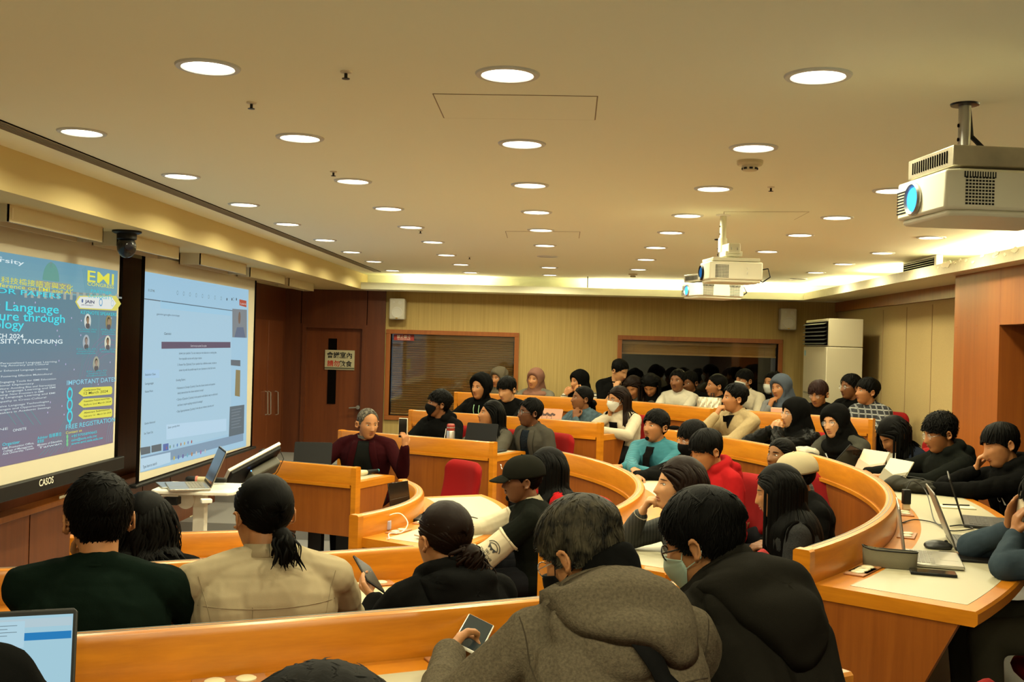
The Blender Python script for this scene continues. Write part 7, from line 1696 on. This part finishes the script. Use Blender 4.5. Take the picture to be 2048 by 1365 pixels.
# tablets further along
def tablet(px, py, key, user, ang, w, h, m1, m2, lb, lift=0.0):
    p = at_z(px, py, deskz(key)+lift); Z = zmat(rad(user)-math.pi/2); t = thing('tablet', lb, 'tablet', p); a = rad(ang)
    u = np.array([0, math.cos(a), math.sin(a)]); n = np.array([0, -math.sin(a), math.cos(a)]); X = np.array([[1, 0, 0], u, n]).T
    m = MB(); m.prism([(-w/2, 0), (w/2, 0), (w/2, h), (-w/2, h)], -.004, .004, X=X, o=(0, 0, .003)); m.V = [v @ Z.T+p for v in m.V]; m.build('case', m1, t, bevel=.002)
    m = MB(); m.prism([(-w/2+.008, .008), (w/2-.008, .008), (w/2-.008, h-.008), (-w/2+.008, h-.008)], -.0050, -.0042, X=X, o=(0, 0, .003)); m.V = [v @ Z.T+p for v in m.V]; m.build('display', BLACK, t, smooth=0)
    m = MB(); m.prism([(-w/2, .0), (w/2, .0), (w/2, h*.55), (0, h*.35), (-w/2, h*.55)], .004, .007, X=X, o=(0, 0, .003)); m.V = [v @ Z.T+p for v in m.V]; m.build('folding_cover', m2, t, smooth=0)
tablet(1733, 948, 'U3', 25, 62, .25, .17, mat('tab_pink', (.60, .44, .32), .5), mat('tab_pink2', (.50, .28, .20), .6), 'tablet in a pale pink folding case propped on the large curved desk')
tablet(1778, 968, 'U3', 18, 58, .24, .17, mat('tab_beige', (.50, .46, .34), .5), mat('tab_olive', (.16, .14, .09), .6), 'tablet in an olive and beige case in front of the bowed person')
def slab(name, lb, cat, p, yaw, w, d, h, m, scr=None, tilt=None, bev=.002, parts=None, group=None):
    Z = zmat(rad(yaw)) if tilt is None else tilt; t = thing(name, lb, cat, p, group); mb = MB(); mb.box((0, 0, h/2), (w, d, h)); mb.V = [v @ Z.T+p for v in mb.V]; mb.build('case', m, t, bevel=bev)
    if scr is not None:
        mb = MB(); mb.box((0, 0, h+.0003), (w-.006, d-.006, .0006)); mb.V = [v @ Z.T+p for v in mb.V]; mb.build('display', scr, t, smooth=0)
    return t
GLOSS = mat('glossy_black', (.012, .009, .007), .08)
slab('phone', 'black smartphone lying at the front edge of large curved desk', 'phone', at_z(1866, 1149, zd), -14, .16, .078, .010, BLACK, GLOSS)
slab('tablet', 'black tablet lying flat beside the blue fleece sleeve', 'tablet', at_z(1935, 1118, zd), -12, .20, .16, .010, BLACK, GLOSS)
slab('notebook', 'open notebook page with ruled lines behind the laptops', 'notebook', at_z(1915, 1016, zd), -8, .17, .10, .006, mat('paper_ruled', (.62, .56, .38), .8), None)
p = at_z(1912, 1011, zd+.008); m = MB(); m.cyl(p+[-.07, .0, 0], p+[.07, .0, 0], .005, seg=8); o = m.build('pen', BLACK, origin=p); tag(o, 'black pen lying on the open notebook', 'pen')
# mouse
p = at_z(1876, 1098, zd); t = thing('computer_mouse', 'black computer mouse between the open laptops', 'mouse', p)
m = MB(); Xm = zmat(rad(-20)); m.ell(p+[0, 0, .012], (.058, .032, .024), X=Xm); m.ell(p+Xm @ np.array([-.02, 0, .008]), (.036, .036, .014), X=Xm); V, Q, T3 = remesh(m, .003, 2); V[:, 2] = np.maximum(V[:, 2], zd); link_mesh('shell', V, Q, T3, mat('mouse_black', (.012, .012, .012), .4), t, p)
m = MB(); m.lathe(p+Xm @ np.array([.03, 0, .031]), [(.008, -.003), (.008, .003), (.001, .003)], 14, X=Xcols((1, 0, 0), (0, 0, 1), (0, -1, 0))); m.build('wheel', DGREY, t)
# pencil pouch
p = at_z(1779, 1135, zd); t = thing('pencil_pouch', 'olive grey zipped pencil pouch standing open beside the silver laptop', 'pouch', p); Xp = zmat(rad(-16)); V = []; n = 24
POU = mat('pouch_olive', (.145, .125, .075), .8, bump=.3, bscale=400)
for k, (z, a_, b_) in enumerate(((0, .094, .026), (.004, .097, .029), (.03, .098, .027), (.062, .100, .022), (.064, .099, .021), (.060, .097, .019), (.02, .093, .016))):
    for i in range(n):
        q = i*2*math.pi/n; e = .45; x = a_*np.sign(math.cos(q))*abs(math.cos(q))**e; y = b_*np.sign(math.sin(q))*abs(math.sin(q))**.8; V.append(p+Xp @ np.array([x, y, z+(.012*max(0, -x/.1)**2 if z > .05 else 0)]))
m = MB(); m.add(V, [(k*n+i, k*n+(i+1) % n, (k+1)*n+(i+1) % n, (k+1)*n+i) for k in range(6) for i in range(n)]+[tuple(range(n))[::-1], tuple(range(6*n, 7*n))]); m.build('pouch_body', POU, t, smooth=50)
m = MB(); m.tube([p+Xp @ np.array([.0995*np.sign(math.cos(q))*abs(math.cos(q))**.45, .0225*np.sign(math.sin(q))*abs(math.sin(q))**.8, .064+.012*max(0, -math.cos(q))**2]) for q in np.linspace(0, 2*math.pi, 33)], .0028, 6, caps=False); m.build('zip', BLACK, t)
# backpack, adapter, cables
p = at_z(1822, 985, zd); t = thing('backpack', 'black soft bag lying on the large curved desk by the inner rail', 'bag', p); m = MB(); m.ell(p+[.02, 0, .035], (.15, .09, .042), X=zmat(rad(-30))); m.ell(p+[-.06, .06, .04], (.09, .07, .045)); V, Q, T3 = remesh(m, .006, 2); V = folds(V, Q, 5, .012, 24); V[:, 2] = np.maximum(V[:, 2], zd); link_mesh('bag_body', V, Q, T3, K('bag_nylon', (.035, .033, .025), rough=.6), t, p)
m = MB(); m.tube([p+[-.12, .06, .05], p+[-.04, .03, .092], p+[.06, -.02, .085], p+[.15, -.05, .04]], .005, 6, flat=.4); m.build('strap', BLACK, t)
p = at_z(1812, 1020, zd); t = thing('power_adapter', 'black power adapter plugged upright into desk outlet', 'power adapter', p); m = MB(); m.bb(p+[-.02, -.018, .03], p+[.02, .018, .105]); m.build('adapter_body', BLACK, t, bevel=.004); m = MB(); m.bb(p+[-.017, -.015, .0], p+[.017, .015, .03]); m.build('plug', CREAM, t, bevel=.003)
CB = mat('cable_black', (.010, .010, .010), .5)
def cable(lb, pts, r, m_=CB, cat='cable', name='cable'):
    P = bez([tuple(q) for q in pts], 10) if len(pts[0]) == 2 else None
    Q = np.array(pts, float); tt = np.linspace(0, 1, len(Q)); 
    A = [2*Q[0]-Q[1]]+list(Q)+[2*Q[-1]-Q[-2]]; out = []
    for i in range(1, len(A)-2):
        for u in np.linspace(0, 1, 10, endpoint=False): out.append(.5*((2*A[i])+(-A[i-1]+A[i+1])*u+(2*A[i-1]-5*A[i]+4*A[i+1]-A[i+2])*u*u+(-A[i-1]+3*A[i]-3*A[i+1]+A[i+2])*u**3))
    out.append(A[-2]); mb = MB(); mb.tube(out, r, 8); o = mb.build(name, m_, origin=out[0]); tag(o, lb, cat); return o
c0 = at_z(1812, 1020, zd)
cable('black charger cable arching from the adapter to the laptops', [c0+[0, 0, .11], c0+[.03, 0, .15], c0+[.09, -.03, .10], at_z(1868, 1040, zd+.01), at_z(1885, 1052, zd+.006)], .0028)
cable('black looped cable lying across wood strip behind the mouse', [at_z(1812, 1043, zd+.004), at_z(1806, 1046, zd+.004), at_z(1830, 1040, zd+.006), at_z(1868, 1046, zd+.006), at_z(1900, 1062, zd+.006), at_z(1945, 1058, zd+.006), at_z(1925, 1051, zd+.006), at_z(1900, 1053, zd+.006)], .003)
# things on the innermost desk
z1 = deskz('U1')
p = at_z(838, 1038, z1); t = thing('laptop', 'half open black laptop standing on innermost desk by the rail', 'laptop', p)
Z = zmat(rad(-30)); mm_ = mat('lid_black', (.005, .005, .005), .55, spec=.2)
m = MB(); m.bb((-.13, -.10, 0), (.13, .09, .014)); m.V = [v @ Z.T+p for v in m.V]; m.build('base', mm_, t, bevel=.003)
a = rad(100); X = np.array([[0, 1, 0], (math.cos(a), 0, math.sin(a)), (math.sin(a), 0, -math.cos(a))]).T
m = MB(); m.prism([(-.10, 0), (.09, 0), (.09, .19), (-.10, .19)], -.003, .003, X=X, o=(-.13, 0, .014)); m.V = [v @ Z.T+p for v in m.V]; m.build('screen_lid', GLOSS, t, bevel=.002)
WC = mat('cable_white', (.62, .58, .50), .4)
q0 = at_z(775, 1062, z1)
t = thing('usb_charger', 'small pale charger block with white cable on the innermost desk outlet', 'charger', q0); m = MB(); m.bb(q0+[-.018, -.018, .006], q0+[.018, .018, .055]); m.build('charger_body', mat('charger_lilac', (.35, .30, .36), .5), t, bevel=.004)
cable('white charging cable looping over the edge of the innermost desk', [q0+[0, 0, .055], q0+[.01, 0, .085], q0+[.07, .0, .095], q0+[.115, -.03, .05], q0+[.09, -.08, .008], q0+[.03, -.12, .006], at_z(778, 1078, z1+.005), at_z(771, 1082, z1-.02), at_z(776, 1096, z1-.10)], .0032, WC)
cable('thin black cable lying across the cream top of the innermost desk', [at_z(926, 1032, z1+.003), at_z(950, 1036, z1+.003), at_z(972, 1044, z1+.003), at_z(985, 1052, z1+.003)], .003)
# microphone on the first far desk
z_ = deskz('F1'); a = at_z(722, 947, z_+.02); b = at_z(755, 942, z_+.02); t = thing('microphone', 'handheld microphone with pale head lying on desk of the man in maroon', 'microphone', a)
m = MB(); m.cone(a, a+(b-a)*.28, .026, .020, 14); m.build('grille_head', mat('mic_cream', (.52, .44, .26), .5), t); m = MB(); m.cone(a+(b-a)*.28, b, .019, .014, 14); m.build('mic_body', BLACK, t)
m = MB(); m.cone(b, b+_unit(b-a)*.006, .0145, .0145, 12); m.build('mic_ring', mat('ring_teal', (.02, .20, .22), .4), t)
# steel flask
c = row_point(906, 'F2', .10); p = np.array([c[0], c[1], deskz('F2')]); t = thing('vacuum_flask', 'steel vacuum flask with red lid on the second far desk', 'flask', p)
m = MB(); m.lathe(p, [(.001, 0), (.034, 0), (.036, .01), (.036, .165), (.033, .175), (.001, .175)], 24); m.build('flask_body', SILV, t); m = MB(); m.lathe(p, [(.032, .172), (.034, .178), (.034, .222), (.028, .232), (.001, .232)], 24); m.build('flask_lid', mat('lid_red', (.25, .03, .02), .35), t); m = MB(); m.lathe(p, [(.0345, .198), (.0352, .198), (.0352, .206), (.0345, .206)], 20); m.build('lid_band', SILV, t)
m = MB(); m.tube([p+[-.036, 0, .05], p+[-.05, -.01, .11], p+[-.04, 0, .19]], .003, 6); m.build('flask_strap', WHITEP, t)
# phones and paper on far desks
def ontop(px, key, off): c = row_point(px, key, off); return np.array([c[0], c[1], deskz(key)])
slab('phone', 'dark phone lying on the desk of the person in the white cardigan', 'phone', ontop(1216, 'F3', .34), 10, .15, .09, .010, BLACK, GLOSS)
slab('wallet', 'dark flat case on second curved desk under the teal sleeve', 'case', at_z(1322, 948, deskz('U2')), -10, .17, .09, .012, mat('case_brown', (.03, .015, .01), .4), None)
p = ontop(1353, 'U3', .02); p[2] = TF[3]+.87
# black pouch on the U3 rail behind the teal shirt
t = thing('black_pouch', 'small black pouch resting on the outer desk rail behind teal shirt', 'pouch', p); m = MB(); m.ell(p+[0, 0, .018], (.055, .025, .018)); V, Q, T3 = remesh(m, .004, 2); V = folds(V, Q, 8, .004, 40); link_mesh('pouch_body', V, Q, T3, K('black', (.011, .011, .011)), t, p)
# insulated silver bag on the top far desk
p = ontop(1421, 'F4', .30); t = thing('insulated_bag', 'crinkled silver insulated bag standing on the top far desk', 'bag', p)
m = MB(); nx, nz = 26, 14; V = []
Zb = zmat(rad(-32))
for sgn in (1, -1):
    for j in range(nz):
        for i in range(nx):
            x = (i/(nx-1)-.5)*.27; z = .20*j/(nz-1); th = .05*(1-(2*i/(nx-1)-1)**6)*(1-.55*(j/(nz-1))**2); cr = .006*math.sin(i*2.3+j*3.1+sgn)*math.sin(i*1.1-j*2.2); V.append(p+Zb @ np.array([x, sgn*(th+cr), z]))
N = nx*nz; F = []
for j in range(nz-1):
    for i in range(nx-1): k = j*nx+i; F.append((k, k+1, k+nx+1, k+nx)); F.append((N+k, N+k+nx, N+k+nx+1, N+k+1))
for i in range(nx-1): F.append((i, N+i, N+i+1, i+1)); k = (nz-1)*nx+i; F.append((k, k+1, N+k+1, N+k))
for j in range(nz-1): k = j*nx; F.append((k, k+nx, N+k+nx, N+k)); k += nx-1; F.append((k, N+k, N+k+nx, k+nx))
m.add(V, F); m.build('foil_body', mat('foil', (.55, .52, .40), .32, metal=.7, bump=.6, bscale=60), t, smooth=25)
m = MB(); m.tube([p+Zb @ np.array([.02, 0, .19]), p+Zb @ np.array([.02, 0, .24]), p+Zb @ np.array([.05, 0, .245]), p+Zb @ np.array([.05, 0, .19])], .006, 6); m.build('bag_strap', BLACK, t)
tablet(1512, 822, 'U4', 60, 70, .24, .15, BLACK, mat('tab_grey', (.2, .2, .2), .5), 'black tablet propped on the top right desk')
p = ontop(1559, 'U4', .18); m = MB(); m.box(p+[0, 0, .075], (.13, .03, .15), rot=rad(-32)); o = m.build('pink_box', mat('box_pink', (.55, .30, .20), .7), origin=p, bevel=.004); tag(o, 'pale pink upright box in front of the blue grey hijab', 'box')
m = MB(); m.box(p+[0, 0, .151], (.12, .022, .002), rot=rad(-32)); m.build('box_lid', mat('box_pink_lid', (.60, .36, .26), .6), o, smooth=0)
p = at_z(1612, 905, TF[3]+.80); t = thing('white_cap', 'crumpled white cloth on the outer curved desk behind the rail', 'cloth', p); m = MB(); m.ell(p+[0, 0, .0], (.10, .045, .045), X=zmat(rad(-25))); V, Q, T3 = remesh(m, .006, 2); V = folds(V, Q, 3, .012, 22); link_mesh('cloth_fabric', V, Q, T3, K('white_cotton', (.62, .57, .45)), t, p); t.name = 'white_cloth'
# phones in hands
def held(I, s, w, h, m, scr, lb, tilt=(0, 0, 0), off=(0, 0, 0), X=None, name='phone'):
    Ep, Wp, dirh, nr, cu, opt = I['A'][s]; d = _unit(dirh); n = _unit(np.asarray(nr)-d*np.dot(nr, d)); c = Wp+d*.10+n*.030+I['r']*off[0]+I['f']*off[1]+np.array([0, 0, off[2]])
    Xh = X if X is not None else np.array([np.cross(d, n), d, n]).T
    t = thing(name, lb, 'phone', c); mb = MB(); mb.box(c, (w, h, .009), X=Xh); mb.build('case', m, t, bevel=.003)
    for sg in ((1,) if True else ()): mb = MB(); mb.box(c+Xh[:, 2]*.0048, (w-.006, h-.008, .0006), X=Xh); mb.build('display', scr, t, smooth=0)
    return t
held(I_LEC, -1, .075, .155, mat('phone_pale', (.62, .52, .36), .4), GLOSS, 'pale smartphone held up by the man in the maroon blazer', off=(.0, .0, .045), X=Xcols(_unit((.95, -.3, 0)), (0, 0, 1), _unit((-.3, -.95, 0))))
held(I_VAR, 1, .072, .15, mat('phone_pink', (.50, .34, .24), .4), GLOSS, 'slim phone held by the man in the varsity jacket', off=(0, .02, .02))
held(I_PHO, -1, .078, .16, BLACK, GLOSS, 'black smartphone held by the woman with a low ponytail', off=(0, .0, .03), X=Xcols(_unit((.85, -.25, -.45)), _unit((-.45, .75, .35)), _unit(np.cross((.85, -.25, -.45), (-.45, .75, .35)))))
held(I_GRY, -1, .075, .155, WHITEP, mat('display_dim', (.02, .03, .035), .1), 'white smartphone in the hand of the grey haired man', off=(.02, .02, .03), X=Xcols(_unit((.8, -.2, -.3)), _unit((.15, .85, .2)), _unit(np.cross((.8, -.2, -.3), (.15, .85, .2)))))
held(I_TAB, 1, .26, .18, BLACK, GLOSS, 'black tablet held by the bowed person with long hair', off=(-.11, .03, .0), name='tablet')
held(I_BLU, -1, .072, .15, mat('phone_cream', (.6, .5, .35), .4), GLOSS, 'cream phone held close to the face by the person in blue fleece', off=(.05, .0, .02))
# laptop with lit screen at the left frame edge
z3 = deskz('N3')
pl = at_z(100, 1400, z3); yl = rad(-68)
Lp = laptop(np.array([-1.150, 2.10, z3]), -68, .36, .22, 108, DGREY, DGREY, 'open laptop with a lit web page at the bottom left corner', screen=emit('laptop_page', (.42, .68, .80), .85))
w_, d_ = Lp['w'], Lp['d']; Xs = np.array([[-1, 0, 0], Lp['u'], -Lp['n']]).T
def lrect(x0, y0, x1, y1, c, st, l, name):
    m = MB(); o_ = Lp['h0']-Lp['n']*(.0052+.0004*l); m.prism([(w_*(x0-.5), d_*y0), (w_*(x1-.5), d_*y0), (w_*(x1-.5), d_*y1), (w_*(x0-.5), d_*y1)], -.0001, .0001, X=np.array([[1, 0, 0], Lp['u'], Lp['n']]).T, o=o_); return Lp['T'](m).build(name, emit(name+str(l), c, st), Lp['disp'], smooth=0)
LX = np.array([[1, 0, 0], Lp['u'], Lp['n']]).T
# page on the laptop at the bottom left: seen from its user side, local +x is the user's left
def lx(u): return w_*(.5-u)       # u from 0 (left of the page) to 1
def lq(u0, v0, u1, v1, c, st, l, name='page_block'):
    m = MB(); o_ = Lp['h0']-Lp['n']*(.0053+.0003*l); m.prism([(lx(u1), d_*v0), (lx(u0), d_*v0), (lx(u0), d_*v1), (lx(u1), d_*v1)], -.0001, .0001, X=LX, o=o_); return m
blocks = [((.03, .84, .97, .92), (.55, .72, .80), .8, 1), ((.03, .72, .45, .79), (.02, .38, .62), .8, 2), ((.72, .72, .97, .79), (.03, .25, .60), .8, 2), ((.45, .66, .72, .90), (.50, .74, .86), .85, 3), ((.32, .06, .60, .56), (.62, .05, .05), .8, 2), ((.34, .08, .48, .42), (.62, .28, .16), .8, 3)]
m0 = MB()
for (b_, c_, s_, l_) in blocks:
    q_ = lq(*b_, c_, s_, l_); m0.add(q_.V[0], [tuple(f) for f in q_.F], emit('page_%d' % int(c_[0]*100+c_[2]*1000), c_, s_))
for k in range(3):
    m0.add(*(lambda q: (q.V[0], q.F))(lq(.51, .34-.13*k, .57, .42-.13*k, None, None, 4)), emit('page_gold', (.5, .4, .12), .7))
for k in range(8): m0.add(*(lambda q: (q.V[0], q.F))(lq(.36, .38-.03*k, .46-.02*(k % 3), .39-.03*k, None, None, 4)), emit('page_line', (.25, .08, .05), .5))
for k in range(4): m0.add(*(lambda q: (q.V[0], q.F))(lq(.47, .86-.03*k, .68-.05*(k % 2), .865-.03*k, None, None, 4)), emit('page_grey', (.2, .3, .35), .5))
Lp['T'](m0).build('page_content', None, Lp['disp'], smooth=0)
# rolling cart with silver laptop
d_c = 6.55; dr = ray(402, 970); c = CAM+dr*(d_c/np.linalg.norm(dr[:2])); zc = c[2]-.012
t = thing('laptop_cart', 'white height adjustable rolling laptop cart in front of right projection screen', 'cart', (c[0], c[1], 0))
X = zmat(rad(3)); CW = mat('cart_white', (.72, .68, .58), .4)
hw = .235
m = MB(); m.prism([(-hw, -.17), (-hw+.03, -.20), (hw-.03, -.20), (hw, -.17), (hw, .20), (-hw, .20)], -.022, 0, X=X, o=(c[0], c[1], zc)); m.build('cart_top', CW, t, bevel=.006)
m = MB(); m.bb((c[0]-.035, c[1]-.03, .42), (c[0]+.035, c[1]+.03, zc-.02)); m.build('upper_column', CW, t, bevel=.004); m = MB(); m.bb((c[0]-.045, c[1]-.04, .06), (c[0]+.045, c[1]+.04, .44)); m.build('lower_column', CW, t, bevel=.004)
m = MB(); m.lathe((c[0]-.07, c[1]-.045, zc-.075), [(.045, -.02), (.05, -.01), (.05, .01), (.001, .012)], 24, X=Xcols((1, 0, 0), (0, 0, 1), (0, -1, 0))); m.build('tilt_knob', CW, t)
m = MB(); 
for s1 in (-1, 1): m.bb((c[0]+s1*.22-.03, c[1]-.24, .04), (c[0]+s1*.22+.03, c[1]+.24, .07))
m.bb((c[0]-.25, c[1]-.03, .045), (c[0]+.25, c[1]+.03, .075)); m.build('cart_base', CW, t, bevel=.008)
for s1 in (-1, 1):
    for s2 in (-1, 1): m = MB(); m.cyl((c[0]+s1*.22-.012, c[1]+s2*.21, .022), (c[0]+s1*.22+.012, c[1]+s2*.21, .022), .022, seg=14); m.build('caster', BLACK, t)
m = MB(); m.bb((c[0]-.15, c[1]-.19, zc-.085), (c[0]-.07, c[1]-.12, zc-.04)); m.build('cable_box', BLACK, t, bevel=.006)
m = MB(); m.tube([(c[0]-.07, c[1]-.18, zc-.03), (c[0]-.16, c[1]-.19, zc-.03), (c[0]-.17, c[1]-.19, zc-.08), (c[0]-.15, c[1]-.19, zc-.1)], .006, 8); m.build('hook', CW, t)
m = MB(); m.box((c[0]+.10, c[1]-.20, zc-.05), (.06, .05, .025), X=zmat(.5)); m.build('release_lever', WHITEP, t, bevel=.005)
pc_ = np.array([c[0]+.045, c[1]-.02, zc]);
Lc = laptop(pc_, 205, .33, .225, 112, LSILV, LSILV, 'silver laptop open on the white rolling cart', keym=mat('key_grey', (.22, .20, .16), .5))
a = np.array([c[0]-.12, c[1]+.13, zc+.022]); b = a+np.array([.21, .02, .0]); t = thing('microphone', 'handheld microphone with pink ring lying on the rolling cart behind laptop', 'microphone', a)
m = MB(); m.cone(a, a+(b-a)*.18, .020, .021, 14); m.build('grille_head', BLACK, t); m = MB(); m.cyl(a+(b-a)*.20, a+(b-a)*.26, .0225, seg=16); m.build('pink_ring', mat('ring_pink', (.55, .16, .12), .5), t); m = MB(); m.cone(a+(b-a)*.27, a+(b-a)*.5, .019, .018, 14); m.build('pale_band', mat('mic_cream', (.52, .44, .26), .5), t); m = MB(); m.cone(a+(b-a)*.5, b, .018, .016, 14); m.build('mic_body', BLACK, t)
m = MB(); m.box((c[0]-.19, c[1]-.02, zc+.005), (.10, .24, .01), X=zmat(rad(30))); o = m.build('notebook', GREYM, origin=(c[0]-.19, c[1]-.02, zc), bevel=.002); tag(o, 'thin grey folder at left end of the rolling cart', 'folder')
# tilted monitor lectern with webcam
dm = 7.25; dr = ray(500, 940); g = CAM+dr*(dm/np.linalg.norm(dr[:2])); t = thing('monitor_lectern', 'tilted flat monitor on a black stand with a webcam, right of the rolling cart', 'monitor', (g[0], g[1], 0))
lo = CAM+ray(447, 963)*(dm-.15); hi = CAM+ray(549, 908)*(dm+.10); ax = _unit(hi-lo); Lm = np.linalg.norm(hi-lo); sd_ = _unit(np.cross(ax, (0, .35, 1))); sd_ = _unit(np.array([.25, .95, .0])-ax*np.dot(np.array([.25, .95, 0]), ax)); nm_ = np.cross(ax, sd_); 
if nm_[2] < 0: nm_ = -nm_
X = np.array([ax, sd_, nm_]).T
m = MB(); m.box((lo+hi)/2, (Lm, .34, .022), X=X); mo = m.build('monitor_panel', CW, t, bevel=.005); m = MB(); m.box((lo+hi)/2-nm_*.02, (Lm*.96, .31, .03), X=X); m.build('monitor_back', BLACK, t, bevel=.008)
m = MB(); m.box((lo+hi)/2+nm_*.0115, (Lm*.94, .31, .001), X=X); m.build('display', mat('display_off', (.02, .018, .015), .15), t, smooth=0)
m = MB(); mid = (lo+hi)/2-nm_*.05+ax*.06; m.box(mid-nm_*.02, (.22, .16, .06), X=X); m.build('stand_head', mat('olive_plastic', (.07, .065, .045), .5), t, bevel=.01)
m = MB(); m.box(mid-ax*.10-sd_*.081, (.006, .002, .006), X=X); m.build('blue_indicator', emit('blue_led', (.05, .25, 1), 8), t, smooth=0)
gb = (lo+hi)/2-nm_*.06; m = MB(); m.cyl(gb, (gb[0]-.02, gb[1], .3), .028, seg=14)
for k in range(3): q = rad(90+120*k+20); m.cyl((gb[0]-.02, gb[1], .38), (gb[0]-.02+.34*math.cos(q), gb[1]+.34*math.sin(q), .015), .016, seg=10)
m.build('tripod_stand', BLACK, t)
m = MB(); wc = hi-ax*.10+nm_*.03-sd_*.08; m.ell(wc, (.030, .018, .018), X=X); m.cyl(wc, wc-nm_*.05, .01, seg=10); m.build('webcam', BLACK, t)
m = MB(); q0 = hi-nm_*.02-sd_*.1; m.tube([q0, q0+[.03, 0, -.06], q0+[-.01, 0, -.15], q0+[-.05, 0, -.2]], .0025, 6); m.build('webcam_cable', BLACK, t)
# chairs nobody sits on
chair(at_z(872, 918, .92)[:2], 0.0, rad(222), 'empty red swivel chair before the second far desk')
c_ = at_x(1800, 900, 2.75); chair((2.78, 8.75), .24, rad(195), 'red swivel chair with tall back standing before the beige wall panels')
chair((.50, 4.36), .12, rad(150), 'large empty red swivel chair beside the near end of the large curved desk')
chair((.62, 6.05), .12, rad(170), 'red swivel chair partly hidden behind the person with long black hair') if False else None
chair((.02, 4.35), .12, rad(150), 'red swivel chair behind the head of the grey haired man') if False else None
chair(np.array([1.6, 3.0]), .36, rad(150), 'red swivel chair of which only the top shows at the bottom right corner') if False else None
chair(PEOPLE['grey_jacket']['P'][:2]*1.0, .24, rad(112), 'red swivel chair under the grey haired man')
chair(PEOPLE['dark_jacket']['P'][:2]+np.array([.02, -.02]), .24, rad(128), 'red swivel chair under the man in the charcoal jacket')
chair(PEOPLE['beige_shirt']['P'][:2], .12, rad(112), 'red swivel chair under the man in the beige shirt').scale[2] = .76
chair(PEOPLE['green_sweater']['P'][:2], .12, rad(104), 'red swivel chair under the man in the dark green sweater').scale[2] = .76
chair(PEOPLE['blue_fleece']['P'][:2], .24, rad(176), 'red swivel chair under the person in the blue fleece').scale[2] = .80
